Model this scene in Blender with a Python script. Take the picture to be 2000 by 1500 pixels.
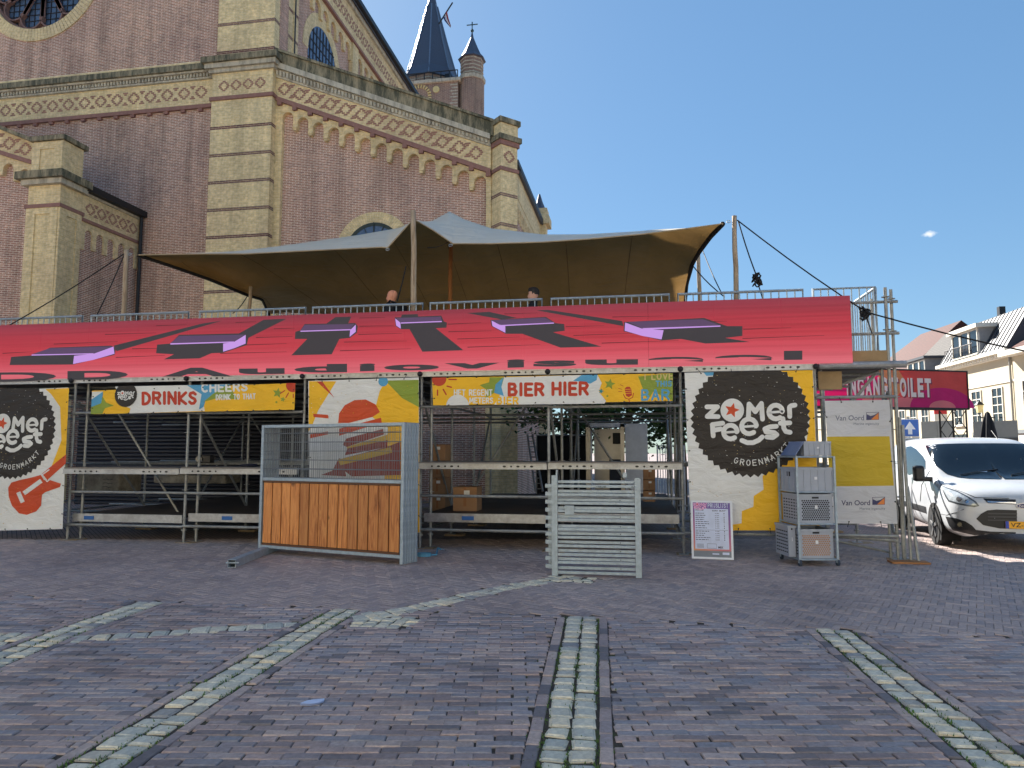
import bpy, bmesh, math, random
from mathutils import Vector, Matrix
random.seed(7)
for o in list(bpy.data.objects): bpy.data.objects.remove(o)
S = bpy.context.scene
C = S.collection
R = math.radians
# ------------------------------------------------------------------ camera, sky, sun, exposure
YAW = R(10.0); FPX = 1400.0; EYE = 1.62; HOR = 880.0
PIT = math.atan((HOR - 750) / FPX)
ca, sa = math.cos(YAW), math.sin(YAW)
cam = bpy.data.cameras.new('camera'); cam.lens = 36 * FPX / 2000; cam.sensor_width = 36
cam.clip_end = 2000; cam.clip_start = 0.05
co = bpy.data.objects.new('camera', cam); C.objects.link(co); S.camera = co
co.location = (0, 0, EYE); co.rotation_euler = (R(90) + PIT, 0, YAW)
SUN_EL = R(35.3); SUN_AZ = R(-33)        # azimuth clockwise from the world's +Y axis
w = bpy.data.worlds.new('World'); S.world = w; w.use_nodes = True
nt = w.node_tree; nt.nodes.clear()
out = nt.nodes.new('ShaderNodeOutputWorld'); bg = nt.nodes.new('ShaderNodeBackground')
sky = nt.nodes.new('ShaderNodeTexSky'); sky.sky_type = 'NISHITA'; sky.sun_disc = False
sky.sun_elevation = SUN_EL; sky.sun_rotation = SUN_AZ; sky.air_density = 1.0; sky.dust_density = 0.2; sky.ozone_density = 2.2
bg.inputs["Strength"].default_value = 0.15
gm = nt.nodes.new('ShaderNodeGamma'); gm.inputs['Gamma'].default_value = 0.48
hs = nt.nodes.new('ShaderNodeHueSaturation'); hs.inputs['Saturation'].default_value = 1.45; hs.inputs['Value'].default_value = .65
nt.links.new(sky.outputs[0], gm.inputs['Color']); nt.links.new(gm.outputs[0], hs.inputs['Color']); tn = nt.nodes.new('ShaderNodeMix'); tn.data_type = 'RGBA'; tn.blend_type = 'MULTIPLY'; tn.inputs[0].default_value = 1; tn.inputs[7].default_value = (.74, .97, 1.16, 1)
nt.links.new(hs.outputs[0], tn.inputs[6])
# one small wisp of cloud low over the houses
tcw = nt.nodes.new('ShaderNodeTexCoord'); cdir = (lambda a, b: Vector((a * math.cos(YAW) - (math.cos(PIT) - b * math.sin(PIT)) * math.sin(YAW), a * math.sin(YAW) + (math.cos(PIT) - b * math.sin(PIT)) * math.cos(YAW), math.sin(PIT) + b * math.cos(PIT))).normalized())((1817 - 1000) / FPX, (750 - 457) / FPX)
sb = nt.nodes.new('ShaderNodeVectorMath'); sb.operation = 'SUBTRACT'; sb.inputs[1].default_value = cdir; nt.links.new(tcw.outputs['Generated'], sb.inputs[0])
sc_ = nt.nodes.new('ShaderNodeVectorMath'); sc_.operation = 'MULTIPLY'; sc_.inputs[1].default_value = (90, 90, 230); nt.links.new(sb.outputs[0], sc_.inputs[0])
ln_ = nt.nodes.new('ShaderNodeVectorMath'); ln_.operation = 'LENGTH'; nt.links.new(sc_.outputs[0], ln_.inputs[0])
nz = nt.nodes.new('ShaderNodeTexNoise'); nz.inputs['Scale'].default_value = 110; nz.inputs['Detail'].default_value = 6; nt.links.new(tcw.outputs['Generated'], nz.inputs['Vector'])
sm1 = nt.nodes.new('ShaderNodeMath'); sm1.operation = 'MULTIPLY_ADD'; sm1.inputs[1].default_value = 1.6; nt.links.new(nz.outputs['Fac'], sm1.inputs[0]); nt.links.new(ln_.outputs['Value'], sm1.inputs[2])
mr_ = nt.nodes.new('ShaderNodeMapRange'); mr_.inputs[1].default_value = 1.75; mr_.inputs[2].default_value = .9; nt.links.new(sm1.outputs[0], mr_.inputs[0])
cm_ = nt.nodes.new('ShaderNodeMix'); cm_.data_type = 'RGBA'; cm_.inputs[7].default_value = (2.4, 2.5, 2.6, 1); nt.links.new(mr_.outputs[0], cm_.inputs[0]); nt.links.new(tn.outputs[2], cm_.inputs[6])
nt.links.new(cm_.outputs[2], bg.inputs['Color']); nt.links.new(bg.outputs[0], out.inputs['Surface'])
sun = bpy.data.lights.new('sun', 'SUN'); sun.energy = 5.0; sun.angle = R(0.53); sun.color = (1.0, 0.95, 0.88)
so = bpy.data.objects.new('sun', sun); C.objects.link(so)
sdir = Vector((math.sin(SUN_AZ) * math.cos(SUN_EL), math.cos(SUN_AZ) * math.cos(SUN_EL), math.sin(SUN_EL)))
so.rotation_euler = sdir.to_track_quat('Z', 'Y').to_euler(); so.location = (-20, 30, 40)
S.view_settings.view_transform = 'Standard'; S.view_settings.look = 'None'
S.view_settings.exposure = 1.58; S.view_settings.gamma = 1
S.render.resolution_x = 1024; S.render.resolution_y = 768
# ------------------------------------------------------------------ geometry helpers
def cw(x, d, z=0.0):                    # metres right of / ahead of the camera -> world
    return Vector((x * ca - d * sa, x * sa + d * ca, z))
def _ray(px, py):
    a = (px - 1000) / FPX; b = (750 - py) / FPX
    return cw(a, math.cos(PIT) - b * math.sin(PIT), math.sin(PIT) + b * math.cos(PIT))
def W(px, py, Y):                       # survey: point of the photo on the upright plane at Y
    r = _ray(px, py); t = Y / r.y; return (r.x * t, r.z * t + EYE)
def WX(px, py, X):                      # on the upright plane at X -> (Y, Z)
    r = _ray(px, py); t = X / r.x; return (r.y * t, r.z * t + EYE)
def G(px, py, z=0.0):
    r = _ray(px, py); t = (z - EYE) / r.z; return Vector((r.x * t, r.y * t, z))
def lin(c):
    if isinstance(c, str): c = tuple(int(c[i:i + 2], 16) for i in (1, 3, 5))
    return tuple(((v / 255) / 12.92 if v / 255 <= .04045 else ((v / 255 + .055) / 1.055) ** 2.4) for v in c) + (1,)
class MB:
    def __init__(s): s.v = []; s.f = []; s.mi = []; s.m = 0; s.M = None; s.uv = None
    def _add(s, pts, faces):
        n = len(s.v)
        if s.M is not None: pts = [s.M @ Vector(p) for p in pts]
        s.v += [tuple(p) for p in pts]
        for f in faces: s.f.append(tuple(i + n for i in f)); s.mi.append(s.m)
        return s
    def hexa(s, p):                     # 4 bottom, 4 top
        return s._add(p, [(3, 2, 1, 0), (4, 5, 6, 7), (0, 1, 5, 4), (1, 2, 6, 5), (2, 3, 7, 6), (3, 0, 4, 7)])
    def box(s, x0, y0, z0, x1, y1, z1):
        if x0 > x1: x0, x1 = x1, x0
        if y0 > y1: y0, y1 = y1, y0
        if z0 > z1: z0, z1 = z1, z0
        return s.hexa([(x0, y0, z0), (x1, y0, z0), (x1, y1, z0), (x0, y1, z0), (x0, y0, z1), (x1, y0, z1), (x1, y1, z1), (x0, y1, z1)])
    def bar(s, a, b, wx, wy, up=(0, 0, 1)):     # rectangular bar from a to b
        a = Vector(a); b = Vector(b); d = (b - a).normalized(); u = Vector(up)
        if abs(d.dot(u)) > .99: u = Vector((0, 1, 0))
        e = d.cross(u).normalized() * wx / 2; g = e.cross(d).normalized() * wy / 2
        return s.hexa([a - e - g, a + e - g, a + e + g, a - e + g, b - e - g, b + e - g, b + e + g, b - e + g])
    def tube(s, a, b, r, n=10, r2=None, cap=True):
        a = Vector(a); b = Vector(b); d = (b - a).normalized()
        u = Vector((0, 0, 1)) if abs(d.z) < .95 else Vector((1, 0, 0))
        e = d.cross(u).normalized(); g = e.cross(d); r2 = r if r2 is None else r2
        pts = []
        for p, q in ((a, r), (b, r2)):
            for i in range(n):
                t = 2 * math.pi * i / n; pts.append(p + e * math.cos(t) * q + g * math.sin(t) * q)
        fs = [(i, (i + 1) % n, n + (i + 1) % n, n + i) for i in range(n)]
        if cap: fs += [tuple(range(n - 1, -1, -1)), tuple(range(n, 2 * n))]
        return s._add(pts, fs)
    def path(s, pts, r, n=6):
        pts = [Vector(p) for p in pts]; ring = []; fs = []
        for i, p in enumerate(pts):
            d = (pts[min(i + 1, len(pts) - 1)] - pts[max(i - 1, 0)]).normalized()
            u = Vector((0, 0, 1)) if abs(d.z) < .9 else Vector((0, 1, 0))
            e = d.cross(u).normalized(); g = e.cross(d); rr = r[i] if isinstance(r, (list, tuple)) else r
            for k in range(n):
                t = 2 * math.pi * k / n; ring.append(p + e * math.cos(t) * rr + g * math.sin(t) * rr)
        for i in range(len(pts) - 1):
            for k in range(n): fs.append((i * n + k, i * n + (k + 1) % n, (i + 1) * n + (k + 1) % n, (i + 1) * n + k))
        fs += [tuple(range(n - 1, -1, -1)), tuple(range(len(ring) - n, len(ring)))]
        return s._add(ring, fs)
    def prism(s, poly, y0, y1, ax='y'):         # polygon in (x,z) pushed along y (ax='y'), in (y,z) along x, in (x,y) along z
        def P(p, t): return (p[0], t, p[1]) if ax == 'y' else ((t, p[0], p[1]) if ax == 'x' else (p[0], p[1], t))
        n = len(poly)
        return s._add([P(p, y0) for p in poly] + [P(p, y1) for p in poly],
                      [tuple(range(n)), tuple(range(2 * n - 1, n - 1, -1))] + [(i, n + i, n + (i + 1) % n, (i + 1) % n) for i in range(n)])
    def poly(s, pts): return s._add(pts, [tuple(range(len(pts)))])
    def lathe(s, prof, cx, cy, n=16, ph=0.0):    # profile (r,z)
        pts = []; fs = []
        for r, z in prof:
            for k in range(n):
                t = 2 * math.pi * k / n + ph; pts.append((cx + r * math.cos(t), cy + r * math.sin(t), z))
        for i in range(len(prof) - 1):
            for k in range(n): fs.append((i * n + k, i * n + (k + 1) % n, (i + 1) * n + (k + 1) % n, (i + 1) * n + k))
        fs += [tuple(range(n - 1, -1, -1)), tuple(range((len(prof) - 1) * n, len(prof) * n))]
        return s._add(pts, fs)
    def ball(s, c, r, n=10, sq=(1, 1, 1)):
        pr = [(max(1e-3, math.sin(math.pi * i / n)) * r, -math.cos(math.pi * i / n) * r) for i in range(n + 1)]
        k = len(s.v); M = s.M; s.M = None
        s.lathe(pr, 0, 0, n + 4)
        for i in range(k, len(s.v)):
            p = s.v[i]; q = Vector((c[0] + p[0] * sq[0], c[1] + p[1] * sq[1], c[2] + p[2] * sq[2]))
            s.v[i] = tuple(M @ q) if M is not None else tuple(q)
        s.M = M; return s
    def grid(s, P, closed=False):               # P[i][j] points
        n = len(P); m = len(P[0])
        return s._add([p for row in P for p in row], [(i * m + j, i * m + j + 1, (i + 1) * m + j + 1, (i + 1) * m + j) for i in range(n - 1) for j in range(m - 1)])
    def mesh(s, name, mats, smooth=False, recalc=True):
        me = bpy.data.meshes.new(name); me.from_pydata(s.v, [], s.f)
        for m in (mats if isinstance(mats, (list, tuple)) else [mats]): me.materials.append(m)
        if isinstance(mats, (list, tuple)) and len(mats) > 1:
            me.polygons.foreach_set('material_index', s.mi)
        if recalc:
            bm = bmesh.new(); bm.from_mesh(me); bmesh.ops.recalc_face_normals(bm, faces=bm.faces); bm.to_mesh(me); bm.free()
        if smooth:
            me.polygons.foreach_set('use_smooth', [True] * len(me.polygons))
            if smooth == 'auto': me.set_sharp_from_angle(angle=R(35))
        return me
    def build(s, name, mats, parent=None, smooth=False, bevel=0, recalc=True):
        o = bpy.data.objects.new(name, s.mesh(name, mats, smooth, recalc)); C.objects.link(o); o.parent = parent
        if bevel:
            b = o.modifiers.new('bevel', 'BEVEL'); b.width = bevel; b.segments = 2; b.limit_method = 'ANGLE'; b.angle_limit = R(40)
        return o
def build_split(mb, name, mat, parent=None, nv=8):
    """every box of the builder becomes a part of its own"""
    out_ = []
    for k in range(0, len(mb.v), nv):
        q = MB(); q.v = mb.v[k:k + nv]; q.f = [tuple(i - k for i in f) for f in mb.f if k <= f[0] < k + nv]; q.mi = [0] * len(q.f); out_.append(q.build(name, mat, parent))
    return out_
def tag(o, label=None, cat=None, group=None, kind=None):
    if label: o['label'] = label
    if cat: o['category'] = cat
    if group: o['group'] = group
    if kind: o['kind'] = kind
    return o
def empty(name, loc=(0, 0, 0), rz=0, label=None, cat=None, group=None):
    o = bpy.data.objects.new(name, None); C.objects.link(o); o.location = loc; o.rotation_euler = (0, 0, rz); o.empty_display_size = .2
    return tag(o, label, cat, group)
def inst(name, me, parent, loc=(0, 0, 0), rot=(0, 0, 0), scale=(1, 1, 1)):
    o = bpy.data.objects.new(name, me); C.objects.link(o); o.parent = parent
    o.location = loc; o.rotation_euler = rot; o.scale = scale; return o
def copy_tree(o, parent=None):
    c = o.copy(); C.objects.link(c); c.parent = parent
    for ch in list(o.children): copy_tree(ch, c)
    return c
# ------------------------------------------------------------------ materials
class NT:
    def __init__(s, name):
        s.mat = bpy.data.materials.new(name); s.mat.use_nodes = True; s.t = s.mat.node_tree; s.t.nodes.clear()
        s.o = s.n('OutputMaterial'); s.b = s.n('BsdfPrincipled'); s.l(s.b.outputs[0], s.o.inputs['Surface'])
    def n(s, t, **k):
        q = s.t.nodes.new('ShaderNode' + t)
        for a, b in k.items(): setattr(q, a, b)
        return q
    def l(s, a, b): s.t.links.new(a, b)
    def set(s, k, v): s.b.inputs[k].default_value = v
    def coord(s, kind='Object', scale=(1, 1, 1), rot=(0, 0, 0)):
        t = s.n('TexCoord'); m = s.n('Mapping'); m.inputs['Scale'].default_value = scale; m.inputs['Rotation'].default_value = rot
        s.l(t.outputs[kind], m.inputs['Vector']); return m.outputs[0]
    def noise(s, vec, scale=5, detail=4, rough=.6, dist=0):
        q = s.n('TexNoise'); q.inputs['Scale'].default_value = scale; q.inputs['Detail'].default_value = detail
        q.inputs['Roughness'].default_value = rough; q.inputs['Distortion'].default_value = dist
        if vec is not None: s.l(vec, q.inputs['Vector'])
        return q.outputs['Fac']
    def ramp(s, fac, stops, interp='LINEAR'):
        q = s.n('ValToRGB'); r = q.color_ramp; r.interpolation = interp
        while len(r.elements) > 1: r.elements.remove(r.elements[-1])
        for i, (p, c) in enumerate(stops):
            e = r.elements[0] if i == 0 else r.elements.new(p)
            e.position = p; e.color = c if len(c) == 4 else tuple(c) + (1,)
        s.l(fac, q.inputs['Fac']); return q.outputs['Color']
    def mix(s, fac, a, b, mode='MIX'):
        q = s.n('Mix', data_type='RGBA', blend_type=mode)
        for k, v in ((0, fac), (6, a), (7, b)):
            if isinstance(v, (int, float)): q.inputs[k].default_value = v
            elif isinstance(v, tuple): q.inputs[k].default_value = v
            else: s.l(v, q.inputs[k])
        return q.outputs[2]
    def bump(s, h, strength=.3, dist=.01):
        q = s.n('Bump'); q.inputs['Strength'].default_value = strength; q.inputs['Distance'].default_value = dist
        s.l(h, q.inputs['Height']); s.l(q.outputs[0], s.b.inputs['Normal']); return q
    def math(s, op, a, b=None):
        q = s.n('Math', operation=op)
        for i, v in enumerate((a, b)):
            if v is None: continue
            if isinstance(v, (int, float)): q.inputs[i].default_value = v
            else: s.l(v, q.inputs[i])
        return q.outputs[0]
_M = {}
def simple(name, col, rough=.6, metal=0, var=.12, scale=6, bump=0, bscale=40, spec=.5):
    if name in _M: return _M[name]
    t = NT(name); c = lin(col) if isinstance(col, str) or max(col) > 1 else tuple(col) + (1,)
    v = t.coord(); f = t.noise(v, scale, 5, .65)
    t.l(t.ramp(f, [(.25, tuple(x * (1 - var) for x in c[:3])), (.75, tuple(min(1, x * (1 + var)) for x in c[:3]))]), t.b.inputs['Base Color'])
    t.set('Roughness', rough); t.set('Metallic', metal); t.set('Specular IOR Level', spec)
    if bump: t.bump(t.noise(v, bscale, 4, .6), bump, .01)
    _M[name] = t.mat; return t.mat
def brickmat(name, c1, c2, mortar, axis='x', bw=.225, bh=.06, mort=.010, dirt=.5, msmooth=.3, hue=None, seed=0):
    t = NT(name); tc = t.n('TexCoord'); sp = t.n('SeparateXYZ'); t.l(tc.outputs['Object'], sp.inputs[0])
    cb = t.n('CombineXYZ'); t.l(sp.outputs[0 if axis == 'x' else 1], cb.inputs[0]); t.l(sp.outputs[2], cb.inputs[1])
    if axis == 'd':                     # any upright face: x+y along the face
        t.l(t.math('ADD', sp.outputs[0], sp.outputs[1]), cb.inputs[0])
    b = t.n('TexBrick'); b.offset = .5; b.inputs['Scale'].default_value = 1
    for k, v in (('Mortar Size', mort), ('Mortar Smooth', msmooth), ('Bias', -.1), ('Brick Width', bw), ('Row Height', bh)): b.inputs[k].default_value = v
    b.inputs['Color1'].default_value = lin(c1); b.inputs['Color2'].default_value = lin(c2); b.inputs['Mortar'].default_value = lin(mortar)
    t.l(cb.outputs[0], b.inputs['Vector'])
    v = t.coord(); big = t.noise(v, .35, 6, .7); fine = t.noise(v, 9, 3, .6)
    st = t.coord(scale=(1.6, 1.6, .12)); streak = t.noise(st, 1.0, 5, .7)
    col = t.mix(1.0, b.outputs['Color'], t.ramp(big, [(.3, (.80, .78, .82, 1)), (.55, (1, 1, 1, 1)), (.75, (1.12, 1.06, 1.0, 1))]), 'MULTIPLY')
    col = t.mix(1.0, col, t.ramp(fine, [(.3, (.8, .8, .8, 1)), (.7, (1.15, 1.15, 1.15, 1))]), 'MULTIPLY')
    col = t.mix(dirt, col, t.mix(1.0, col, t.ramp(streak, [(.36, (.42, .42, .42, 1)), (.55, (1, 1, 1, 1))]), 'MULTIPLY'))
    t.l(col, t.b.inputs['Base Color']); t.set('Roughness', .9); t.set('Specular IOR Level', .2)
    t.bump(t.math('ADD', t.math('MULTIPLY', b.outputs['Fac'], -1.0), t.math('MULTIPLY', fine, .35)), .5, .012)
    return t.mat
def stone(name, base, dark, rough=.85, sc=2.0, lo=.35, hi=.6, streak=True):
    t = NT(name); v = t.coord(); f = t.noise(v, sc, 7, .7); v2 = t.coord(scale=(1.5, 1.5, .3)) if streak else v
    g = t.noise(v2, 3, 6, .75)
    col = t.mix(t.ramp(g, [(lo, (1, 1, 1)), (hi, (0, 0, 0))]), t.ramp(f, [(.3, tuple(x * .8 for x in lin(base)[:3])), (.7, lin(base)[:3])]), lin(dark))
    t.l(col, t.b.inputs['Base Color']); t.set('Roughness', rough); t.set('Specular IOR Level', .3)
    t.bump(t.noise(v, 25, 5, .7), .35, .02); return t.mat
def galv(name, base=(150, 155, 158), rough=.45, metal=.75, grime=.5):
    t = NT(name); v = t.coord(); f = t.noise(v, 14, 4, .7); g = t.noise(v, 2.5, 5, .7)
    b = lin(base)[:3]
    col = t.ramp(f, [(.3, tuple(x * .72 for x in b)), (.7, tuple(min(1, x * 1.1) for x in b))])
    col = t.mix(t.ramp(g, [(.45, (0, 0, 0)), (.7, (grime,) * 3)]), col, lin((92, 86, 78)))
    t.l(col, t.b.inputs['Base Color']); t.set('Metallic', metal); t.l(t.ramp(f, [(.2, (rough - .1,) * 3), (.8, (rough + .15,) * 3)]), t.b.inputs['Roughness'])
    return t.mat
M = {}
RED1, RED2 = (192, 142, 120), (158, 116, 102)
for ax in 'xyd':
    M['red_' + ax] = brickmat('red_brick_' + ax, RED1, RED2, (238, 224, 206), ax)
    M['yel_' + ax] = brickmat('yellow_brick_' + ax, (240, 218, 168), (220, 196, 146), (232, 216, 180), ax, mort=.008, dirt=.3)
M['band'] = brickmat('purple_brick_band', (128, 90, 84), (108, 80, 80), (180, 164, 150), 'd', mort=.008, dirt=.2)
M['string'] = simple('purple_string_course', (146, 108, 98), .85, var=.2, scale=9, bump=.3)
M['frieze'] = simple('frieze_brick', (158, 118, 102), .85, var=.25, scale=7)
M['stone'] = stone('pale_sandstone', (206, 198, 178), (130, 124, 112), lo=.3, hi=.55)
M['dirtystone'] = stone('weathered_stone', (168, 156, 128), (84, 84, 70), lo=.42, hi=.62)
M['slate'] = simple('slate', (74, 82, 98), .5, var=.25, scale=14, bump=.2, bscale=30)
M['lead'] = simple('lead_sheet', (120, 134, 152), .45, .4, var=.2, scale=3)
M['darkmetal'] = simple('dark_gutter', (34, 36, 40), .5, .2)
M['glass'] = simple('window_glass', (24, 30, 40), .12, 0, var=.3, scale=2, spec=.8)
M['churchglass'] = simple('leaded_glass', (78, 98, 126), .25, 0, var=.35, scale=1.5, spec=.7)
M['mullion'] = simple('iron_mullion', (46, 42, 44), .6, .3)
M['terracotta'] = simple('terracotta_tracery', (126, 98, 92), .8, var=.2)
# ------------------------------------------------------------------ the church
YP, YN, YA, YR = 22.2, 22.6, 22.5, 22.66
church = empty('church', (-12, 22.6, 0), 0, 'big brick church with rose window, yellow pilasters and arched friezes behind the stage', 'church')
church.location = (0, 0, 0)
def ch(mb, name, mat, par=None, **k): return mb.build(name, mat, par or church, **k)
def rake(pa, pb, Y):
    (x0, z0), (x1, z1) = W(pa[0], pa[1], Y), W(pb[0], pb[1], Y)
    return lambda X: z0 + (z1 - z0) * (X - x0) / (x1 - x0)
def strip(mb, f0, f1, xa, xb, y0, y1, ax='y'):
    mb.prism([(xa, f0(xa)), (xb, f0(xb)), (xb, f1(xb)), (xa, f1(xa))], y0, y1, ax)
def arcade(sL, sR, ztop, c0, pitch, n, r, top0, dz, drop, zbot, k=8):
    pts = [(sL, zbot), (c0 - r, zbot)]
    for i in range(n):
        c = c0 + i * pitch; t = top0 + dz * i; sp = t - r
        if i: pts.append((c - r, t - dz - drop))
        for j in range(k + 1):
            a = math.pi * (1 - j / k); pts.append((c + r * math.cos(a), sp + r * math.sin(a)))
        if i < n - 1: pts.append((c + r, t - drop))
    pts += [(c0 + (n - 1) * pitch + r, zbot), (sR, zbot), (sR, ztop(sR)), (sL, ztop(sL))]
    return pts
def frieze(mb, s0, n, pitch, zf, y0, y1, ax='y', k=1.0, half=True):
    def piece(s, z, wd, h=.052):
        h *= k; wd *= k
        if ax == 'y': mb.box(s - wd / 2, y0, z - h / 2, s + wd / 2, y1, z + h / 2)
        else: mb.box(y0, s - wd / 2, z - h / 2, y1, s + wd / 2, z + h / 2)
    q = .062 * k
    for i in range(n):
        s = s0 + i * pitch; z = zf(s)
        for rr, xs, wd in ((3, (0,), .13), (-3, (0,), .13), (2, (-.085, .085), .11), (-2, (-.085, .085), .11), (1, (-.15, .15), .11), (-1, (-.15, .15), .11), (0, (-.19, .19), .09)):
            for x in xs: piece(s + x * k, z + rr * q, wd)
        if half and i < n - 1:
            s += pitch / 2; z = zf(s)
            for rr, wd in ((3.4, .2), (2.4, .1), (-2.4, .1), (-3.4, .2)): piece(s, z + rr * q, wd)
# nave front with rose window
xr, zr = W(80, -51, YN); Rr = zr - W(80, 57, YN)[1]; Ro = zr - W(78, 80, YN)[1]
xpl, xpr = W(413, 200, YP)[0], W(531, 200, YP)[0]
EAVE = WX(752, 78, xpr + .5)[1]; half = xpr - xr; PEAK = EAVE + half * .95
for sgn, nm in ((1, 'nave_wall'), (-1, 'nave_wall')):
    arc = [(xr + sgn * Rr * math.sin(math.pi * i / 24), zr - Rr * math.cos(math.pi * i / 24)) for i in range(25)]
    p = [(xr, 0)] + arc + [(xr, PEAK), (xr + sgn * half, EAVE), (xr + sgn * half, 0)]
    ch(MB().prism(p, YN, YN + .6), nm, M['red_x'])
rose = MB()
def ringpts(r, n): return [(xr + r * math.cos(2 * math.pi * i / n), zr + r * math.sin(2 * math.pi * i / n)) for i in range(n)]
def ring(mb, r0, r1, y0, y1, n=72, cx=None, cz=None, a0=0, a1=2 * math.pi, gap=0.0):
    cx = xr if cx is None else cx; cz = zr if cz is None else cz
    for i in range(n):
        t0 = a0 + (a1 - a0) * (i + gap) / n; t1 = a0 + (a1 - a0) * (i + 1 - gap) / n
        P = lambda r, t, y: (cx + r * math.cos(t), y, cz + r * math.sin(t))
        mb.hexa([P(r0, t0, y0), P(r1, t0, y0), P(r1, t1, y0), P(r0, t1, y0), P(r0, t0, y1), P(r1, t0, y1), P(r1, t1, y1), P(r0, t1, y1)])
ring(rose, Rr - .01, Ro, YN - .05, YN + .3, 110, gap=.05)
rw = ch(rose, 'rose_window_surround', M['yel_d'])
ch(MB().prism(ringpts(Rr + .02, 64), YN + .34, YN + .38), 'rose_glass', M['churchglass'], rw)
tr = MB()
ring(tr, Rr - .1, Rr, YN + .1, YN + .34)
for i in range(12):                     # twelve petals with round ends
    t = 2 * math.pi * (i + .5) / 12; d = (math.cos(t), math.sin(t)); pr = Rr * .2
    cx, cz = xr + d[0] * Rr * .74, zr + d[1] * Rr * .74
    ring(tr, pr, pr + .06, YN + .12, YN + .3, 12, cx, cz, t - 1.75, t + 1.75)
    for sg in (-1, 1):
        a = t + sg * 1.75; p0 = (cx + math.cos(a) * pr, YN + .21, cz + math.sin(a) * pr)
        b = t + sg * .25; p1 = (xr + math.cos(b) * Rr * .28, YN + .21, zr + math.sin(b) * Rr * .28)
        tr.bar(p0, p1, .17, .06, (0, 1, 0))
    t2 = 2 * math.pi * i / 12
    tr.prism([(xr + math.cos(t2) * Rr * .9 + .11 * math.cos(u * .785), zr + math.sin(t2) * Rr * .9 + .11 * math.sin(u * .785)) for u in range(8)], YN + .26, YN + .33)
ring(tr, Rr * .25, Rr * .31, YN + .12, YN + .3, 24)
ch(tr, 'rose_tracery', M['terracotta'], rw)
ld = MB()
for i in range(-9, 10):                 # lead grid
    q = i * Rr / 9.5; L = math.sqrt(max(.01, Rr * Rr - q * q)) * .98
    ld.box(xr + q - .012, YN + .315, zr - L, xr + q + .012, YN + .335, zr + L)
    ld.box(xr - L, YN + .312, zr + q - .012, xr + L, YN + .332, zr + q + .012)
ch(ld, 'rose_leading', M['mullion'], rw)
# cornice and frieze across the nave front
def zN(y): return W(200, y, YN)[1]
xl0 = xr - half
def band(name, mat, ya, yb, pro, x0=None, x1=None, Y=YN, px=200):
    za, zb = W(px, ya, Y)[1], W(px, yb, Y)[1]
    return ch(MB().box(xl0 if x0 is None else x0, Y - pro, zb, xpl - .004 if x1 is None else x1, Y + .1, za), name, mat)
band('nave_plinth_band', M['yel_x'], 140, 153, .03)
band('nave_cornice_slab', M['dirtystone'], 153, 163.5, .34)
band('nave_cornice_moulding', M['stone'], 163.5, 167, .25)
band('nave_cornice_moulding', M['stone'], 174, 177, .14)
dn = MB(); za, zb = zN(167), zN(174)
dn.box(xl0, YN - .1, zb, xpl - .004, YN + .1, za)
x = xl0
while x < xpl - .1: dn.box(x, YN - .18, zb + .01, x + .07, YN - .1, za); x += .13
ch(dn, 'nave_dentil_course', M['stone'])
band('nave_frieze', M['yel_x'], 177, 224, .05)
band('nave_string_course', M['string'], 224, 231, .12)
kk = MB(); zs = zN(231); pit = (W(200, 200, YN)[0] - W(168.5, 200, YN)[0]); s0 = W(394, 200, YN)[0]
for i in range(28):
    x = s0 - i * pit; kk.box(x - .08, YN - .1, zs - .1, x + .08, YN + .05, zs)
build_split(kk, 'string_bracket', M['string'], church)
fr = MB(); zc = zN(199.5); frieze(fr, s0 - 26 * pit, 27, pit, lambda s: zc, YN - .058, YN, k=1.05)
tag(ch(fr, 'nave_frieze_bricks', M['frieze']), kind='stuff')
# stain below the rose (dirt washed down the wall)
# corner pilaster
def zP(y): return W(470, y, YP)[1]
ch(MB().box(xpl, YP, 0, xpr, YN + .7, zP(140)), 'pilaster', M['yel_d'])
ch(MB().box(xpl + .1, YP + .06, zP(140), xpr - .02, YN + 1.4, EAVE + 1.2), 'pilaster_upper', M['yel_d'])
bd = MB()
for y in [246 + 53.6 * i for i in range(9)]:
    for q in (0, 1): bd.box(xpl - .006, YP - .006, zP(y + 3.6) + q * .063, xpr + .006, YN + .3, zP(y + 3.6) + q * .063 + .05)
for y in (42, 97, -12):
    for q in (0, 1): bd.box(xpl + .094, YP + .054, zP(y + 3.6) + q * .063, xpr - .014, YN + 1.39, zP(y + 3.6) + q * .063 + .05)
build_split(bd, 'brick_band', M['band'], church)
ch(MB().box(xpl - .3, YP - .3, zP(124), xpr + .26, YN + .9, zP(113)), 'pilaster_cornice_slab', M['dirtystone'])
ch(MB().box(xpl - .2, YP - .2, zP(133), xpr + .18, YN + .8, zP(124)), 'pilaster_cornice_moulding', M['stone'])
ch(MB().box(xpl - .1, YP - .1, zP(140), xpr + .09, YN + .8, zP(133)), 'pilaster_cornice_moulding', M['stone'])
ch(MB().box(xpl - .06, YP - .06, zP(193), xpr + .06, YN + .5, zP(186)), 'pilaster_string_course', M['string'])
fr = MB(); wdt = xpr - xpl; zc = zP(165)
frieze(fr, xpl + wdt * .2, 4, wdt * .2, lambda s: zc, YP - .008, YP + .05, k=.9, half=False)
tag(ch(fr, 'pilaster_frieze_bricks', M['frieze']), kind='stuff')
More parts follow.
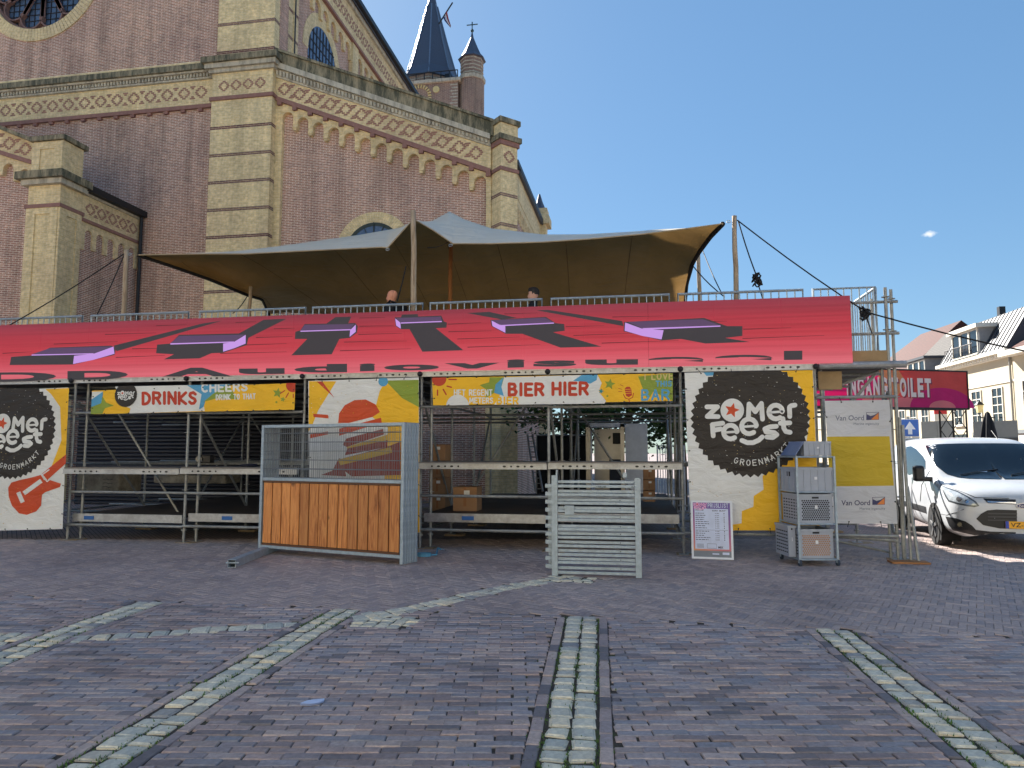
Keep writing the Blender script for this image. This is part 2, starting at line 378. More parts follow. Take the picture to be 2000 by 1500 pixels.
# aisle front under a raking parapet
xal, xar = xpr, W(959, 330, YA)[0]
L = lambda ya, yb: rake((542, ya), (950, yb), YA)
xa2 = xar + .25
m = MB(); m.prism([(xal, 0), (xa2, 0), (xa2, L(99, 233)(xa2) - .3), (xal, L(99, 233)(xal) - .3)], YR, YR + .5); aw = ch(m, 'aisle_wall', M['red_x'])
cxp = [W(560 + 31.5 * i, 300, YA)[0] for i in (0, 12)]; pit = (cxp[1] - cxp[0]) / 12
t0 = W(560, 219.5, YA)[1]; t12 = W(560 + 31.5 * 12, 344, YA)[1]; rr = pit * .35
ply = arcade(xal, xar, L(197, 335), cxp[0], pit, 13, rr, t0, (t12 - t0) / 12, .62, 0.0)
ch(MB().prism(ply, YA, YR + .01), 'aisle_arcade_frame', M['yel_d'])
cb = MB()
for i in range(12):
    x = cxp[0] + (i + .5) * pit; z = t0 + (t12 - t0) / 12 * i - .62
    cb.box(x - .075, YA - .05, z - .001, x + .075, YR - .02, z + .075); cb.box(x - .06, YA - .025, z - .07, x + .06, YR - .02, z - .003)
build_split(cb, 'corbel', M['yel_d'], church)
hd = MB()                               # arch heads turned in brick-on-edge
for i in range(13):
    ring(hd, rr, rr + .12, YA - .02, YA + .02, 14, cxp[0] + i * pit, t0 + (t12 - t0) / 12 * i - rr, 0, math.pi, gap=.09)
tag(ch(hd, 'aisle_arch_heads', M['yel_d']), kind='stuff')
m = MB(); strip(m, L(197, 335), L(153, 285), xal, xar, YA - .04, YR); ch(m, 'aisle_frieze', M['yel_x'])
m = MB(); strip(m, L(198.5, 337.5), L(190, 328.5), xal, xar, YA - .12, YR - .02); ch(m, 'aisle_string_course', M['string'])
m = MB()
for i in range(14):
    x = cxp[0] + (i - .5) * pit
    if x > xal + .1: z = L(198.5, 337.5)(x); m.box(x - .08, YA - .11, z - .12, x + .08, YR, z + .06)
build_split(m, 'string_bracket', M['string'], church)
fr = MB(); fz = L(170, 306); n = int((xar - xal) / pit)
frieze(fr, xal + pit * .55, n, pit, fz, YA - .05, YA, k=1.05)
tag(ch(fr, 'aisle_frieze_bricks', M['frieze']), kind='stuff')
m = MB(); strip(m, L(153, 285), L(136, 273), xal, xar, YA - .1, YR); ch(m, 'aisle_dentil_backing', M['stone'])
m = MB(); x = xal + .05; f1 = L(149, 281.5); f2 = L(139, 275)
while x < xar - .1:
    m.hexa([(x, YA - .17, f1(x)), (x + .07, YA - .17, f1(x + .07)), (x + .07, YA - .1, f1(x + .07)), (x, YA - .1, f1(x)), (x, YA - .17, f2(x)), (x + .07, YA - .17, f2(x + .07)), (x + .07, YA - .1, f2(x + .07)), (x, YA - .1, f2(x))]); x += .13
tag(ch(m, 'aisle_dentils', M['stone']), kind='stuff')
m = MB(); strip(m, L(136.5, 273.5), L(126, 263.5), xal + .02, xar, YA - .24, YR); ch(m, 'aisle_cornice', M['stone'])
m = MB(); strip(m, L(126, 263.5), L(103, 237), xal + .02, xar + .1, YA - .12, YR + .4); ch(m, 'aisle_parapet', M['dirtystone'])
m = MB(); strip(m, L(103, 237), L(98, 232), xal + .02, xar + .12, YA - .2, YR + .5); ch(m, 'aisle_coping', M['dirtystone'])
# arched window in the aisle front
wx, wz = W(727, 489, YA); wr = wz - W(727, 546, YA)[1]; wo = wz - W(727, 567, YA)[1]
m = MB(); ring(m, wr, wo, YR - .05, YR + .1, 46, wx, wz, 0, math.pi, gap=.05)
for sg in (-1, 1): m.box(wx + sg * wr, YR - .05, 4.0, wx + sg * wo, YR + .1, wz)
aww = ch(m, 'window_surround', M['yel_d'])
arch = [(wx + wr * math.cos(math.pi * i / 24), wz + wr * math.sin(math.pi * i / 24)) for i in range(25)] + [(wx - wr, 4), (wx + wr, 4)]
ch(MB().prism(arch, YR - .03, YR - .015), 'window_glass', M['churchglass'], aww)
m = MB(); ring(m, wr - .12, wr + .01, YR - .045, YR - .03, 30, wx, wz, 0, math.pi)
for a in range(1, 8):
    t = math.pi * a / 8; m.bar((wx, YR - .04, wz), (wx + wr * math.cos(t), YR - .04, wz + wr * math.sin(t)), .02, .05 if a != 4 else .1, (0, 1, 0))
m.box(wx - .05, YR - .05, 4, wx + .05, YR - .03, wz)
ch(m, 'window_bars', simple('green_window_bars', (40, 52, 48), .5), aww)
# diagonal pier at the aisle corner
pcx, pcy = W(978, 400, 22.15)[0], 22.15; sd = .66; q = sd / math.sqrt(2)
def dia(mb, k, z0, z1):
    e = q + k; mb.prism([(pcx, pcy - k), (pcx + e, pcy + q), (pcx, pcy + q + e), (pcx - e, pcy + q)], z0, z1, 'z')
def zQ(y): return W(978, y, 22.15)[1]
pier = [('aisle_pier', 'yel_d', 0, 0, zQ(268)), ('pier_cap', 'yel_d', .02, zQ(262), zQ(238)), ('pier_cornice', 'dirtystone', .16, zQ(272), zQ(262)),
        ('pier_red_course', 'string', .08, zQ(281), zQ(272)), ('pier_string', 'string', .06, zQ(331), zQ(324)), ('pier_top', 'dirtystone', .12, zQ(238), zQ(228))]
for nm, mt, k, z0, z1 in pier:
    m = MB(); dia(m, k, z0, z1); ch(m, nm, M[mt])
m = MB()
for y in (378, 437, 496, 555):
    for s_ in (0, 1): dia(m, .006, zQ(y + 3) + s_ * .063, zQ(y + 3) + s_ * .063 + .05)
build_split(m, 'brick_band', M['band'], church)
m = MB()                                # frieze diamond on the pier's right face
c0 = Vector((pcx + q * .5, pcy + q * .5, zQ(302))); tx = Vector((.7071, .7071, 0)); ny = Vector((.7071, -.7071, 0))
m.M = Matrix.Translation(c0 + ny * .004) @ Matrix(((tx.x, -ny.x, 0, 0), (tx.y, -ny.y, 0, 0), (0, 0, 1, 0), (0, 0, 0, 1)))
frieze(m, 0, 1, 1, lambda s: 0, -.006, .03, k=.95, half=False); tag(ch(m, 'pier_frieze_bricks', M['frieze']), kind='stuff')
# side wall of the aisle running back from the pier
xs = pcx + q * .62; yS0, yS1 = pcy + q, 29.0; ez = WX(1014, 306, xs + .3)[1]
ch(MB().box(xs - .5, yS0, 0, xs, yS1, ez - .1), 'aisle_side_wall', M['red_y'])
m = MB().box(xs - .3, yS0, ez - 1.0, xs + .07, yS1, ez - .1); ch(m, 'aisle_side_frieze', M['yel_y'])
m = MB(); ps = [(yS0 + .2, ez - .99)]
n = 17; pt = (yS1 - yS0 - .4) / n
ply = arcade(yS0, yS1, lambda s: ez - .95, yS0 + .2 + pt / 2, pt, n, pt * .34, ez - 1.2, 0, .5, ez - 3.2)
m.prism(ply, xs - .1, xs + .05, 'x'); ch(m, 'aisle_side_arcade', M['yel_d'])
ch(MB().box(xs - .3, yS0, ez - .1, xs + .22, yS1, ez + .06), 'aisle_gutter', M['darkmetal'])
m = MB(); pxy = yS1 + .3
m.box(xs - .3, yS1, 0, xs + .3, yS1 + .6, ez - .1); m.box(xs - .4, yS1 - .1, ez - .1, xs + .45, yS1 + .8, ez + .25); m.box(xs - .3, yS1, ez + .25, xs + .35, yS1 + .7, ez + .6)
ch(m, 'aisle_end_pier', M['yel_d'])
m = MB().lathe([(.28, ez + .6), (.24, ez + .7), (.14, ez + .95), (.04, ez + 1.3)], xs, pxy, 6); ch(m, 'pinnacle', M['slate'])
# aisle roof, hidden behind the parapet
ch(MB().prism([(xpr, 14.0), (xs + .2, ez), (xs + .2, ez - .15), (xpr, 13.8)], YR + .5, yS1), 'aisle_roof', M['slate'])
# nave side wall (clerestory) running back
xn = xpr - .02; YE = 44.0
def cY(px, y=100): return WX(px, y, xn)[0]
ys0 = cY(571); 
ch(MB().box(xn - .6, YN + .6, 0, xn - .12, YE, EAVE - .2), 'clerestory_wall', M['red_y'])
ch(MB().box(xn - .3, YN + 1.3, 10, xn + .04, ys0, EAVE - .2), 'clerestory_corner_pilaster', M['yel_y'])
m = MB()
for y in (42, 97, -12):
    for s_ in (0, 1): m.box(xn - .2, YN + 1.3, zP(y + 3.6) + s_ * .063, xn + .046, ys0 + .004, zP(y + 3.6) + s_ * .063 + .05)
build_split(m, 'brick_band', M['band'], church)
ch(MB().tube((xn + .02, ys0 + .08, 9), (xn + .02, ys0 + .08, EAVE), .05), 'downpipe', M['darkmetal'])
bays = []; y = ys0; bl = cY(696) - ys0
while y < YE - 2: bays.append((y + .12, min(y + bl, YE))); y += bl
for i, (a, b) in enumerate(bays):
    ch(MB().box(xn - .3, b - .55, 9, xn + .06, b + .12, EAVE - .3), 'clerestory_pilaster', M['yel_y'])
    n = 7; pt = (b - .55 - a) / n
    ply = arcade(a, b - .55, lambda s: EAVE - 1.6, a + pt / 2, pt, n, pt * .36, EAVE - 1.95, 0, .6, EAVE - 2.6)
    ch(MB().prism(ply, xn - .13, xn + .0, 'x'), 'clerestory_arcade', M['yel_d'])
    cy0 = (a + b - .55) / 2; r = (b - .55 - a) * .25; zc = EAVE - 4.3
    av = [(cy0 + r * math.cos(math.pi * j / 20), zc + 1.15 * r * math.sin(math.pi * j / 20)) for j in range(21)] + [(cy0 - r, 10), (cy0 + r, 10)]
    av2 = [(cy0 + (r + .45) * math.cos(math.pi * j / 20), zc + 1.15 * (r + .45) * math.sin(math.pi * j / 20)) for j in range(21)] + [(cy0 - r - .45, zc - 1), (cy0 + r + .45, zc - 1)]
    m = MB()
    for j in range(20):
        p, q2, p2, q3 = av[j], av[j + 1], av2[j], av2[j + 1]
        m.hexa([(xn - .5, p[0], p[1]), (xn - .5, p2[0], p2[1]), (xn - .5, q3[0], q3[1]), (xn - .5, q2[0], q2[1]), (xn - .1, p[0], p[1]), (xn - .1, p2[0], p2[1]), (xn - .1, q3[0], q3[1]), (xn - .1, q2[0], q2[1])])
    sw = ch(m, 'clerestory_window_arch', M['yel_d'])
    ch(MB().prism(av, xn - .118, xn - .112, 'x'), 'clerestory_glass', M['churchglass'], sw)
    m = MB()
    for j in range(-4, 5):
        yy = cy0 + j * r / 4.5; m.box(xn - .11, yy - .02, 10, xn - .085, yy + .02, zc + 1.1 * math.sqrt(max(.01, r * r - (yy - cy0) ** 2)))
    for j in range(26):
        zz = 12 + j * .42
        if zz < zc + r: hw = r if zz < zc else math.sqrt(max(.01, r * r - ((zz - zc) / 1.15) ** 2)); m.box(xn - .111, cy0 - hw, zz, xn - .09, cy0 + hw, zz + .04)
    for k in range(24):
        t0_, t1_ = 2 * math.pi * k / 24, 2 * math.pi * (k + 1) / 24
        m.bar((xn - .09, cy0 + r * .5 * math.cos(t0_), zc - 1 + r * .62 * math.sin(t0_)), (xn - .09, cy0 + r * .5 * math.cos(t1_), zc - 1 + r * .62 * math.sin(t1_)), .08, .06, (1, 0, 0))
    ch(m, 'clerestory_window_bars', M['mullion'], sw)
    m = MB(); m.prism([(cy0 + r * .46 * math.cos(2 * math.pi * k / 20), zc - 1 + r * .58 * math.sin(2 * math.pi * k / 20)) for k in range(20)], xn - .105, xn - .1, 'x')
    ch(m, 'clerestory_roundel', simple('pale_blue_glass', (120, 150, 190), .15, spec=.8), sw)
ch(MB().box(xn - .3, ys0, EAVE - 1.6, xn + .1, YE, EAVE - .35), 'clerestory_frieze', M['yel_y'])
ch(MB().box(xn - .3, ys0, EAVE - 1.72, xn + .14, YE, EAVE - 1.6), 'clerestory_string', M['string'])
fr = MB(); frieze(fr, ys0 + .5, int((YE - ys0) / .62), .62, lambda s: EAVE - .98, xn + .05, xn + .108, 'x', k=1.1); tag(ch(fr, 'clerestory_frieze_bricks', M['frieze']), kind='stuff')
ch(MB().box(xn - .3, ys0 - 2, EAVE - .35, xn + .22, YE, EAVE - .12), 'clerestory_cornice', M['stone'])
ch(MB().box(xn - .3, ys0 - 2, EAVE - .12, xn + .5, YE, EAVE + .1), 'clerestory_gutter', M['darkmetal'])
ch(MB().prism([(xr, PEAK), (xr + half + .3, EAVE), (xr + half + .3, EAVE - .2), (xr, PEAK - .3), (xr - half - .3, EAVE - .2), (xr - half - .3, EAVE)], YN + .1, 48), 'nave_roof', M['slate'])
ch(MB().box(xl0, YN + .7, 0, xl0 + .5, 48, EAVE), 'nave_far_side_wall', M['red_y'])
ch(MB().box(xl0, 47.6, 0, xpr, 48, EAVE), 'nave_back_wall', M['red_x'])
# ------------------------------------------------------------------ projecting porch on the left
YF = 18.9
xf1 = W(119, 360, YF)[0]; xf0 = W(57, 360, YF)[0]
def zF(y): return W(90, y, YF)[1]
ysd = WX(160, 420, xf1)[0]
porch = church
ch(MB().box(xf0, YF, 0, xf1, ysd, zF(362)), 'porch_pier', M['yel_d'])
ch(MB().box(xf0 - .28, YF - .28, zF(352), xf1 + .26, ysd + .1, zF(338)), 'porch_pier_cornice', M['dirtystone'])
ch(MB().box(xf0 - .16, YF - .16, zF(362), xf1 + .15, ysd + .05, zF(352)), 'porch_pier_moulding', M['stone'])
ch(MB().box(xf0 + .04, YF + .04, zF(338), xf1 - .02, ysd - .05, zF(275)), 'porch_pier_block', M['yel_d'])
ch(MB().box(xf0 - .04, YF - .06, zF(275), xf1 + .08, ysd + .05, zF(266)), 'porch_pier_coping', M['dirtystone'])
ch(MB().box(xf0 - .07, YF - .07, zF(406), xf1 + .07, ysd + .03, zF(399)), 'porch_pier_string', M['string'])
m = MB()                                # raised frames leave sunk panels in the pier
for (ya, yb) in ((420, 640), (292, 330)):
    z0, z1 = zF(yb), zF(ya); e = .012 if ya > 400 else -.028; wp = xf1 - xf0
    m.box(xf0 + e * -1, YF - .045 - (0 if ya > 400 else -.05), z0, xf0 + wp * .27, YF + .1, z1 + .25); m.box(xf1 - wp * .27, YF - .045 + (0 if ya > 400 else .05), z0, xf1 - .03, YF + .1, z1 + .25)
    m.box(xf0 + wp * .27, YF - .045 + (0 if ya > 400 else .05), z1 + .03, xf1 - wp * .27, YF + .1, z1 + .25)
    m.box(xf1 - .1, YF - .02, z0, xf1 + .045 - (0 if ya > 400 else .05), YF + .27 * (ysd - YF), z1 + .25); m.box(xf1 - .1, ysd - .27 * (ysd - YF), z0, xf1 + .045 - (0 if ya > 400 else .05), ysd - .06, z1 + .25)
    m.box(xf1 - .1, YF + .27 * (ysd - YF), z1 + .03, xf1 + .045 - (0 if ya > 400 else .05), ysd - .27 * (ysd - YF), z1 + .25)
ch(m, 'porch_pier_panel_frames', M['yel_d'])
YG = YF + .35
xg0 = xf0 - 6.5; rk = lambda ya, yb: rake((0, ya), (58, yb), YG)
f_top, f_s0, f_s1 = rk(253, 276), rk(302, 320), rk(294, 312)
ch(MB().prism([(xg0, 0), (xf0, 0), (xf0, f_top(xf0)), (xg0, f_top(xg0))], YG + .15, YG + .6), 'porch_wall', M['red_x'])
m = MB(); strip(m, f_s0, f_top, xg0, xf0, YG - .02, YG + .2); ch(m, 'porch_frieze', M['yel_x'])
m = MB(); strip(m, f_s0, f_s1, xg0, xf0, YG - .1, YG + .1); ch(m, 'porch_string', M['string'])
m = MB(); strip(m, f_top, lambda x: f_top(x) + .12, xg0, xf0, YG - .2, YG + .6); ch(m, 'porch_coping', M['dirtystone'])
pt = W(48, 330, YG)[0] - W(16, 330, YG)[0]; t0 = W(48, 330, YG)[1]; sl = (W(48, 330, YG)[1] - W(16, 319, YG)[1])
n = 8; c0 = W(48, 330, YG)[0] - (n - 1) * pt
ply = arcade(xg0, xf0, f_s0, c0, pt, n, pt * .33, t0 - (n - 1) * sl, sl, .6, 0.0)
ch(MB().prism(ply, YG, YG + .16), 'porch_arcade', M['yel_d'])
fr = MB(); fz = lambda x: (f_top(x) + f_s1(x)) / 2; frieze(fr, c0, n, pt, fz, YG - .03, YG + .02, k=1.0); tag(ch(fr, 'porch_frieze_bricks', M['frieze']), kind='stuff')
# porch side wall back to the nave
xw = xf1 - .12; ez2 = WX(168, 372, xw)[1]
ch(MB().box(xw - .4, ysd, 0, xw, YN, ez2 - .1), 'porch_side_wall', M['red_y'])
ch(MB().box(xw - .3, ysd, ez2 - .98, xw + .07, YN, ez2 - .2), 'porch_side_frieze', M['yel_y'])
ch(MB().box(xw - .3, ysd, ez2 - 1.08, xw + .12, YN, ez2 - .98), 'porch_side_string', M['string'])
n = 5; pt = (YN - ysd - .25) / n
ply = arcade(ysd, YN, lambda s: ez2 - 1.05, ysd + .15 + pt / 2, pt, n, pt * .33, ez2 - 1.3, 0, .62, ez2 - 2.0)
ch(MB().prism(ply, xw - .1, xw + .06, 'x'), 'porch_side_arcade', M['yel_d'])
fr = MB(); frieze(fr, ysd + .4, n, pt, lambda s: ez2 - .6, xw + .03, xw + .078, 'x', k=.9); tag(ch(fr, 'porch_side_frieze_bricks', M['frieze']), kind='stuff')
ch(MB().box(xw - .3, ysd, ez2 - .2, xw + .13, YN, ez2 - .12), 'porch_side_cornice', M['stone'])
ch(MB().box(xw - .3, ysd, ez2 - .12, xw + .34, YN, ez2 + .1), 'porch_gutter', M['darkmetal'])
ch(MB().tube((xw + .2, YN - .12, .2), (xw + .2, YN - .12, ez2), .06), 'porch_downpipe', M['darkmetal'])
ch(MB().prism([(xw + .3, ez2 + .1), (xw - 3, ez2 + 1.3), (xw - 6.5, ez2 + 2.2), (xw - 6.5, ez2), (xw + .3, ez2)], ysd + .1, YN), 'porch_roof', M['lead'])
# ------------------------------------------------------------------ tower behind the nave
YT = 64.0
tower = empty('church_tower', (0, 0, 0), 0, 'distant brick church tower with slate spire, stair turret and clock', 'tower')
def T(px, py, Y=YT): return W(px, py, Y)
tx, _ = T(843, 100, YT + 3.4); tr_ = (T(898, 138, YT + 3.4)[0] - T(788, 138, YT + 3.4)[0]) / 2 * 1.05
def tz(y): return T(845, y)[1]
BR = brickmat('tower_brick', (160, 128, 112), (140, 114, 104), (186, 170, 152), 'd', bw=.4, bh=.12, mort=.02, dirt=.5)
tcy = YT + 3.4
m = MB().lathe([(tr_ * 1.06, tz(137)), (tr_ * .96, tz(128)), (tr_ * .82, tz(112)), (tr_ * .5, tz(45)), (tr_ * .17, tz(-30)), (.05, tz(-75))], tx, tcy, 8, R(12)); m.build('spire', M['slate'], tower)
m = MB()
for k in range(8):
    t = 2 * math.pi * k / 8 + R(12); P = lambda r, z: (tx + r * math.cos(t), tcy + r * math.sin(t), z)
    m.path([P(tr_ * 1.07, tz(137)), P(tr_ * .97, tz(128)), P(tr_ * .83, tz(112)), P(tr_ * .51, tz(45)), P(tr_ * .18, tz(-30))], .07)
m.build('spire_hips', M['lead'], tower)
m = MB().lathe([(tr_ * .97, tz(168)), (tr_ * .97, tz(137))], tx, tcy, 8, R(12)); m.build('drum', BR, tower)
m = MB()
for y in (143, 149, 155): m.lathe([(tr_ * .985, tz(y + 1.6)), (tr_ * .985, tz(y))], tx, tcy, 8, R(12))
m.build('drum_stone_bands', M['stone'], tower)
t0x, t1x = T(800, 190)[0], T(894, 190)[0]
MB().box(t0x - 1.2, YT, 0, t1x, YT + 7.5, tz(160)).build('tower_shaft', BR, tower)
MB().box(t0x - 1.4, YT - .25, tz(163), t1x + .3, YT + 7.7, tz(157)).build('tower_ledge', M['stone'], tower)
m = MB()
for i in range(8): x = t0x - 1 + i * (t1x - t0x + 1) / 7; m.tube((x, YT - .1, tz(158)), (x, YT - .1, tz(142)), .05, 6)
m.tube((t0x - 1.2, YT - .1, tz(142)), (t1x, YT - .1, tz(142)), .05, 6); m.build('railing', M['darkmetal'], tower)
MB().box(T(867, 150)[0], YT + .3, tz(154), T(877, 150)[0], YT + .6, tz(143)).build('louvre', M['darkmetal'], tower)
kx, kz = T(819, 190); kr = T(843, 190)[0] - kx
m = MB()
for i in range(24): ring(m, kr * .72, kr, YT - .12, YT, 1, kx, kz, 2 * math.pi * i / 24 + .02, 2 * math.pi * (i + .5) / 24)
m.build('clock_numerals', simple('pale_stone_blocks', (214, 196, 140), .8), tower)
m = MB().bar((kx, YT - .15, kz), (kx - kr * .5, YT - .15, kz + kr * .3), .05, .2, (0, 1, 0)); m.bar((kx, YT - .16, kz), (kx + kr * .1, YT - .16, kz - kr * .6), .05, .2, (0, 1, 0)); m.build('clock_hands', simple('gilt', (190, 150, 60), .4, .6), tower)
m = MB(); sx, sz = T(852, 175); m.prism([(sx + .33 * math.cos(t * .4), sz + .33 * math.sin(t * .4)) for t in range(16)], YT - .1, YT); m.build('round_stone', simple('pale_stone_blocks', 0), tower)
m = MB()
for i in range(9): m.box(T(879, 190)[0] + (i % 2) * .18, YT - .03, tz(170 + i * 6), t1x, YT + .1, tz(167.5 + i * 6))
m.build('quoins', M['stone'], tower)
ux = T(917, 150)[0]; ur = (T(941, 150)[0] - T(893, 150)[0]) / 2; uy = YT + 1.0
MB().lathe([(ur * 1.0, 0), (ur * 1.0, tz(152))], ux, uy, 8, R(20)).build('turret_shaft', BR, tower)
MB().lathe([(ur * 1.1, tz(158)), (ur * 1.12, tz(151)), (ur * .92, tz(149))], ux, uy, 8, R(20)).build('turret_ledge', M['stone'], tower)
MB().lathe([(ur * .9, tz(151)), (ur * .93, tz(112))], ux, uy, 8, R(20)).build('turret_drum', BR, tower)
m = MB()
for y in (117, 124, 131, 138, 145): m.lathe([(ur * .95, tz(y + 1.8)), (ur * .95, tz(y))], ux, uy, 8, R(20))
m.build('turret_stone_bands', M['stone'], tower)
MB().lathe([(ur * 1.14, tz(115)), (ur * .85, tz(107)), (ur * .5, tz(90)), (ur * .13, tz(70)), (.06, tz(60))], ux, uy, 8, R(20)).build('turret_cap', M['slate'], tower)
m = MB().tube((ux, uy, tz(62)), (ux, uy, tz(39)), .05, 6); m.ball((ux, uy, tz(56)), .17, 8)
m.box(ux - .55, uy - .04, tz(45), ux + .55, uy + .04, tz(43.6)); m.box(ux - .05, uy - .04, tz(47), ux + .05, uy + .04, tz(39)); m.build('finial_cross', simple('verdigris', (70, 96, 100), .5, .5), tower)
a = T(857, 47, YT); b = T(884, 5, YT)
flag = empty('flag', (0, 0, 0), 0, 'limp striped flag on a slanting pole high on the spire', 'flag')
MB().tube((a[0], YT, a[1]), (b[0], YT, b[1]), .07, 6).build('flag_pole', M['darkmetal'], flag)
pts = [T(p[0], p[1], YT + 2.95) for p in ((873, 24), (866, 36), (871, 44), (877, 53), (881, 53), (880, 46), (876, 36))]
for k, (col, a_, b_) in enumerate((((150, 50, 55), 0, .33), ((220, 215, 215), .33, .66), ((60, 70, 120), .66, 1))):
    Lp = [T(866, 36, YT), T(869, 42, YT), T(879, 54, YT)]; Rp = [T(874, 24, YT), T(876, 36, YT), T(882, 53, YT)]
    g = [[(l[0] + (r_[0] - l[0]) * t, YT - .1 + .12 * math.sin(3 * i + 5 * t), l[1] + (r_[1] - l[1]) * t) for t in (1 - a_, 1 - (a_ + b_) / 2, 1 - b_)] for i, (l, r_) in enumerate(zip(Lp, Rp))]
    MB().grid(g).build('flag_stripe', simple('flag_%d' % k, col, .8), flag)
# ------------------------------------------------------------------ the square: base sheet, bricks, setts
def pavemat(name, stops, rough=.75, attr=True):
    t = NT(name); v = t.coord(); n = t.noise(v, 30, 5, .7); big = t.noise(v, .45, 5, .65)
    at = t.n('Attribute'); at.attribute_name = 'tone'; oi = t.n('ObjectInfo')
    f = t.math('FRACT', t.math('ADD', at.outputs['Fac'], oi.outputs['Random']))
    col = t.ramp(f, stops, 'CONSTANT' if False else 'LINEAR')
    col = t.mix(1.0, col, t.ramp(n, [(.3, (.72, .72, .72, 1)), (.7, (1.2, 1.2, 1.2, 1))]), 'MULTIPLY')
    col = t.mix(1.0, col, t.ramp(big, [(.32, (.72, .72, .74, 1)), (.5, (1, 1, 1, 1)), (.68, (1.14, 1.11, 1.08, 1))]), 'MULTIPLY')
    hq = t.n('HueSaturation'); hq.inputs['Saturation'].default_value = .55 if 'sett' not in name else .8; hq.inputs['Value'].default_value = 1.24 if 'sett' not in name else 1.04; t.l(col, hq.inputs['Color']); col = t.mix(1.0, hq.outputs[0], (1.07, 1.0, .91, 1) if 'sett' not in name else (1.12, 1.0, .84, 1), 'MULTIPLY')
    t.l(col, t.b.inputs['Base Color']); t.l(t.ramp(n, [(.3, (rough - .12,) * 3), (.7, (rough + .12,) * 3)]), t.b.inputs['Roughness'])
    t.bump(n, .35, .006); t.set('Specular IOR Level', .35); return t.mat
L_ = lambda *c: lin(c)
M['pave'] = pavemat('square_brick', [(0, L_(133, 115, 120)), (.22, L_(162, 133, 130)), (.4, L_(120, 123, 141)), (.6, L_(143, 136, 149)), (.78, L_(169, 143, 136)), (.9, L_(104, 102, 115)), (1, L_(133, 115, 120))])
M['herring'] = pavemat('herringbone_brick', [(0, L_(159, 136, 133)), (.3, L_(141, 123, 125)), (.5, L_(169, 143, 136)), (.75, L_(136, 125, 133)), (1, L_(159, 136, 133))])
M['sett'] = pavemat('granite_sett', [(0, L_(192, 199, 197)), (.3, L_(211, 214, 204)), (.6, L_(172, 184, 187)), (.85, L_(221, 216, 197)), (.93, L_(136, 145, 160)), (1, L_(192, 199, 197))], .8)
t = NT('joint_sand'); v = t.coord(); n1 = t.noise(v, 1.6, 5, .7); n2 = t.noise(v, 60, 3, .7)
t.l(t.mix(t.ramp(n1, [(.55, (0, 0, 0)), (.72, (.7, .7, .7))]), t.ramp(n2, [(.3, lin((62, 57, 53))[:3]), (.7, lin((98, 90, 82))[:3])]), lin((84, 108, 46))), t.b.inputs['Base Color'])
t.set('Roughness', 1.0); t.set('Specular IOR Level', .1); M['joint'] = t.mat
# far paving: the same brick as a material where single bricks are too small to tell apart
t = NT('far_paving'); v = t.coord(rot=(0, 0, R(45))); b = t.n('TexBrick'); b.inputs['Scale'].default_value = 1
for k, q in (('Mortar Size', .006), ('Brick Width', .2), ('Row Height', .075), ('Bias', 0)): b.inputs[k].default_value = q
b.inputs['Color1'].default_value = L_(158, 140, 134); b.inputs['Color2'].default_value = L_(136, 124, 124); b.inputs['Mortar'].default_value = L_(70, 66, 64)
t.l(v, b.inputs['Vector']); t.l(t.mix(1.0, b.outputs['Color'], t.ramp(t.noise(t.coord(), .5, 5, .6), [(.3, (.8, .8, .8, 1)), (.7, (1.15, 1.12, 1.1, 1))]), 'MULTIPLY'), t.b.inputs['Base Color'])
t.set('Roughness', .85); M['farpave'] = t.mat
square = MB().poly([(-160, -120, 0), (160, -120, 0), (160, 400, 0), (-160, 400, 0)]).build('square', M['farpave']); tag(square, kind='structure')
def to_cam(p): return (p[0] * ca + p[1] * sa, -p[0] * sa + p[1] * ca)       # world -> (right, ahead)
bl = [to_cam(G(*p)) for p in ((-300, 1155), (0, 1168), (290, 1180), (690, 1196), (1180, 1212), (1640, 1238), (2000, 1252), (2400, 1265))]
def bline(x):
    for (x0, d0), (x1, d1) in zip(bl, bl[1:]):
        if x <= x1: return d0 + (d1 - d0) * (x - x0) / (x1 - x0)
    return bl[-1][1]
def gpl(*pts): return [Vector(to_cam(G(*p))) for p in pts]
STR = [  # centre line (px), stones across, stone size
    (gpl((1137, 1212), (1125, 1330), (1108, 1510), (1100, 1640)), 2, .15),
    (gpl((676, 1196), (600, 1240), (430, 1345), (205, 1490), (60, 1590)), 2, .15),
    (gpl((1628, 1237), (1760, 1345), (1955, 1500), (2060, 1590)), 2, .15),
    (gpl((292, 1182), (130, 1240), (-60, 1318), (-200, 1380)), 2, .15),
    (gpl((-60, 1268), (120, 1256), (260, 1247), (400, 1237), (560, 1226), (690, 1213), (730, 1209)), 1, .23),
    (gpl((690, 1213), (800, 1196), (900, 1172), (1000, 1149), (1120, 1130)), 2, .14),
    (gpl((705, 1217), (805, 1222)), 4, .12), (gpl((-60, 1262), (30, 1262), (110, 1264)), 5, .13), (gpl((1070, 1133), (1165, 1138)), 3, .12)]
def near(P, pts, w_):
    for a, b in zip(pts, pts[1:]):
        ab = b - a; t = (P - a).dot(ab) / ab.length_squared
        if -.02 <= t <= 1.02 and (P - a - ab * t).length < w_: return True
    return False
def instrip(x, d, extra=0.0):
    P = Vector((x, d))
    return any(near(P, pts, n * s / 2 + (extra if k_ < 4 else -.01)) for k_, (pts, n, s) in enumerate(STR))
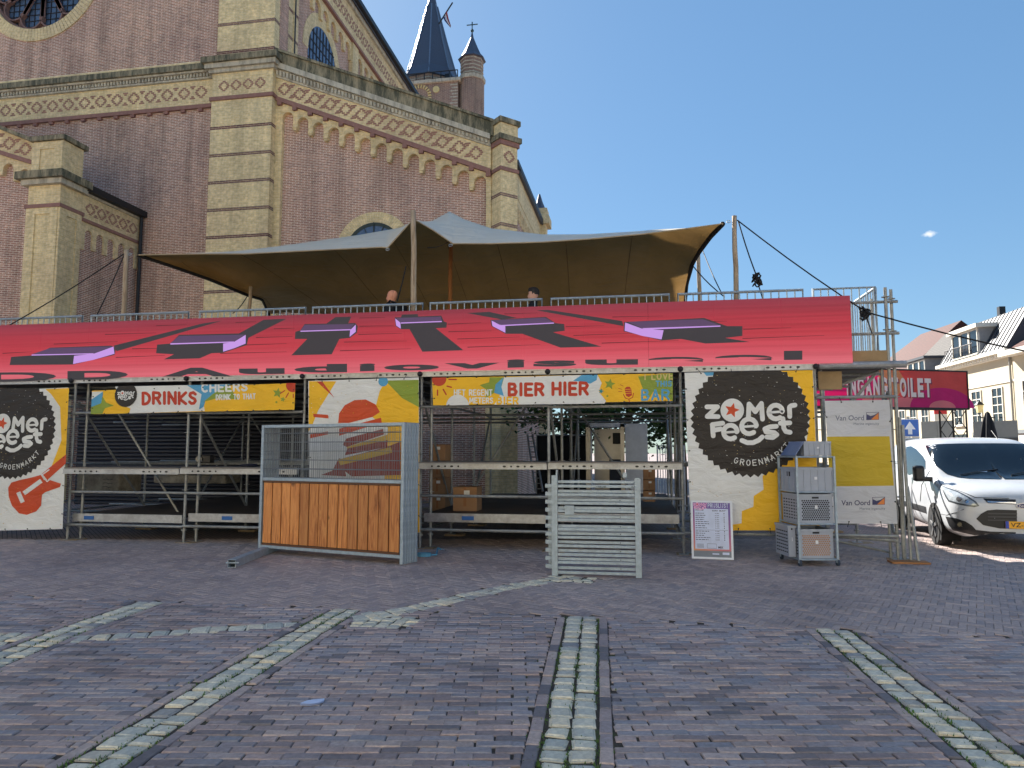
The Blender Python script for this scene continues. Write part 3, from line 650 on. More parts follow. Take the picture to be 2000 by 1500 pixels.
def block(l, wd, h, cham, seed, jit=.0):
    """one paving stone, top face chamfered, centred on its footprint, top at z=0"""
    rnd = random.Random(seed); a, b = l / 2, wd / 2; J = lambda: rnd.uniform(-jit, jit)
    low = [(-a + J(), -b + J()), (a + J(), -b + J()), (a + J(), b + J()), (-a + J(), b + J())]
    v = [(x, y, -h) for x, y in low] + [(x, y, -cham) for x, y in low] + [(x * (1 - 2 * cham / l) + J() * .3, y * (1 - 2 * cham / wd) + J() * .3, J() * .15) for x, y in low]
    f = [(0, 1, 5, 4), (1, 2, 6, 5), (2, 3, 7, 6), (3, 0, 4, 7), (4, 5, 9, 8), (5, 6, 10, 9), (6, 7, 11, 10), (7, 4, 8, 11), (8, 9, 10, 11)]
    return v, f
BV = [block(.197, .0735, .03, .006, i, .003) for i in range(14)]
HV = [block(.203, .0665, .03, .004, 40 + i, .0015) for i in range(8)]
def stones_to_mesh(name, L, mat):
    vs = []; fs = []; tone = []
    for (x, d, ang, z, var, tn, tilt) in L:
        v, f = var; n = len(vs); cs, sn = math.cos(ang), math.sin(ang)
        for p in v:
            q = cw(x + p[0] * cs - p[1] * sn, d + p[0] * sn + p[1] * cs); vs.append((q.x, q.y, z + p[2] + p[0] * tilt[0] + p[1] * tilt[1]))
        for g in f: fs.append(tuple(i + n for i in g)); tone.append(tn)
    me = bpy.data.meshes.new(name); me.from_pydata(vs, [], fs); me.materials.append(mat)
    me.attributes.new('tone', 'FLOAT', 'FACE').data.foreach_set('value', tone); return me
TOP = .03
field = []; rnd = random.Random(3)
# running-bond field, rows parallel to the picture
rowp, colp = .078, .200
for j in range(0, 72):
    d = 2.9 + j * rowp
    for i in range(-34, 35):
        x = i * colp + (.1 if j % 2 else 0) + rnd.uniform(-.006, .006)
        if abs(x) > d * .74 + .3 or d > bline(x) - .03: continue
        dd = d + .02 * math.sin(x * 1.3 + j * .2) * 0 + rnd.uniform(-.004, .004)
        ok = [not instrip(x + e_ * .01, dd, .095) for e_ in range(-9, 10)]
        if not any(ok): continue
        var = BV[rnd.randrange(14)]
        if not all(ok):                 # cut brick against the border course
            runs = []; st_ = None
            for q_, v_ in enumerate(ok + [False]):
                if v_ and st_ is None: st_ = q_
                if not v_ and st_ is not None: runs.append((q_ - st_, st_)); st_ = None
            ln_q, st_ = max(runs)
            if ln_q < 4: continue
            x = x + ((st_ + (ln_q - 1) / 2) - 9) * .01; var = block(ln_q * .01, .0735, .03, .006, rnd.randrange(999), .003)
        field.append((x, dd, rnd.uniform(-.02, .02), TOP + rnd.uniform(-.003, .0025), var, rnd.random(), (rnd.uniform(-.018, .018), rnd.uniform(-.03, .03))))
# dark border courses along the straight strips and along the edge of the herringbone
def course(pts, off, step=.2):
    acc = 0
    for a, b in zip(pts, pts[1:]):
        dv = (b - a); Ln = dv.length; dv /= Ln; nv = Vector((-dv.y, dv.x)); k = 0
        while k * step < Ln - .05:
            p = a + dv * (k * step + step / 2) + nv * off
            if p.y > 2.8 and p.y < bline(p.x) + .02: field.append((p.x, p.y, math.atan2(dv.y, dv.x), TOP + rnd.uniform(-.004, .002), BV[rnd.randrange(14)], rnd.choice((.45, .4, .92, .05)), (0, 0)))
            k += 1
for pts, n, s in STR[:4]:
    for sg in (-1, 1): course(pts, sg * (n * s / 2 + .05))
bln = [Vector((x, bline(x))) for x in [-7 + .5 * i for i in range(29)]]
bl_save = bline
for a, b in zip(bln, bln[1:]):
    dv = b - a; n = max(1, int(dv.length / .2))
    for k in range(n):
        p = a + dv * ((k + .5) / n)
        if not instrip(p.x, p.y, .02): field.append((p.x, p.y, math.atan2(dv.y, dv.x), TOP, BV[rnd.randrange(14)], rnd.random(), (0, 0)))
# herringbone beyond
her = []; u = .0685
A0 = R(45 + 12); c45, s45 = math.cos(A0), math.sin(A0); Lb = 3 * u
for i in range(-130, 131):
    for j in range(-60, 61):
        # 90 degree herringbone with 3:1 bricks: pairs on a skewed lattice
        for o in (0, 1):
            bx = (i + j * 3) * u; by = (i - j * 3) * u
            if o == 0: lx, ly, an = bx + 1.5 * u, by + .5 * u, 0
            else: lx, ly, an = bx + .5 * u, by + 2.5 * u, math.pi / 2
            x = lx * c45 - ly * s45; d = lx * s45 + ly * c45 + 9.0
            if d < bl_save(x) + .03 or d > 13.2 or abs(x) > d * .74 + .3: continue
            if instrip(x, d, .05): continue
            her.append((x, d, an + A0, TOP - .003 + rnd.uniform(-.003, .002), HV[rnd.randrange(8)], rnd.random(), (rnd.uniform(-.02, .02), rnd.uniform(-.02, .02))))
field.sort(key=lambda q: q[1])
big, rest = field[:300], field[300:]
bme = []
for k, (v, f) in enumerate(BV):
    me = bpy.data.meshes.new('paving_brick'); me.from_pydata(v, [], f); me.materials.append(M['pave'])
    me.attributes.new('tone', 'FLOAT', 'FACE').data.foreach_set('value', [k * .37 % 1] * len(f)); bme.append(me)
for (x, d, an, z, var, tn, ti) in big:
    p = cw(x, d)
    if var in BV: mq = bme[BV.index(var)]
    else:
        mq = bpy.data.meshes.new('paving_brick'); mq.from_pydata(var[0], [], var[1]); mq.materials.append(M['pave']); mq.attributes.new('tone', 'FLOAT', 'FACE').data.foreach_set('value', [.5] * len(var[1]))
    inst('paving_brick', mq, square, (p.x, p.y, z), (ti[1], -ti[0], an + YAW))
o = bpy.data.objects.new('paving_bricks', stones_to_mesh('paving_bricks', rest, M['pave'])); C.objects.link(o); o.parent = square; o['kind'] = 'stuff'
o = bpy.data.objects.new('herringbone_bricks', stones_to_mesh('herringbone_bricks', her, M['herring'])); C.objects.link(o); o.parent = square; o['kind'] = 'stuff'
# granite setts
SV = []
for i in range(10):
    rq = random.Random(i); v, f = block(.138 + rq.uniform(-.012, .008), .134 + rq.uniform(-.012, .01), .035, .013, 80 + i, .009)
    me = bpy.data.meshes.new('granite_sett'); me.from_pydata(v, [], f); me.materials.append(M['sett'])
    me.attributes.new('tone', 'FLOAT', 'FACE').data.foreach_set('value', [i * .29 % 1] * len(f))
    bm = bmesh.new(); bm.from_mesh(me); bmesh.ops.bevel(bm, geom=[e for e in bm.edges], offset=.008, segments=2, affect='EDGES', clamp_overlap=True); bm.to_mesh(me); bm.free()
    SV.append(me)
setts = []
for pts, n, s in STR:
    done_ = list(setts)
    cum = [0]; 
    for a, b in zip(pts, pts[1:]): cum.append(cum[-1] + (b - a).length)
    for c in range(n):
        k = 0; sdist = rnd.uniform(0, .05)
        while sdist < cum[-1]:
            for q in range(len(pts) - 1):
                if sdist <= cum[q + 1]: break
            a, b = pts[q], pts[q + 1]; dv = (b - a).normalized(); nv = Vector((-dv.y, dv.x))
            p = a + dv * (sdist - cum[q]) + nv * ((c - (n - 1) / 2) * s)
            if 2.7 < p.y < 15 and not any(((p.x - t[0]) ** 2 + (p.y - t[1]) ** 2) < (s * .74) ** 2 for t in done_): setts.append((p.x, p.y, math.atan2(dv.y, dv.x), s))
            sdist += s * (.66 if n == 1 else 1) * rnd.uniform(1.0, 1.07)
for (x, d, an, s) in setts:
    p = cw(x, d); k = s / .15 * rnd.uniform(1.04, 1.1); ks = (k * (.72 if s > .2 else 1), k * (1.12 if s > .2 else 1), 1); inst('granite_sett', SV[rnd.randrange(10)], square, (p.x, p.y, TOP + rnd.uniform(-.004, .006)), (rnd.uniform(-.03, .03), rnd.uniform(-.03, .03), an + YAW + rnd.uniform(-.06, .06) + rnd.choice((0, math.pi))), ks)
MB().poly([cw(-16, 2, .018), cw(16, 2, .018), cw(16, 13.2, .018), cw(-16, 13.2, .018)]).build('joint_bed', M['joint'], square)
# weeds in the joints beside the setts
gr = MB(); rg = random.Random(11); cnt = 0
while cnt < 3600:
    pts, n, s = STR[rg.choice((0, 0, 0, 1, 1, 1, 2, 2, 2, 3))]; q = rg.randrange(len(pts) - 1); a, b = pts[q], pts[q + 1]; t = rg.random(); p = a + (b - a) * t
    dv = (b - a).normalized(); nv = Vector((-dv.y, dv.x)); off = rg.choice((-1, 0, 1, -1, 1, 0)) * s * n / 2 + rg.gauss(0, .012 if rg.random() < .75 else .12)
    p = p + nv * off
    if math.sin(p.x * 5.1 + p.y * 3.3) + math.sin(p.y * 7 - p.x * 2) < rg.uniform(-1.4, 1.2) or p.y < 2.8 or p.y > bl_save(p.x): continue
    c = cw(p.x, p.y, TOP - .008); an = rg.uniform(0, 6.3); h = rg.uniform(.006, .024); ww = rg.uniform(.003, .007); le = Vector((math.cos(an), math.sin(an), 0)); sd_ = Vector((-le.y, le.x, 0)) * ww
    gr.poly([c - sd_, c + sd_, c + le * rg.uniform(.004, .022) + Vector((0, 0, h))]); cnt += 1
g = gr.build('joint_weeds', simple('weed_green', (74, 104, 38), .8, var=.4, scale=3), None, recalc=False); tag(g, 'small green weeds growing in the joints beside the granite setts', 'weeds', kind='stuff')
# ------------------------------------------------------------------ scaffold stage
YS = 11.5
M['galv'] = galv('galvanised_tube', (164, 166, 164), .5, .5, .6)
M['galv2'] = galv('galvanised_bright', (168, 182, 192), .45, .35, .08)
M['alu'] = galv('aluminium_edge', (176, 178, 180), .4, .6, .45)
M['deckwood'] = simple('stage_deck_plywood', (66, 56, 52), .7, var=.25, scale=3)
M['timber'] = simple('raw_timber', (150, 126, 92), .8, var=.25, scale=4)
M['blackp'] = simple('black_plastic', (20, 20, 22), .5)
stage = empty('scaffold_stage', (0, 0, 0), 0, 'grey scaffold stage with bar decks below and railed platform on top', 'stage')
PXP = [-280, -75, 140, 365, 592, 822, 1072, 1332, 1597, 1745]
PX = [W(p, 900, YS)[0] for p in PXP]
zDeck = 2.93
def std_mesh(h, key):
    m = MB().tube((0, 0, 0), (0, 0, h), .0242, 10)
    z = .35
    while z < h: m.lathe([(.06, z), (.06, z + .009)], 0, 0, 8); z += .5
    return m.mesh('standard', M['galv'], 'auto')
sm = std_mesh(2.86, 'a'); sml = std_mesh(4.0, 'b')
base = MB().box(-.075, -.075, 0, .075, .075, .008).tube((0, 0, .008), (0, 0, .22), .018, 8).lathe([(.05, .2), (.05, .225)], 0, 0, 8).mesh('base_jack', M['galv'], 'auto')
pad = MB().box(-.16, -.13, 0, .2, .13, .03).mesh('timber_pad', M['timber'])
rows = [YS, 13.5, 15.4, 17.2]
for i, x in enumerate(PX):
    for r, y in enumerate(rows):
        if r and i in (0, 1): continue
        for dx, dy in (((0, 0), (.13, .16)) if r == 0 and i not in (6,) else ((0, 0),)):
            inst('standard', sml if (i == 9 and r == 0) else sm, stage, (x + dx, y + dy, .06 + .02)); inst('base_jack', base, stage, (x + dx, y + dy, .03))
        inst('timber_pad', pad, stage, (x + .05, y + .05, .0 if r else .003))
def tubep(name, a, b, r=.0242, mat='galv'):
    return MB().tube(a, b, r, 8).build(name, M[mat], stage, 'auto')
for i in range(len(PX) - 1):
    x0, x1 = PX[i], PX[i + 1]; mid = (PXP[i] + PXP[i + 1]) / 2
    zb = .30 + .012 * (i - 2)
    tubep('ledger', (x0, YS - .05, zb), (x1, YS - .05, zb))
    if i in (2, 3, 5, 6):
        tubep('ledger', (x0, YS - .02, .88), (x1, YS - .02, .88))
        zt = W(mid, 806 if i < 4 else 794, YS)[1]; tubep('ledger', (x0, YS - .05, zt), (x1, YS - .05, zt))
    for y in rows[1:]:
        if i < 1: continue
        for z in (.35, 1.35, 2.3, 2.75): tubep('ledger', (x0, y, z), (x1, y, z), .022)
    for z in (.3, 2.45, 2.78):
        tubep('transom', (x0, YS, z), (x0, rows[-1], z), .022)
    if i >= 1:
        for y in (11.9, 12.6, 13.9, 14.7, 16.2): tubep('transom', (x0, y, 2.8), (x1, y, 2.8), .02)
for (i, y, s) in ((2, 12.2, 1), (3, 15.4, -1), (4, 13.5, 1), (5, 13.5, -1), (6, 15.4, 1), (2, 17.2, 1), (3, 17.2, 1), (7, 13.5, 1), (8, 15.4, 1)):
    a, b = (PX[i] + .1, PX[i + 1] - .6)
    if s < 0: a, b = b, a
    tubep('brace', (a, y + .06, 2.6), (b, y + .06, .4), .022)
for i in range(2, 10):                  # braces in the side planes
    tubep('brace', (PX[i], rows[0] + .1, 2.5), (PX[i], rows[1], .5), .022); tubep('brace', (PX[i], rows[2], .5), (PX[i], rows[3], 2.5), .022)
# slotted deck beams along the front
def beam(name, x0, x1, z0, z1, y0, par=stage):
    L_b = x1 - x0; zc = (z0 + z1) / 2
    b = MB().box(x0 + .01, y0, z0, x1 - .01, y0 + .07, z1); b.box(x0 + .01, y0 - .012, z1 - .012, x1 - .01, y0 + .0, z1); b.box(x0 + .01, y0 - .012, z0, x1 - .01, y0, z0 + .012)
    o = b.build(name, M['alu'], par)
    h = MB()
    for k, c in enumerate([x0 + .25 + j * .11 for j in range(5)] + [x1 - .25 - j * .11 for j in range(5)]):
        r = .017 if k % 2 == 0 else .028
        h.prism([(c + r * math.cos(t * math.pi / 5) , zc + .016 * math.sin(t * math.pi / 5)) for t in range(10)], y0 - .003, y0 + .004)
    tag(h.build('beam_slots', M['blackp'], o), kind='stuff')
    return o
for i in range(len(PX) - 1):
    x0, x1 = PX[i], PX[i + 1] + (.22 if i == 8 else 0)
    zt = W((PXP[i] + PXP[i + 1]) / 2, 745 - .0215 * (PXP[i] + PXP[i + 1]) / 2, YS - .1)[1]
    if i == 8: MB().tube((PX[8] + .05, YS - .06, 2.9), (x1, YS - .06, 2.9), .055, 10).build('end_rail', M['alu'], stage, 'auto')
    else: beam('deck_beam', x0, x1, 2.84, 2.925, YS - .1)
    inst('joint_bolt', MB().ball((0, 0, 0), .045, 6).mesh('joint_bolt', M['darkmetal']), stage, (x0, YS - .12, 2.885))
    if i in (2, 3, 5, 6):
        zc = W((PXP[i] + PXP[i + 1]) / 2, 921 if i < 4 else 911, YS - .2)[1]
        beam('counter_beam', x0, x1, zc - .045, zc + .045, YS - .2)
        MB().box(x0 + .02, YS - .19, zc + .046, x1 - .02, YS + .5, zc + .07).build('counter_board', simple('counter_board_ply', (120, 112, 104), .7), stage)
        zd = W((PXP[i] + PXP[i + 1]) / 2, 1012, YS + .05)[1] - .0
        MB().box(x0 + .06, YS + .02, zd - .07, x1 - .06, YS + .07, zd + .07).build('deck_edge', M['alu'], stage)
        MB().box(x0 + .3 + .4 * (i % 2), YS + .015, zd - .035, x0 + .5 + .4 * (i % 2), YS + .02, zd + .03).build('deck_sticker', simple('blue_sticker', (30, 92, 160), .5), stage)
        for q in range(5):
            MB().box(x0 + .06, YS + .08 + q * 1.14, zd + .02, x1 - .06, YS + 1.2 + q * 1.14, zd + .06).build('lower_deck_panel', M['deckwood'], stage)
for i in range(1, len(PX) - 1):
    for q in range(7 if i < 6 else 5 if i < 7 else 3):  # rear rows added unseen to shade the church wall; right bays shortened for sun
        MB().box(PX[i] + .01, YS + .02 + q * 1.15, 2.86, PX[i + 1] - .01, YS + 1.15 + q * 1.15, zDeck).build('upper_deck_panel', M['deckwood'], stage)
# end of the stage: toe board, clamped tubes, extra uprights
xe = PX[9]; xled = W(1662, 640, YS - .1)[0]
MB().box(xled + .02, YS - .02, 2.96, xe - .02, YS + .02, 3.12).build('toe_board', M['timber'], stage)
MB().box(PX[8] + .08, YS + .1, 2.55, PX[8] + .42, YS + .14, 2.83).build('plywood_scrap', M['timber'], stage)
for z in (W(1700, 588, YS)[1], W(1700, 650, YS)[1]): tubep('ledger', (xled - .2, YS + .1, z), (xe + .2, YS + .1, z), .024)
for ex_, ey_ in ((-.07, .09), (.07, -.02)): tubep('standard', (xe + ex_, YS + ey_, .05), (xe + ex_, YS + ey_, 2.86), .024)
tubep('brace', (xe, YS + .1, .4), (xe, rows[1], 2.4), .022); tubep('ledger', (xe, YS, 1.4), (xe, rows[1], 1.4), .022)
tubep('standard', (xe - .16, YS + .14, 2.9), (xe - .16, YS + .14, W(1718, 580, YS)[1]))
tubep('ledger', (PX[8], YS - .05, W(1670, 776, YS)[1]), (xe + .06, YS - .05, W(1670, 776, YS)[1]))
tubep('brace', (PX[8] + .35, YS + .3, 2.6), (xe - .05, YS + .3, 2.84), .024); tubep('brace', (PX[8] + .35, YS + .3, 2.05), (xe - .1, YS + .3, 2.8), .024)
tubep('ledger', (PX[8], YS, .36), (xe, YS, .3)); tubep('brace', (PX[8], YS + .1, .32), (xe, YS + .2, .1), .02)
# leaning loose tubes at the end
poles = []
for k, (a, b) in enumerate((((1757, 815), (1768, 1098)), ((1762, 830), (1780, 1101)), ((1770, 950), (1795, 1103)))):
    zt = W(a[0], a[1], YS - .05)[1]; xt = W(a[0], a[1], YS - .05)[0]; gb = G(b[0], b[1])
    o = MB().tube((xt, YS - .05 - .02 * k, zt), (gb.x, gb.y, .035), .024, 8).build('scaffold_tube', M['galv'], None, 'auto')
    tag(o, ['long loose scaffold tube leaning innermost at the stage end', 'loose scaffold tube leaning between two others at the stage end', 'short loose scaffold tube leaning outermost at the stage end'][k], 'scaffold tube', 'loose tubes leaning at the stage end')
gb = G(1780, 1104); o = MB().box(gb.x - .28, gb.y - .1, .03, gb.x + .22, gb.y + .12, .055).build('wooden_board', simple('orange_ply', (160, 110, 66), .8), None); tag(o, 'flat wooden board under the stage end on the paving', 'board')
# ------------------------------------------------------------------ LED wall
def ledmat(name, stops=None, col=None, k=.78):
    t = NT(name)
    if stops:
        tc = t.n('TexCoord'); sp = t.n('SeparateXYZ'); t.l(tc.outputs['Object'], sp.inputs[0])
        mr = t.n('MapRange'); mr.inputs[1].default_value = 2.97; mr.inputs[2].default_value = 3.95; t.l(sp.outputs[2], mr.inputs[0])
        c = t.ramp(mr.outputs[0], [(p, lin(q)) for p, q in stops])
        sv = t.coord(scale=(.25, 1, 26)); c = t.mix(1.0, c, t.ramp(t.noise(sv, 1.0, 4, .6), [(.3, (.84, .80, .80, 1)), (.6, (1.05, 1.05, 1.05, 1))]), 'MULTIPLY')
    else: c = None
    t.set('Base Color', (.012, .012, .014, 1)); t.set('Roughness', .6); t.set('Specular IOR Level', .2)
    if c: t.l(c, t.b.inputs['Emission Color'])
    else: t.b.inputs['Emission Color'].default_value = lin(col)
    t.set('Emission Strength', k); return t.mat
LEDK = 2 ** -S.view_settings.exposure
led = empty('led_wall', (0, 0, 0), 0, 'long red led wall showing black and lilac faders and lettering', 'led screen')
lm = ledmat('led_red', [(0, (216, 104, 116)), (.2, (204, 78, 92)), (.45, (188, 56, 68)), (.72, (172, 50, 64)), (1, (138, 52, 68))], k=LEDK)
zl0, zl1 = 2.93, 3.95; YL = YS - .13
n = 17; x0 = xled - n * 1.0
for k in range(n):
    MB().box(x0 + k + .0022, YL, zl0, x0 + k + .9978, YL + .09, zl1).build('screen_panel', lm, led)
MB().box(x0, YL + .09, zl0, xled, YL + .12, zl1).build('screen_frame', M['blackp'], led)
LEV = {}
class Print:
    """flat artwork laid on the front of an upright sheet at plane Y; layers stand a fraction of a millimetre apart"""
    def __init__(s, Y, org=(0, 0), zoom=1.0, shift=(0, 0), fn=None):
        s.Y = Y; s.mb = MB(); s.mats = []; s.lv = 0; s.cnt = 0; s.org = org; s.z = zoom; s.sh = shift; s.fn = fn; s.clip = None
    def P(s, x, y):
        if s.fn: return s.fn(x, y)
        X, Z = W(s.org[0] + x / s.z, s.org[1] + y / s.z, s.Y); return (X + s.sh[0], Z + s.sh[1])
    def mat(s, m):
        if m not in s.mats: s.mats.append(m)
        s.mb.m = s.mats.index(m)
    def layer(s): s.lv += 1
    def pl(s, pts, m, sub=0):
        s.mat(m); y = s.Y - .0008 * (s.lv + 1) - (s.cnt % 12) * .00006; s.cnt += 1
        q = [s.P(*p) for p in pts]
        if s.clip:
            x0, x1, z0, z1 = s.clip; q = [(min(max(a, x0), x1), min(max(b, z0), z1)) for a, b in q]
        s.mb.poly([(a, y, b) for a, b in q])
    def disc(s, cx, cy, r, m, n=36, ry=None, a0=0, a1=2 * math.pi, sub=0):
        ry = ry or r; s.pl([(cx + r * math.cos(a0 + (a1 - a0) * i / n), cy + ry * math.sin(a0 + (a1 - a0) * i / n)) for i in range(n + (a1 - a0 < 6.2))], m, sub)
    def star(s, cx, cy, r, m, rot=0, k=.45):
        s.pl([(cx + (r if i % 2 == 0 else r * k) * math.sin(rot + math.pi * i / 5), cy - (r if i % 2 == 0 else r * k) * math.cos(rot + math.pi * i / 5)) for i in range(10)], m)
    def stroke(s, pts, w_, m, rnd_=True):
        h = w_ / 2; c = 0
        for a, b in zip(pts, pts[1:]):
            dx, dy = b[0] - a[0], b[1] - a[1]; L_ = math.hypot(dx, dy) or 1e-6; nx, ny = -dy / L_ * h, dx / L_ * h
            s.pl([(a[0] + nx, a[1] + ny), (b[0] + nx, b[1] + ny), (b[0] - nx, b[1] - ny), (a[0] - nx, a[1] - ny)], m, c % 4); c += 1
            if rnd_: s.disc(b[0], b[1], h, m, 12, sub=c % 4); c += 1
        if rnd_: s.disc(pts[0][0], pts[0][1], h, m, 12, sub=3)
    def quadtext(s, txt, quad, m, bold=.0, sub=0):         # Blender's built-in font squeezed into a quad TL TR BR BL
        vs, fs = glyphs(txt, bold); s.mat(m); y = s.Y - .0008 * (s.lv + 1) - sub * .00018
        q = []
        for (u, v) in vs:
            a = [quad[0][k] + (quad[1][k] - quad[0][k]) * u for k in (0, 1)]; b = [quad[3][k] + (quad[2][k] - quad[3][k]) * u for k in (0, 1)]
            X, Z = s.P(b[0] + (a[0] - b[0]) * v, b[1] + (a[1] - b[1]) * v); q.append((X, y, Z))
        s.mb._add(q, fs)
    def word(s, txt, x0, y0, x1, y1, w_, m, slope=0.0, gap=.35, jit=0.0):    # stroke lettering between x0..x1, top y0, bottom y1
        ad = [GLW.get(c, .62) for c in txt]; tot = sum(ad) + gap * (len(txt) - 1); k = (x1 - x0) / tot; x = x0; rj = random.Random(len(txt) * 7)
        for c, a in zip(txt, ad):
            o = slope * (x - x0) + rj.uniform(-jit, jit)
            for st in GL.get(c, []): s.stroke([(x + p[0] * a * k, y1 + o - p[1] * (y1 - y0)) for p in st], w_, m)
            x += (a + gap) * k
    def done(s, name, parent): return s.mb.build(name, s.mats, parent, recalc=False)
_G = {}
def glyphs(txt, bold):
    key = (txt, bold)
    if key in _G: return _G[key]
    cu = bpy.data.curves.new('t', 'FONT'); cu.body = txt; cu.size = 1; cu.offset = bold; cu.resolution_u = 4
    ob = bpy.data.objects.new('t', cu); C.objects.link(ob); bpy.context.view_layer.update()
    me = bpy.data.meshes.new_from_object(ob.evaluated_get(bpy.context.evaluated_depsgraph_get()))
    xs = [v.co.x for v in me.vertices]; ys = [v.co.y for v in me.vertices]
    vs = [((v.co.x - min(xs)) / (max(xs) - min(xs)), (v.co.y - min(ys)) / (max(ys) - min(ys))) for v in me.vertices]
    fs = [tuple(p.vertices) for p in me.polygons]
    bpy.data.objects.remove(ob); bpy.data.curves.remove(cu); bpy.data.meshes.remove(me); _G[key] = (vs, fs); return _G[key]
def arcp(cx, cy, rx, ry, a0, a1, n=8): return [(cx + rx * math.cos(R(a0 + (a1 - a0) * i / n)), cy + ry * math.sin(R(a0 + (a1 - a0) * i / n))) for i in range(n + 1)]
GL = {'A': [[(0, 0), (.5, 1), (1, 0)], [(.2, .35), (.8, .35)]], 'B': [[(0, 0), (0, 1), (.7, .97), (.85, .78), (.7, .55), (0, .52)], [(.7, .53), (1, .3), (.8, .04), (0, 0)]],
      'C': [arcp(.55, .5, .55, .5, 50, 310)], 'D': [[(0, 0), (0, 1)], [(0, 1)] + arcp(.2, .5, .8, .5, 80, -80) + [(0, 0)]], 'E': [[(1, 1), (0, 1), (0, 0), (1, 0)], [(0, .52), (.85, .52)]],
      'F': [[(1, 1), (0, 1), (0, 0)], [(0, .5), (.8, .5)]], 'G': [arcp(.5, .5, .5, .5, 50, 330) + [(1, .45), (.6, .45)]], 'H': [[(0, 0), (0, 1)], [(1, 0), (1, 1)], [(0, .5), (1, .5)]], 'I': [[(.5, 0), (.5, 1)]],
      'J': [[(.8, 1), (.8, .25), (.5, 0), (.1, .12)]], 'K': [[(0, 0), (0, 1)], [(1, 1), (.05, .45), (1, 0)]], 'L': [[(0, 1), (0, 0), (1, 0)]], 'M': [[(0, 0), (.08, 1), (.5, .3), (.92, 1), (1, 0)]],
      'N': [[(0, 0), (0, 1), (1, 0), (1, 1)]], 'O': [arcp(.5, .5, .5, .5, 0, 360, 14)], 'P': [[(0, 0), (0, 1), (.8, .95), (1, .75), (.8, .5), (0, .45)]], 'R': [[(0, 0), (0, 1), (.8, .95), (1, .75), (.8, .52), (0, .47)], [(.5, .48), (1, 0)]],
      'S': [[(.95, .85), (.6, 1), (.15, .92), (.05, .72), (.3, .56), (.8, .42), (.95, .24), (.7, .03), (.3, 0), (0, .15)]], 'T': [[(0, 1), (1, 1)], [(.5, 1), (.5, 0)]], 'U': [[(0, 1), (0, .3), (.2, .04), (.5, 0), (.8, .04), (1, .3), (1, 1)]],
      'V': [[(0, 1), (.5, 0), (1, 1)]], 'Y': [[(0, 1), (.5, .5), (1, 1)], [(.5, .5), (.5, 0)]]}
GLW = {'I': .12, 'M': .85, ' ': .35, 'E': .55, 'L': .5, 'J': .5, 'F': .55, 'S': .58}
E1 = {k: ledmat('led_' + k, col=c, k=LEDK) for k, c in (('black', (58, 54, 58)), ('plum', (88, 66, 98)), ('lilac', (196, 150, 226)), ('line', (92, 30, 38)))}
pr = Print(YL)
for p in ([(222, 675), (395, 632), (435, 626), (228, 686)], [(460, 655), (515, 624.5), (560, 622.5), (485, 660)], [(632, 636), (655, 619.5), (686, 618.5), (678, 636)], [(783, 620), (785, 614.5), (816, 613.5), (817, 620)], [(912, 611.5), (955, 609), (1010, 621), (980, 624)], [(1048, 606.2), (1070, 605.2), (1215, 627), (1218, 637)]): pr.pl(p, E1['black'])
for a in ((205, 653, 305, 650), (105, 672, 230, 667), (5, 690, 62, 687), (258, 681, 330, 680), (226, 698, 322, 694), (305, 636, 365, 634), (460, 630, 500, 628), (535, 642, 575, 641), (430, 690, 560, 687), (500, 659, 572, 657), (470, 674, 560, 671), (702, 637, 768, 636), (700, 653, 785, 651), (672, 668, 795, 666), (664, 685, 803, 681), (702, 621, 752, 620), (875, 633, 940, 630), (876, 648, 960, 646), (893, 662, 1015, 658), (913, 678, 1055, 673), (1105, 638, 1180, 636), (1120, 655, 1235, 651), (1175, 670, 1325, 665), (1196, 619, 1295, 617), (1452, 643, 1545, 640), (1450, 661, 1610, 655), (1385, 628, 1420, 627), (985, 613, 1050, 611)):
    pr.pl([(a[0], a[1] - .6), (a[2], a[3] - .2), (a[2], a[3] + .4), (a[0], a[1] + .9)], E1['line'])
pr.layer()
for p in ([(19, 713), (22, 697), (66, 694), (98, 679), (217, 675), (227, 680), (224, 693), (143, 712)], [(305, 690), (307, 673), (333, 671), (350, 654), (480, 651), (486, 657), (482, 674), (436, 689), (413, 690), (390, 700), (320, 702), (340, 692)],
          [(576, 662), (577, 648), (587, 645), (595, 633), (694, 631), (699, 637), (697, 650), (683, 660), (663, 662), (648, 692), (569, 694), (600, 662)], [(771, 620), (862, 616.5), (867, 628), (873, 630), (872, 640), (851, 641), (905, 684), (825, 687), (800, 643), (783, 643), (773, 637)],
          [(958, 625), (1066, 619), (1085, 631), (1102, 633), (1103, 646), (1080, 649), (1175, 677), (1095, 679), (1020, 652), (988, 652), (960, 637)], [(1219, 629), (1375, 621), (1420, 637), (1450, 637), (1450, 656), (1416, 660), (1465, 668), (1378, 671), (1330, 662), (1292, 665), (1218, 647)]): pr.pl(p, E1['black'])
pr.layer()
for p in ([(62, 692), (98, 680), (220, 676.5), (183, 690)], [(333, 670), (350, 656), (478, 653.5), (457, 667)], [(587, 645.5), (595, 634.5), (692, 633), (685, 643)], [(774, 621), (861, 618.5), (863, 627), (783, 630)], [(961, 625.5), (1064, 620.5), (1082, 630), (977, 635)], [(1225, 628.5), (1373, 623.5), (1407, 635.5), (1254, 641)]): pr.pl(p, E1['plum'])
pr.layer()
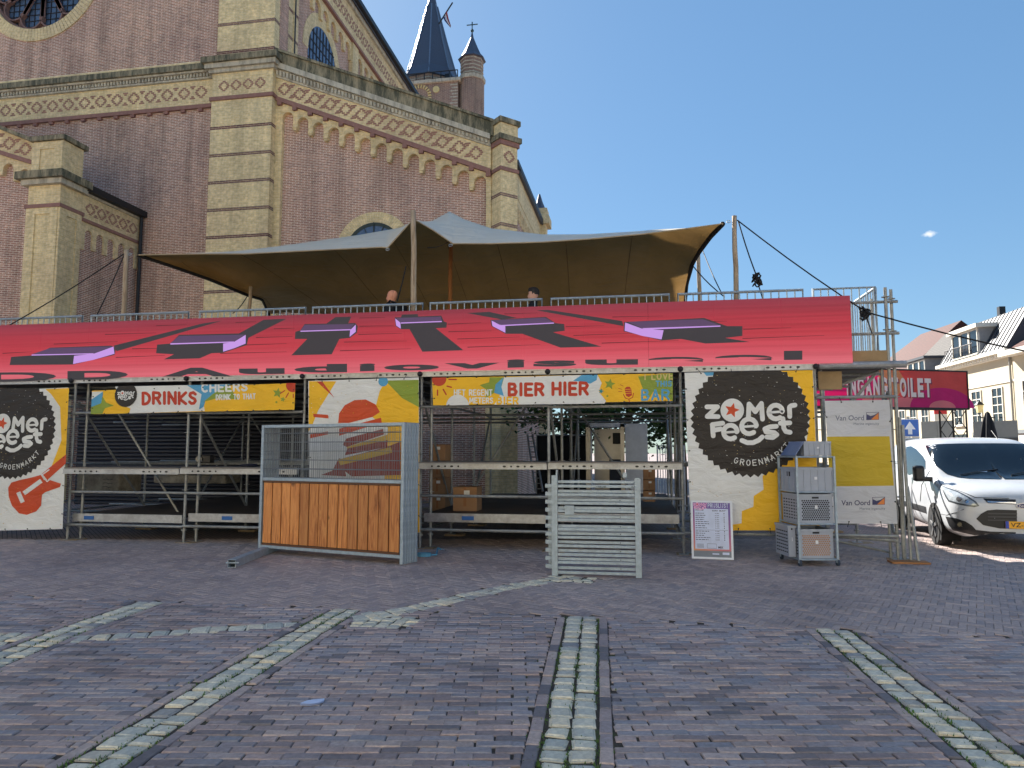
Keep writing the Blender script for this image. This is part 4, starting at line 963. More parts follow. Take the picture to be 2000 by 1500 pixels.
for p in ([(62, 692.5), (183, 690), (183, 692), (62, 694.5)], [(143, 711), (145, 695), (183, 691), (222, 677), (224, 691), (182, 703)], [(333, 670.5), (457, 667), (457, 669), (333, 673)], [(436, 687), (436, 671), (457, 668), (480, 654), (480, 671), (458, 680)], [(587, 646), (685, 643), (685, 645), (587, 648)], [(683, 658), (684, 645), (695, 634), (695, 648)],
          [(772, 622), (782, 630), (783, 642), (774, 636)], [(783, 630), (863, 627), (863, 629), (783, 632)], [(960, 626), (975, 634), (987, 637), (987, 650), (962, 637)], [(977, 635), (1082, 630), (1082, 632), (980, 637)], [(1221, 630), (1254, 642), (1296, 645), (1292, 663), (1254, 656), (1220, 646)], [(1254, 641), (1407, 635.8), (1407, 638), (1262, 644)]): pr.pl(p, E1['lilac'])
for c, x0_, x1_, y0_, y1_, dy in (('D', -40, 110, 727, 745, -2), ('D', 132, 250, 724, 741, -1.5), ('A', 318, 452, 718, 735, -1), ('u', 467, 556, 719.5, 731, -1), ('d', 575, 678, 711, 727.5, -1), ('i', 702, 733, 710, 725, -1), ('o', 750, 858, 712, 723.5, -1), ('v', 868, 976, 709, 720, -1), ('i', 990, 1025, 702, 718, -1), ('s', 1042, 1126, 704, 716, -1), ('u', 1143, 1246, 702, 713, -1), ('e', 1265, 1376, 697, 709, -1), ('e', 1395, 1510, 693, 706, -1), ('l', 1531, 1567, 685, 703, -.5)):
    pr.quadtext(c, [(x0_, y0_ - dy / 2), (x1_, y0_ + dy / 2), (x1_, y1_ + dy / 2), (x0_, y1_ - dy / 2)], E1['black'], .055)
pr.done('screen_picture', led)
# ------------------------------------------------------------------ crowd barriers on the platform
def barrier(x0, x1, y, label, rz=0, org=None):
    L_ = x1 - x0; zt = W(1200, 579.5, 11.75)[1]; zb = zDeck
    o = empty('crowd_barrier', (x0, y, zb) if org is None else org, rz, label, 'barrier', 'crowd barriers along the platform edge'); h = zt - zb
    MB().path([(.03, 0, .16), (.03, 0, h), (L_ - .03, 0, h), (L_ - .03, 0, .16), (.03, 0, .16)], .025, 8).build('frame', M['galv2'], o, 'auto')
    nb = max(3, round(L_ / .125)); bm_ = MB().tube((0, 0, .16), (0, 0, h), .0105, 6, cap=False).mesh('bar', M['galv2'], True)
    for k in range(1, nb): inst('bar', bm_, o, (.03 + (L_ - .06) * k / nb, 0, 0))
    for xx in (.3, L_ - .3): MB().bar((xx, -.12, .02), (xx, .12, .02), .04, .02).bar((xx, 0, .03), (xx, 0, .16), .03, .03).build('foot', M['galv2'], o)
    return o
BP = [(-260, -30), (-20, 165), (177, 372), (388, 600), (608, 829), (837, 1062), (1073, 1311), (1321, 1573), (1585, 1714)]
BLB = ['beyond the left edge, hidden', 'at the left edge of the platform, beside the porch', 'in front of the leftmost tent pole', 'left of the bald man, below the low tent corner', 'in front of the bald man and the tall centre pole', 'right of the centre pole, in front of the dark-haired man', 'below the middle of the tent, right of the dark-haired man', 'in front of the tall right tent pole', 'short end piece at the right corner of the platform']
for (a, b), lb in list(zip(BP, BLB))[1:]:
    barrier(W(a, 600, 11.75)[0], W(b, 600, 11.75)[0], 11.75, ('galvanised crowd barrier ' + lb) if 'short' not in lb else 'short galvanised crowd barrier at the right corner of the platform')
xb = W(1714, 600, 11.75)[0]
for k in range(1):
    barrier(0, 2.1, 0, 'galvanised crowd barrier receding along the right end of the platform', R(90), (xb, 11.8 + k * 2.15, zDeck))
bk = barrier(0, 8.0, 0, 'long galvanised railing at the back of the platform below the tent', 0, (-7.6, 16.9, zDeck))
# ------------------------------------------------------------------ banners
def vinyl(name, col, trans=0.0, rough=.5):
    if name in _M: return _M[name]
    t = NT(name); v = t.coord(scale=(1.2, 1, 2.6)); f = t.noise(v, 2.2, 4, .55, .6); g = t.noise(t.coord(), 1.5, 4, .6)
    c = lin(col)[:3]
    cc = t.ramp(g, [(.3, tuple(x * .9 for x in c)), (.7, tuple(min(1, x * 1.05) for x in c))]); t.l(cc, t.b.inputs['Base Color'])
    t.set('Roughness', rough); t.set('Specular IOR Level', .35); t.bump(f, .8, .045)
    if trans:
        tr = t.n('BsdfTranslucent'); t.l(cc, tr.inputs['Color']); mx = t.n('MixShader'); mx.inputs[0].default_value = trans
        t.l(t.b.outputs[0], mx.inputs[1]); t.l(tr.outputs[0], mx.inputs[2]); t.l(mx.outputs[0], t.o.inputs['Surface'])
    _M[name] = t.mat; return t.mat
V = {k: vinyl('print_' + k, c) for k, c in (('white', (226, 226, 222)), ('yellow', (244, 188, 34)), ('black', (44, 38, 34)), ('orange', (206, 76, 36)), ('red', (196, 62, 36)), ('green', (140, 158, 56)), ('blue', (84, 160, 200)), ('teal', (40, 140, 150)), ('maroon', (150, 52, 38)), ('speck', (214, 190, 120)), ('mustard', (214, 170, 40)))}
YB = YS - .17
def banner(name, px, label, cat='banner', mat='white', Y=YB):       # px: TL TR BR BL
    o = empty(name, (0, 0, 0), 0, label, cat)
    q = [W(p[0], p[1], Y) for p in px]
    m = MB(); m._add([(a, Y, b) for a, b in q] + [(a, Y + .003, b) for a, b in q], [(0, 1, 2, 3), (7, 6, 5, 4), (0, 4, 5, 1), (1, 5, 6, 2), (2, 6, 7, 3), (3, 7, 4, 0)])
    m.build('sheet', V[mat] if isinstance(mat, str) else mat, o)
    em = MB(); tm = MB()
    for a, b in zip(q, q[1:] + q[:1]):
        L_ = math.hypot(b[0] - a[0], b[1] - a[1]); n = max(2, int(L_ / .45))
        cx = sum(p[0] for p in q) / 4; cz = sum(p[1] for p in q) / 4
        for k in range(n):
            x = a[0] + (b[0] - a[0]) * (k + .5) / n; z = a[1] + (b[1] - a[1]) * (k + .5) / n
            ix, iz = x + (cx - x) * .03 / max(.1, abs(cx - x) + abs(cz - z)), z + (cz - z) * .03 / max(.1, abs(cx - x) + abs(cz - z))
            em.tube((ix, Y - .006, iz), (ix, Y, iz), .011, 8); ox, oz = x - (ix - x) * 2.2, z - (iz - z) * 2.2
            tm.bar((ix, Y - .006, iz), (ox, Y + .02, oz), .006, .006)
    tag(em.build('eyelets', M['darkmetal'], o), kind='stuff'); tag(tm.build('cable_ties', M['blackp'], o), kind='stuff')
    return o, (min(p[0] for p in q), max(p[0] for p in q), min(p[1] for p in q), max(p[1] for p in q))
def e_letter(cx, cy, r): return [[(cx + r * .92, cy - r * .04)] + [(cx + r * math.cos(R(t)), cy + r * math.sin(R(t))) for t in range(-10, -300, -24)] + [(cx + r * .62, cy + r * .8)]]
LOGO = [[(288, 338), (362, 338), (290, 405), (366, 406)], [(577, 412), (582, 318), (626, 372), (668, 314), (676, 424)], [(866, 406), (864, 340), (876, 330), (902, 326)],
        [(332, 540), (326, 462), (398, 452)], [(330, 502), (384, 492)], [(772, 474), (726, 478), (692, 492), (700, 512), (758, 518), (776, 532), (748, 552), (706, 548)], [(818, 420), (824, 486), (838, 510), (868, 516)], [(800, 452), (866, 450)],
        [(532, 572), (570, 588), (610, 588), (650, 570), (674, 548)]] + e_letter(768, 374, 48) + e_letter(452, 514, 48) + e_letter(582, 474, 52)
def logo(p, white=None, teeth=True, specks=True, ring_=True, text=True, sw=33):
    white = white or V['white']
    if ring_:
        n = 48; pts = []
        for i in range(2 * n):
            r = 420 if i % 2 == 0 else 398
            if not teeth: r = 410
            t = math.pi * i / n; pts.append((592 + r * math.cos(t), 420 + r * .98 * math.sin(t)))
        p.pl(pts, V['black']); p.layer()
    if specks:
        rs = random.Random(5)
        for _ in range(170):
            a = rs.uniform(0, 6.28); r = 390 * math.sqrt(rs.random()); x, y = 592 + r * math.cos(a), 420 + r * math.sin(a); s_ = rs.uniform(1, 4)
            p.pl([(x - s_, y - s_ * .5), (x + s_ * rs.uniform(.5, 2.4), y - s_ * .3), (x + s_, y + s_ * .6), (x - s_ * .6, y + s_ * .5)], V['speck' if rs.random() < .6 else 'white'])
        p.layer()
    p.disc(465, 362, 82, white, 30)
    for st in LOGO: p.stroke(st, sw, white)
    for ex, ey, er in ((768, 374, 48), (452, 514, 48), (582, 474, 52)): p.stroke([(ex - er * .8, ey + er * .06), (ex + er * .9, ey - er * .06)], sw * .5, white)
    p.layer(); p.star(463, 362, 54, V['orange'], .25)
    if text:
        tx_ = 'GROENMARKT'
        for i, c in enumerate(tx_):
            t = R(108 - i * 7.7); cx, cy = 592 + 322 * math.cos(t), 410 + 318 * math.sin(t); rot = t - math.pi / 2
            for st in GL[c]:
                p.stroke([(cx + (u - .5) * 24 * math.cos(rot) - (.5 - v_) * -38 * math.sin(rot) * -1, cy + (u - .5) * 24 * math.sin(rot) + (.5 - v_) * 38 * math.cos(rot)) for u, v_ in st], 5.5, white)
# right festival banner
o, cl = banner('festival_banner', ((1337, 728), (1588, 723), (1601, 1036), (1349, 1036)), 'tall banner with brown badge logo at the right end of the bar front')
p = Print(YB, (1300, 700), 3.572); p.clip = cl
p.pl([(800, 84), (1026, 82), (1074, 1200), (170, 1200), (530, 1150), (532, 1065), (612, 1035), (615, 960), (684, 915), (676, 820), (980, 600), (1005, 420), (940, 200), (870, 140), (845, 108)], V['yellow']); p.pl([(265, 98), (345, 96), (330, 120), (285, 122)], V['blue'])
rs = random.Random(2)
for _ in range(46):
    x, y = rs.uniform(150, 560), rs.uniform(150, 1020)
    if (x - 592) ** 2 + (y - 420) ** 2 < 440 ** 2: continue
    s_ = rs.uniform(2, 6); p.pl([(x, y), (x + s_ * 1.6, y - s_ * .4), (x + s_, y + s_ * .7)], V['mustard'])
p.layer(); logo(p); p.done('artwork', o)
# left festival banner (same badge, cut by the picture edge)
o, cl = banner('festival_banner', ((-150, 768), (133, 757), (122, 1033), (-140, 1040)), 'tall banner with black badge logo and orange guitar at the left edge')
sR = W(1300 + 465 / 3.572, 700 + 362 / 3.572, YB); sLf = W(5, 827, YB)
p = Print(YB, (0, 720), 4.0); p.clip = cl
p.pl([(355, 160), (540, 152), (512, 720), (440, 735), (400, 770), (480, 560), (470, 300), (400, 200)], V['yellow'])
p.layer(); p2 = Print(YB, (1300, 700), 3.572, (sLf[0] - sR[0], sLf[1] - sR[1])); p2.clip = cl; p2.lv = 1; logo(p2); p2.done('badge', o)
p.lv = 6
p.pl([(520, 668), (516, 740), (372, 870), (330, 820)], V['orange']); p.pl([(320, 830), (345, 870), (385, 868), (478, 898), (470, 925), (355, 965), (330, 985), (322, 1070), (285, 1115), (210, 1142), (150, 1130), (95, 1070), (70, 1000), (66, 930), (90, 890), (150, 872), (250, 850)], V['orange'])
p.layer(); p.stroke([(145, 965), (180, 1045)], 34, V['white'], False); p.stroke([(188, 975), (325, 875)], 34, V['white'], False); p.stroke([(385, 790), (330, 830), (370, 882), (410, 850)], 9, V['white'])
for _ in range(40):
    x, y = rs.uniform(-100, 480), rs.uniform(900, 1240); s_ = rs.uniform(2, 7); p.pl([(x, y), (x + s_ * 1.6, y - s_ * .4), (x + s_, y + s_ * .7)], V['mustard'])
p.done('artwork', o)
# DRINKS strip
o, cl = banner('bar_banner', ((180, 763), (577, 748), (575, 800), (178, 809)), 'yellow strip banner reading DRINKS above the left bar', mat='yellow')
p = Print(YB, (0, 720), 4.0); p.clip = cl
p.pl([(900, 140), (1500, 128), (1570, 160), (1600, 330), (1010, 350), (1020, 310), (960, 290)], V['white']); p.pl([(715, 180), (805, 178), (800, 240), (750, 300), (712, 310)], V['white'])
p.layer(); p.pl([(712, 240), (805, 180), (802, 260), (760, 310), (712, 320)], V['blue']); p.pl([(712, 300), (790, 270), (800, 215), (830, 265), (890, 288), (820, 310), (800, 352), (710, 356)], V['green'])
p.pl([(1460, 130), (1800, 118), (1690, 230), (1610, 240), (1590, 300), (1555, 320), (1575, 200)], V['blue']); p.layer(); p.pl([(1590, 260), (1660, 200), (1780, 118), (1860, 240), (1700, 230)], V['green'])
p.layer(); p.word('CHEERS', 1580, 120, 1930, 180, 16, V['white'], -.03); p.word('DRINK TO THAT', 1690, 205, 1995, 243, 8, V['white'], -.03)
p.word('DRINKS', 1118, 190, 1530, 276, 23, V['red'], -.012, jit=3)
for x, y, r in ((2170, 190, 42), (2210, 240, 22), (2160, 262, 12)): p.star(x, y, r, V['green'], .2)
p.disc(2290, 130, 55, V['red'], 24); p.stroke([(2190, 195), (2225, 172)], 8, V['red']); p.stroke([(2235, 225), (2255, 190)], 8, V['red']); p.stroke([(2292, 225), (2292, 200)], 8, V['red'])
p.done('artwork', o)
q2 = W(985 / 4, 720 + 205 / 4, YB); sc = (W(1072 / 4, 771, YB)[0] - W(898 / 4, 771, YB)[0]) / (2 * 410)
p = Print(YB, fn=lambda x, y: (q2[0] + (x - 592) * sc, q2[1] - (y - 420) * sc)); p.lv = 6; p.clip = cl; logo(p, specks=False, text=False); p.done('badge', o)
# BIER HIER strip
o, cl = banner('bar_banner', ((844, 738), (1314, 729), (1314, 783), (846, 792)), 'yellow strip banner reading BIER HIER above the right bar', mat='yellow')
p = Print(YB, (800, 720), 3.572); p.clip = cl
p.pl([(655, 60), (1310, 38), (1340, 100), (1320, 160), (1370, 225), (1360, 245), (590, 262), (640, 170), (600, 110)], V['white']); p.disc(335, 262, 80, V['white'], 28, a0=math.pi, a1=2 * math.pi)
p.disc(205, 70, 52, V['red'], 24); p.layer()
p.pl([(490, 115), (555, 95), (560, 60), (660, 60), (640, 130), (655, 190), (590, 170), (530, 205), (540, 150)], V['green']); p.pl([(600, 110), (655, 60), (640, 125), (658, 192), (590, 168)], V['blue']); p.pl([(1140, 85), (1200, 45), (1310, 38), (1305, 80), (1260, 105), (1190, 90)], V['blue']); p.pl([(1595, 55), (1840, 30), (1836, 225), (1700, 160), (1660, 225)], V['green'])
p.layer(); p.word('BIER', 695, 108, 930, 186, 22, V['red'], -.01, jit=2); p.word('HIER', 1000, 102, 1240, 182, 22, V['red'], -.015, jit=2)
p.word('HET REGENT', 313, 148, 575, 186, 8, V['white'], .0); p.word('METERS', 420, 204, 580, 240, 8, V['white']); p.word('BIER', 612, 200, 755, 246, 12, V['yellow'])
p.word('I LOVE', 1640, 32, 1835, 76, 9, V['speck'], -.02); p.word('THIS', 1720, 88, 1826, 122, 9, V['blue']); p.word('BAR', 1622, 150, 1808, 218, 15, V['blue'], -.01)
p.star(1396, 108, 40, V['green'], .2); p.star(1336, 158, 20, V['teal'], .2); p.star(1380, 192, 11, V['green'])
p.pl([(1500, 140), (1515, 126), (1535, 126), (1548, 145), (1552, 185), (1530, 200), (1510, 190)], V['red']); p.stroke([(1492, 180), (1505, 205), (1530, 214), (1556, 200), (1562, 172)], 6, V['red']); p.stroke([(1530, 214), (1534, 232)], 6, V['red'])
for a in ((1470, 112, 1490, 122), (1458, 138, 1482, 144), (1458, 160, 1482, 160)): p.stroke([a[:2], a[2:]], 4, V['red'])
for a in ((195, 150, 195, 185), (235, 145, 255, 180), (262, 122, 292, 130), (275, 75, 325, 76)): p.stroke([a[:2], a[2:]], 10, V['red'])
p.layer()
for yy in (146, 160, 174): p.stroke([(1504, yy), (1548, yy - 3)], 3, V['yellow'])
p.done('artwork', o)
# burger banner
o, cl = banner('festival_banner', ((602, 744), (818, 737), (820, 1040), (604, 1046)), 'tall banner with orange burger drawing behind the wooden fence panels')
p = Print(YB, (430, 720), 3.658); p.clip = cl
p.pl([(636, 90), (830, 90), (700, 300), (660, 400), (632, 450)], V['yellow']); p.pl([(1140, 160), (1180, 90), (1418, 85), (1425, 1170), (1150, 1170), (1200, 420), (1090, 350)], V['yellow'])
p.layer(); p.pl([(1180, 85), (1418, 80), (1420, 275), (1300, 210)], V['green']); p.disc(1165, 92, 35, V['blue'], 16); p.pl([(690, 92), (730, 92), (818, 210)], V['red']); p.pl([(664, 322), (770, 330), (776, 356), (668, 346)], V['orange']); p.pl([(640, 470), (770, 448), (770, 470), (642, 498)], V['orange'])
p.pl([(843, 388), (850, 320), (890, 262), (960, 225), (1040, 220), (1110, 255), (1142, 310), (1090, 345), (920, 388)], V['orange']); p.pl([(850, 480), (850, 430), (1150, 350), (1155, 385)], V['orange'])
p.pl([(875, 545), (900, 500), (1165, 430), (1170, 470), (905, 560)], V['maroon']); p.pl([(890, 620), (910, 570), (1200, 510), (1195, 560)], V['maroon']); p.pl([(880, 640), (1190, 560), (1290, 520), (1290, 760), (940, 770), (850, 700)], V['maroon']); p.pl([(905, 560), (1200, 470), (1200, 510), (910, 590)], V['mustard']); p.layer(); p.pl([(720, 760), (800, 730), (850, 640), (880, 650), (900, 770)], V['maroon']); p.pl([(840, 650), (1220, 560), (1230, 600), (860, 690)], V['mustard'])
for _ in range(60):
    x, y = rs.uniform(640, 1400), rs.uniform(100, 420); s_ = rs.uniform(2, 6); p.pl([(x, y), (x + s_ * 1.6, y - s_ * .4), (x + s_, y + s_ * .7)], V['white' if x < 720 else 'mustard'])
p.done('artwork', o)
# sponsor banner, thin enough to let light through
VO = {k: vinyl('mesh_' + k, c, .35) for k, c in (('white', (228, 228, 230)), ('gold', (226, 196, 60)))}
o, cl = banner('sponsor_banner', ((1611, 783), (1737, 781), (1753, 1023), (1626, 1022)), 'white and gold sponsor banner reading Van Oord at the stage end', mat=VO['white'])
p = Print(YB, (1300, 700), 3.572)
p.pl([(1124, 546), (1562, 543), (1592, 888), (1150, 893)], VO['gold']); p.layer()
navy, org, grey_ = simple('print_navy', (44, 48, 92), .5), simple('print_deep_orange', (214, 124, 50), .5), simple('print_grey', (110, 116, 136), .5)
for (x, y) in ((0, 0), (42, 592)):
    p.quadtext('Van Oord', [(1184 + x, 398 + y), (1384 + x, 396 + y), (1384 + x, 432 + y), (1184 + x, 434 + y)], grey_ if y == 0 else navy, .012)
    p.quadtext('Marine ingenuity', [(1312 + x, 448 + y), (1490 + x, 446 + y), (1490 + x, 468 + y), (1312 + x, 470 + y)], grey_)
    p.pl([(1400 + x, 376 + y), (1488 + x, 374 + y), (1488 + x, 428 + y), (1400 + x, 430 + y)], navy); p.layer()
    p.pl([(1403 + x, 379 + y), (1485 + x, 377 + y), (1455 + x, 395 + y), (1430 + x, 402 + y), (1403 + x, 390 + y)], VO['white']); p.pl([(1485 + x, 380 + y), (1485 + x, 426 + y), (1432 + x, 427 + y)], org); p.lv -= 1
p.done('artwork', o)
# ------------------------------------------------------------------ stretch tent on the platform
TF, TR = 12.4, 18.6
def lerp(a, b, t): return a + (b - a) * t
def interp(L_, x):
    if x <= L_[0][0]: return L_[0][1]
    for (x0, y0), (x1, y1) in zip(L_, L_[1:]):
        if x <= x1: return lerp(y0, y1, (x - x0) / (x1 - x0))
    return L_[-1][1]
front = [(268, 498), (400, 496), (480, 496), (600, 490), (700, 485), (745, 483), (757, 484), (783, 455), (808, 428), (845, 449), (885, 476), (960, 476), (1060, 473), (1150, 467), (1250, 458), (1330, 448), (1412, 437)]
ridge = [(268, 497), (400, 491), (480, 487), (600, 473), (700, 459), (757, 449), (808, 441), (845, 431), (878, 413), (905, 428), (960, 446), (1060, 458), (1150, 459), (1250, 455), (1330, 447), (1412, 437)]
rear = [(268, 575), (485, 604), (800, 640), (1100, 640), (1335, 625), (1412, 600)]
cols = sorted(set([268 + i * 11 for i in range(105)] + [a for a, _ in front] + [878])); cols = [c for c in cols if c <= 1412]
YRD = 14.4
gridp = []
eL = [(268, 498, TF), (335, 520, 12.9), (410, 546, 13.6), (484, 577, 14.6), (512, 585, 16.2), (526, 615, 18.2)]
eR = [(1412, 437, TF), (1388, 462, 12.9), (1366, 492, 13.6), (1352, 516, 14.6), (1341, 555, 16.2), (1336, 612, 18.2)]
def epath(E_, t):
    t *= len(E_) - 1; i = min(int(t), len(E_) - 2); f_ = t - i; A_, B_ = [(*W(q[0], q[1], q[2])[:1], q[2], W(q[0], q[1], q[2])[1]) for q in E_[i:i + 2]]
    return tuple(lerp(a_, b_, f_) for a_, b_ in zip(A_, B_))
def sst(x): x = max(0, min(1, x)); return x * x * (3 - 2 * x)
for c in cols:
    u_ = (c - 268) / (1412 - 268); edge = min(1, 4.5 * u_ * (1 - u_) * 2)
    fx, fz = W(c, interp(front, c), TF); yr = lerp(TF + .05, YRD, edge); rx, rz = W(c, interp(ridge, c), yr)
    bx, bz = W(lerp(526, 1336, u_), interp(rear, c) + 10, 18.2)
    col_ = []
    for j in range(9): t = j / 8; col_.append((lerp(fx, rx, t), lerp(TF, yr, t), lerp(fz, rz, t) + .05 * math.sin(math.pi * t) * edge))
    for j in range(1, 19): t = j / 18; s_ = t * t * (3 - 2 * t) * .5 + t * .5; col_.append((lerp(rx, bx, t), lerp(yr, 18.2, t), lerp(rz, bz, s_) + .025 * math.sin(c * .09 + t * 9) * t * edge))
    wl = sst(1 - u_ / .30) if u_ < .30 else 0; wr2 = sst(1 - (1 - u_) / .12) if u_ > .88 else 0
    for j in range(len(col_)):
        tt = j / (len(col_) - 1)
        if wl: q = epath(eL, tt); col_[j] = tuple(lerp(a_, b_, wl * (1 if j > 8 else j / 8 if u_ > 0 else 1)) for a_, b_ in zip(col_[j], q))
        if wr2: q = epath(eR, tt); col_[j] = tuple(lerp(a_, b_, wr2 * (1 if j > 8 else j / 8 if u_ < 1 else 1)) for a_, b_ in zip(col_[j], q))
    gridp.append(col_)
t = NT('tent_fabric'); v = t.coord(scale=(.6, .5, 2.5)); f = t.noise(v, 3, 3, .5, .8); ge = t.n('NewGeometry')
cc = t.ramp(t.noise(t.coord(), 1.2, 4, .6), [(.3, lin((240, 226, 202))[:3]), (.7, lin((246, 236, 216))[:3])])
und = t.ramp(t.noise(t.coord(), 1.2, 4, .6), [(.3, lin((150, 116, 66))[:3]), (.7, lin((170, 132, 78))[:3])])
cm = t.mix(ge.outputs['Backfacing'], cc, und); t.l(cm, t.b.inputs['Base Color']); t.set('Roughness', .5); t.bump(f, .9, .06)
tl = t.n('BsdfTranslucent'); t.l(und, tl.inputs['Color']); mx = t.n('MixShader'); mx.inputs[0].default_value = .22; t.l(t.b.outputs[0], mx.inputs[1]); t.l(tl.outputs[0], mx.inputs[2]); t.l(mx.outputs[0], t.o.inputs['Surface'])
tent = empty('stretch_tent', (0, 0, 0), 0, 'beige stretch tent with brown underside spanning the platform', 'tent')
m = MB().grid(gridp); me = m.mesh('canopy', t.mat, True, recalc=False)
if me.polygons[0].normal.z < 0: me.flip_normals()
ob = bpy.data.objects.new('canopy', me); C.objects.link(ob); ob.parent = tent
hem = simple('black_webbing', (22, 20, 20), .8)
for e, r in ((gridp[0], .035), (gridp[-1], .045)):
    MB().path(e, r, 6).build('edge_webbing', hem, tent)
for c_ in range(9, len(gridp) - 6, 13): MB().path([(q[0], q[1], q[2] - .006) for q in gridp[c_][6:]], .006, 4).build('seam', simple('tent_seam', (120, 92, 54), .8), tent)
MB().path([c[0] for c in gridp], .012, 6).build('front_hem', simple('tent_hem', (170, 150, 120), .8), tent)
t = NT('weathered_pole'); v = t.coord(scale=(8, 8, .7)); f = t.noise(v, 3, 5, .7)
t.l(t.ramp(f, [(.3, lin((112, 92, 72))[:3]), (.5, lin((166, 146, 122))[:3]), (.75, lin((196, 182, 162))[:3])]), t.b.inputs['Base Color']); t.set('Roughness', .85); t.bump(f, .5, .01); M['pole'] = t.mat
M['pole2'] = simple('orange_pole', (138, 88, 44), .8, var=.2)
def pole(px, ytop, Y, r, mat, label, lean=0):
    x, z = W(px, ytop, Y); m = MB(); rp = random.Random(px); n = 9
    m.path([(x + lean * (1 - i / n) + rp.uniform(-.008, .008), Y + rp.uniform(-.008, .008), zDeck + (z - zDeck) * i / n) for i in range(n + 1)], [r * (1 - .15 * i / n) * rp.uniform(.96, 1.05) for i in range(n + 1)], 10)
    return tag(m.build('tent_pole', M[mat], None, True), label, 'tent pole', 'poles holding up the tent')
pole(247, 488, 12.3, .05, 'pole', 'short weathered tent pole at the left tent corner', .02)
pole(807, 411, 12.2, .058, 'pole', 'tall pale weathered tent pole in front of the tent peak', .06)
pole(1434, 422, 12.2, .045, 'pole', 'tall grey tent pole right of the tent with guy ropes')
pole(881, 430, 14.4, .05, 'pole2', 'brown tent pole under the peak inside the tent')
pole(1364, 490, 15.8, .05, 'pole', 'shorter grey tent pole behind the right tent corner')
pole(489, 560, 14.3, .045, 'pole', 'thin grey tent pole below the low left flap of the tent')
rope = simple('black_rope', (26, 26, 28), .8)
def guy(a, b, Ya, Yb, label, r=.011, mid=None):
    A, B = W(*a, Ya), W(*b, Yb); P = [(A[0], Ya, A[1])]; 
    for k in range(1, 6): t_ = k / 5; P.append((lerp(A[0], B[0], t_), lerp(Ya, Yb, t_), lerp(A[1], B[1], t_) - .04 * math.sin(math.pi * t_)))
    tag(MB().path(P, r, 5).build('guy_rope', rope), label, 'rope', 'guy ropes of the tent')
guy((243, 495), (10, 640), 12.3, 11.6, 'black guy rope from left tent pole down to the left edge')
guy((243, 497), (186, 622), 12.3, 11.9, 'steep black guy rope just left of the left tent pole')
guy((1440, 430), (1700, 615), 12.2, 11.35, 'black guy rope from right tent pole across to the platform end')
guy((1442, 432), (1478, 540), 12.2, 11.8, 'steep black guy rope right of the right tent pole')
guy((1352, 518), (1415, 580), 14.6, 13, 'thin black guy rope below the right tent corner')
guy((1372, 488), (1408, 570), 15.8, 14, 'thin black guy rope from the rear pole on the right')
guy((1700, 612), (2100, 705), 11.3, 10.6, 'long black cable hanging from the stage end to the right edge', .012)
guy((482, 580), (455, 612), 14.2, 13.5, 'short black guy rope below the low left flap')
guy((835, 484), (880, 470), 12.3, 12.6, 'black cord tied between centre pole and tent edge', .008)
guy((793, 520), (775, 590), 12.3, 12.3, 'black cord hanging left of the centre pole', .012)
for k, (px, py, Y) in enumerate(((1478, 547, 11.8), (1690, 613, 11.3))):
    m = MB(); c = Vector((W(px, py, Y)[0], Y, W(px, py, Y)[1])); rk = random.Random(k)
    for _ in range(9):
        a, b_ = rk.uniform(0, 6.28), rk.uniform(-.6, .6); r = rk.uniform(.035, .075); cc_ = c + Vector((rk.uniform(-.03, .03), rk.uniform(-.03, .03), rk.uniform(-.05, .05)))
        m.path([cc_ + Vector((r * math.cos(t), r * .4 * math.sin(t + b_), r * 1.3 * math.sin(t + a))) for t in [i * .63 for i in range(11)]], .012, 5)
    m.path([c, c + Vector((.06, 0, -.22)), c + Vector((.08, 0, -.3))], .01, 5)
    tag(m.build('coiled_rope', rope), ['tangled black rope bundle hanging right of the right tent pole', 'tangled black rope bundle on the platform end railing'][k], 'rope')
for k, (px, py, Y) in enumerate(((254, 497, 12.3), (757, 487, 12.38), (880, 479, 12.38), (1423, 433, 12.25))):
    x, z = W(px, py, Y); m = MB().path([(x + .035 * math.cos(t), Y, z + .02 * math.sin(t)) for t in [i * .7 for i in range(10)]], .007, 5)
    m.build('shackle', M['galv2'], tent)
# ------------------------------------------------------------------ stable-type fence panels, stacked upright
t = NT('pine_plank'); oi = t.n('ObjectInfo'); tc = t.n('TexCoord'); ad = t.n('VectorMath', operation='ADD'); mu = t.n('VectorMath', operation='MULTIPLY'); 
cmb = t.n('CombineXYZ'); t.l(t.math('MULTIPLY', oi.outputs['Random'], 37.0), cmb.inputs[0]); t.l(t.math('MULTIPLY', oi.outputs['Random'], 91.0), cmb.inputs[2])
t.l(tc.outputs['Object'], ad.inputs[0]); t.l(cmb.outputs[0], ad.inputs[1]); mu.inputs[1].default_value = (14, 14, 1.2); t.l(ad.outputs[0], mu.inputs[0])
gr_ = t.noise(mu.outputs[0], 1.3, 5, .65, 1.6); kn = t.noise(ad.outputs[0], 2.6, 2, .5)
col = t.ramp(gr_, [(.25, lin((108, 62, 30))[:3]), (.45, lin((176, 112, 60))[:3]), (.6, lin((196, 136, 78))[:3]), (.8, lin((150, 90, 46))[:3])])
col = t.mix(t.ramp(kn, [(.66, (0, 0, 0)), (.74, (1, 1, 1))]), col, lin((74, 42, 24)))
col = t.mix(1.0, col, t.ramp(oi.outputs['Random'], [(0, (.95, .9, .86, 1)), (.5, (1.25, 1.2, 1.12, 1)), (1, (1.5, 1.42, 1.32, 1))]), 'MULTIPLY')
t.l(col, t.b.inputs['Base Color']); t.set('Roughness', .6); t.bump(gr_, .25, .006); M['plank'] = t.mat
A, B = G(503, 1084), G(786, 1108); dv = B - A; fw = dv.length; fr_z = math.atan2(dv.y, dv.x)
wire = galv('thin_wire', (150, 154, 156), .4, .6, .3)
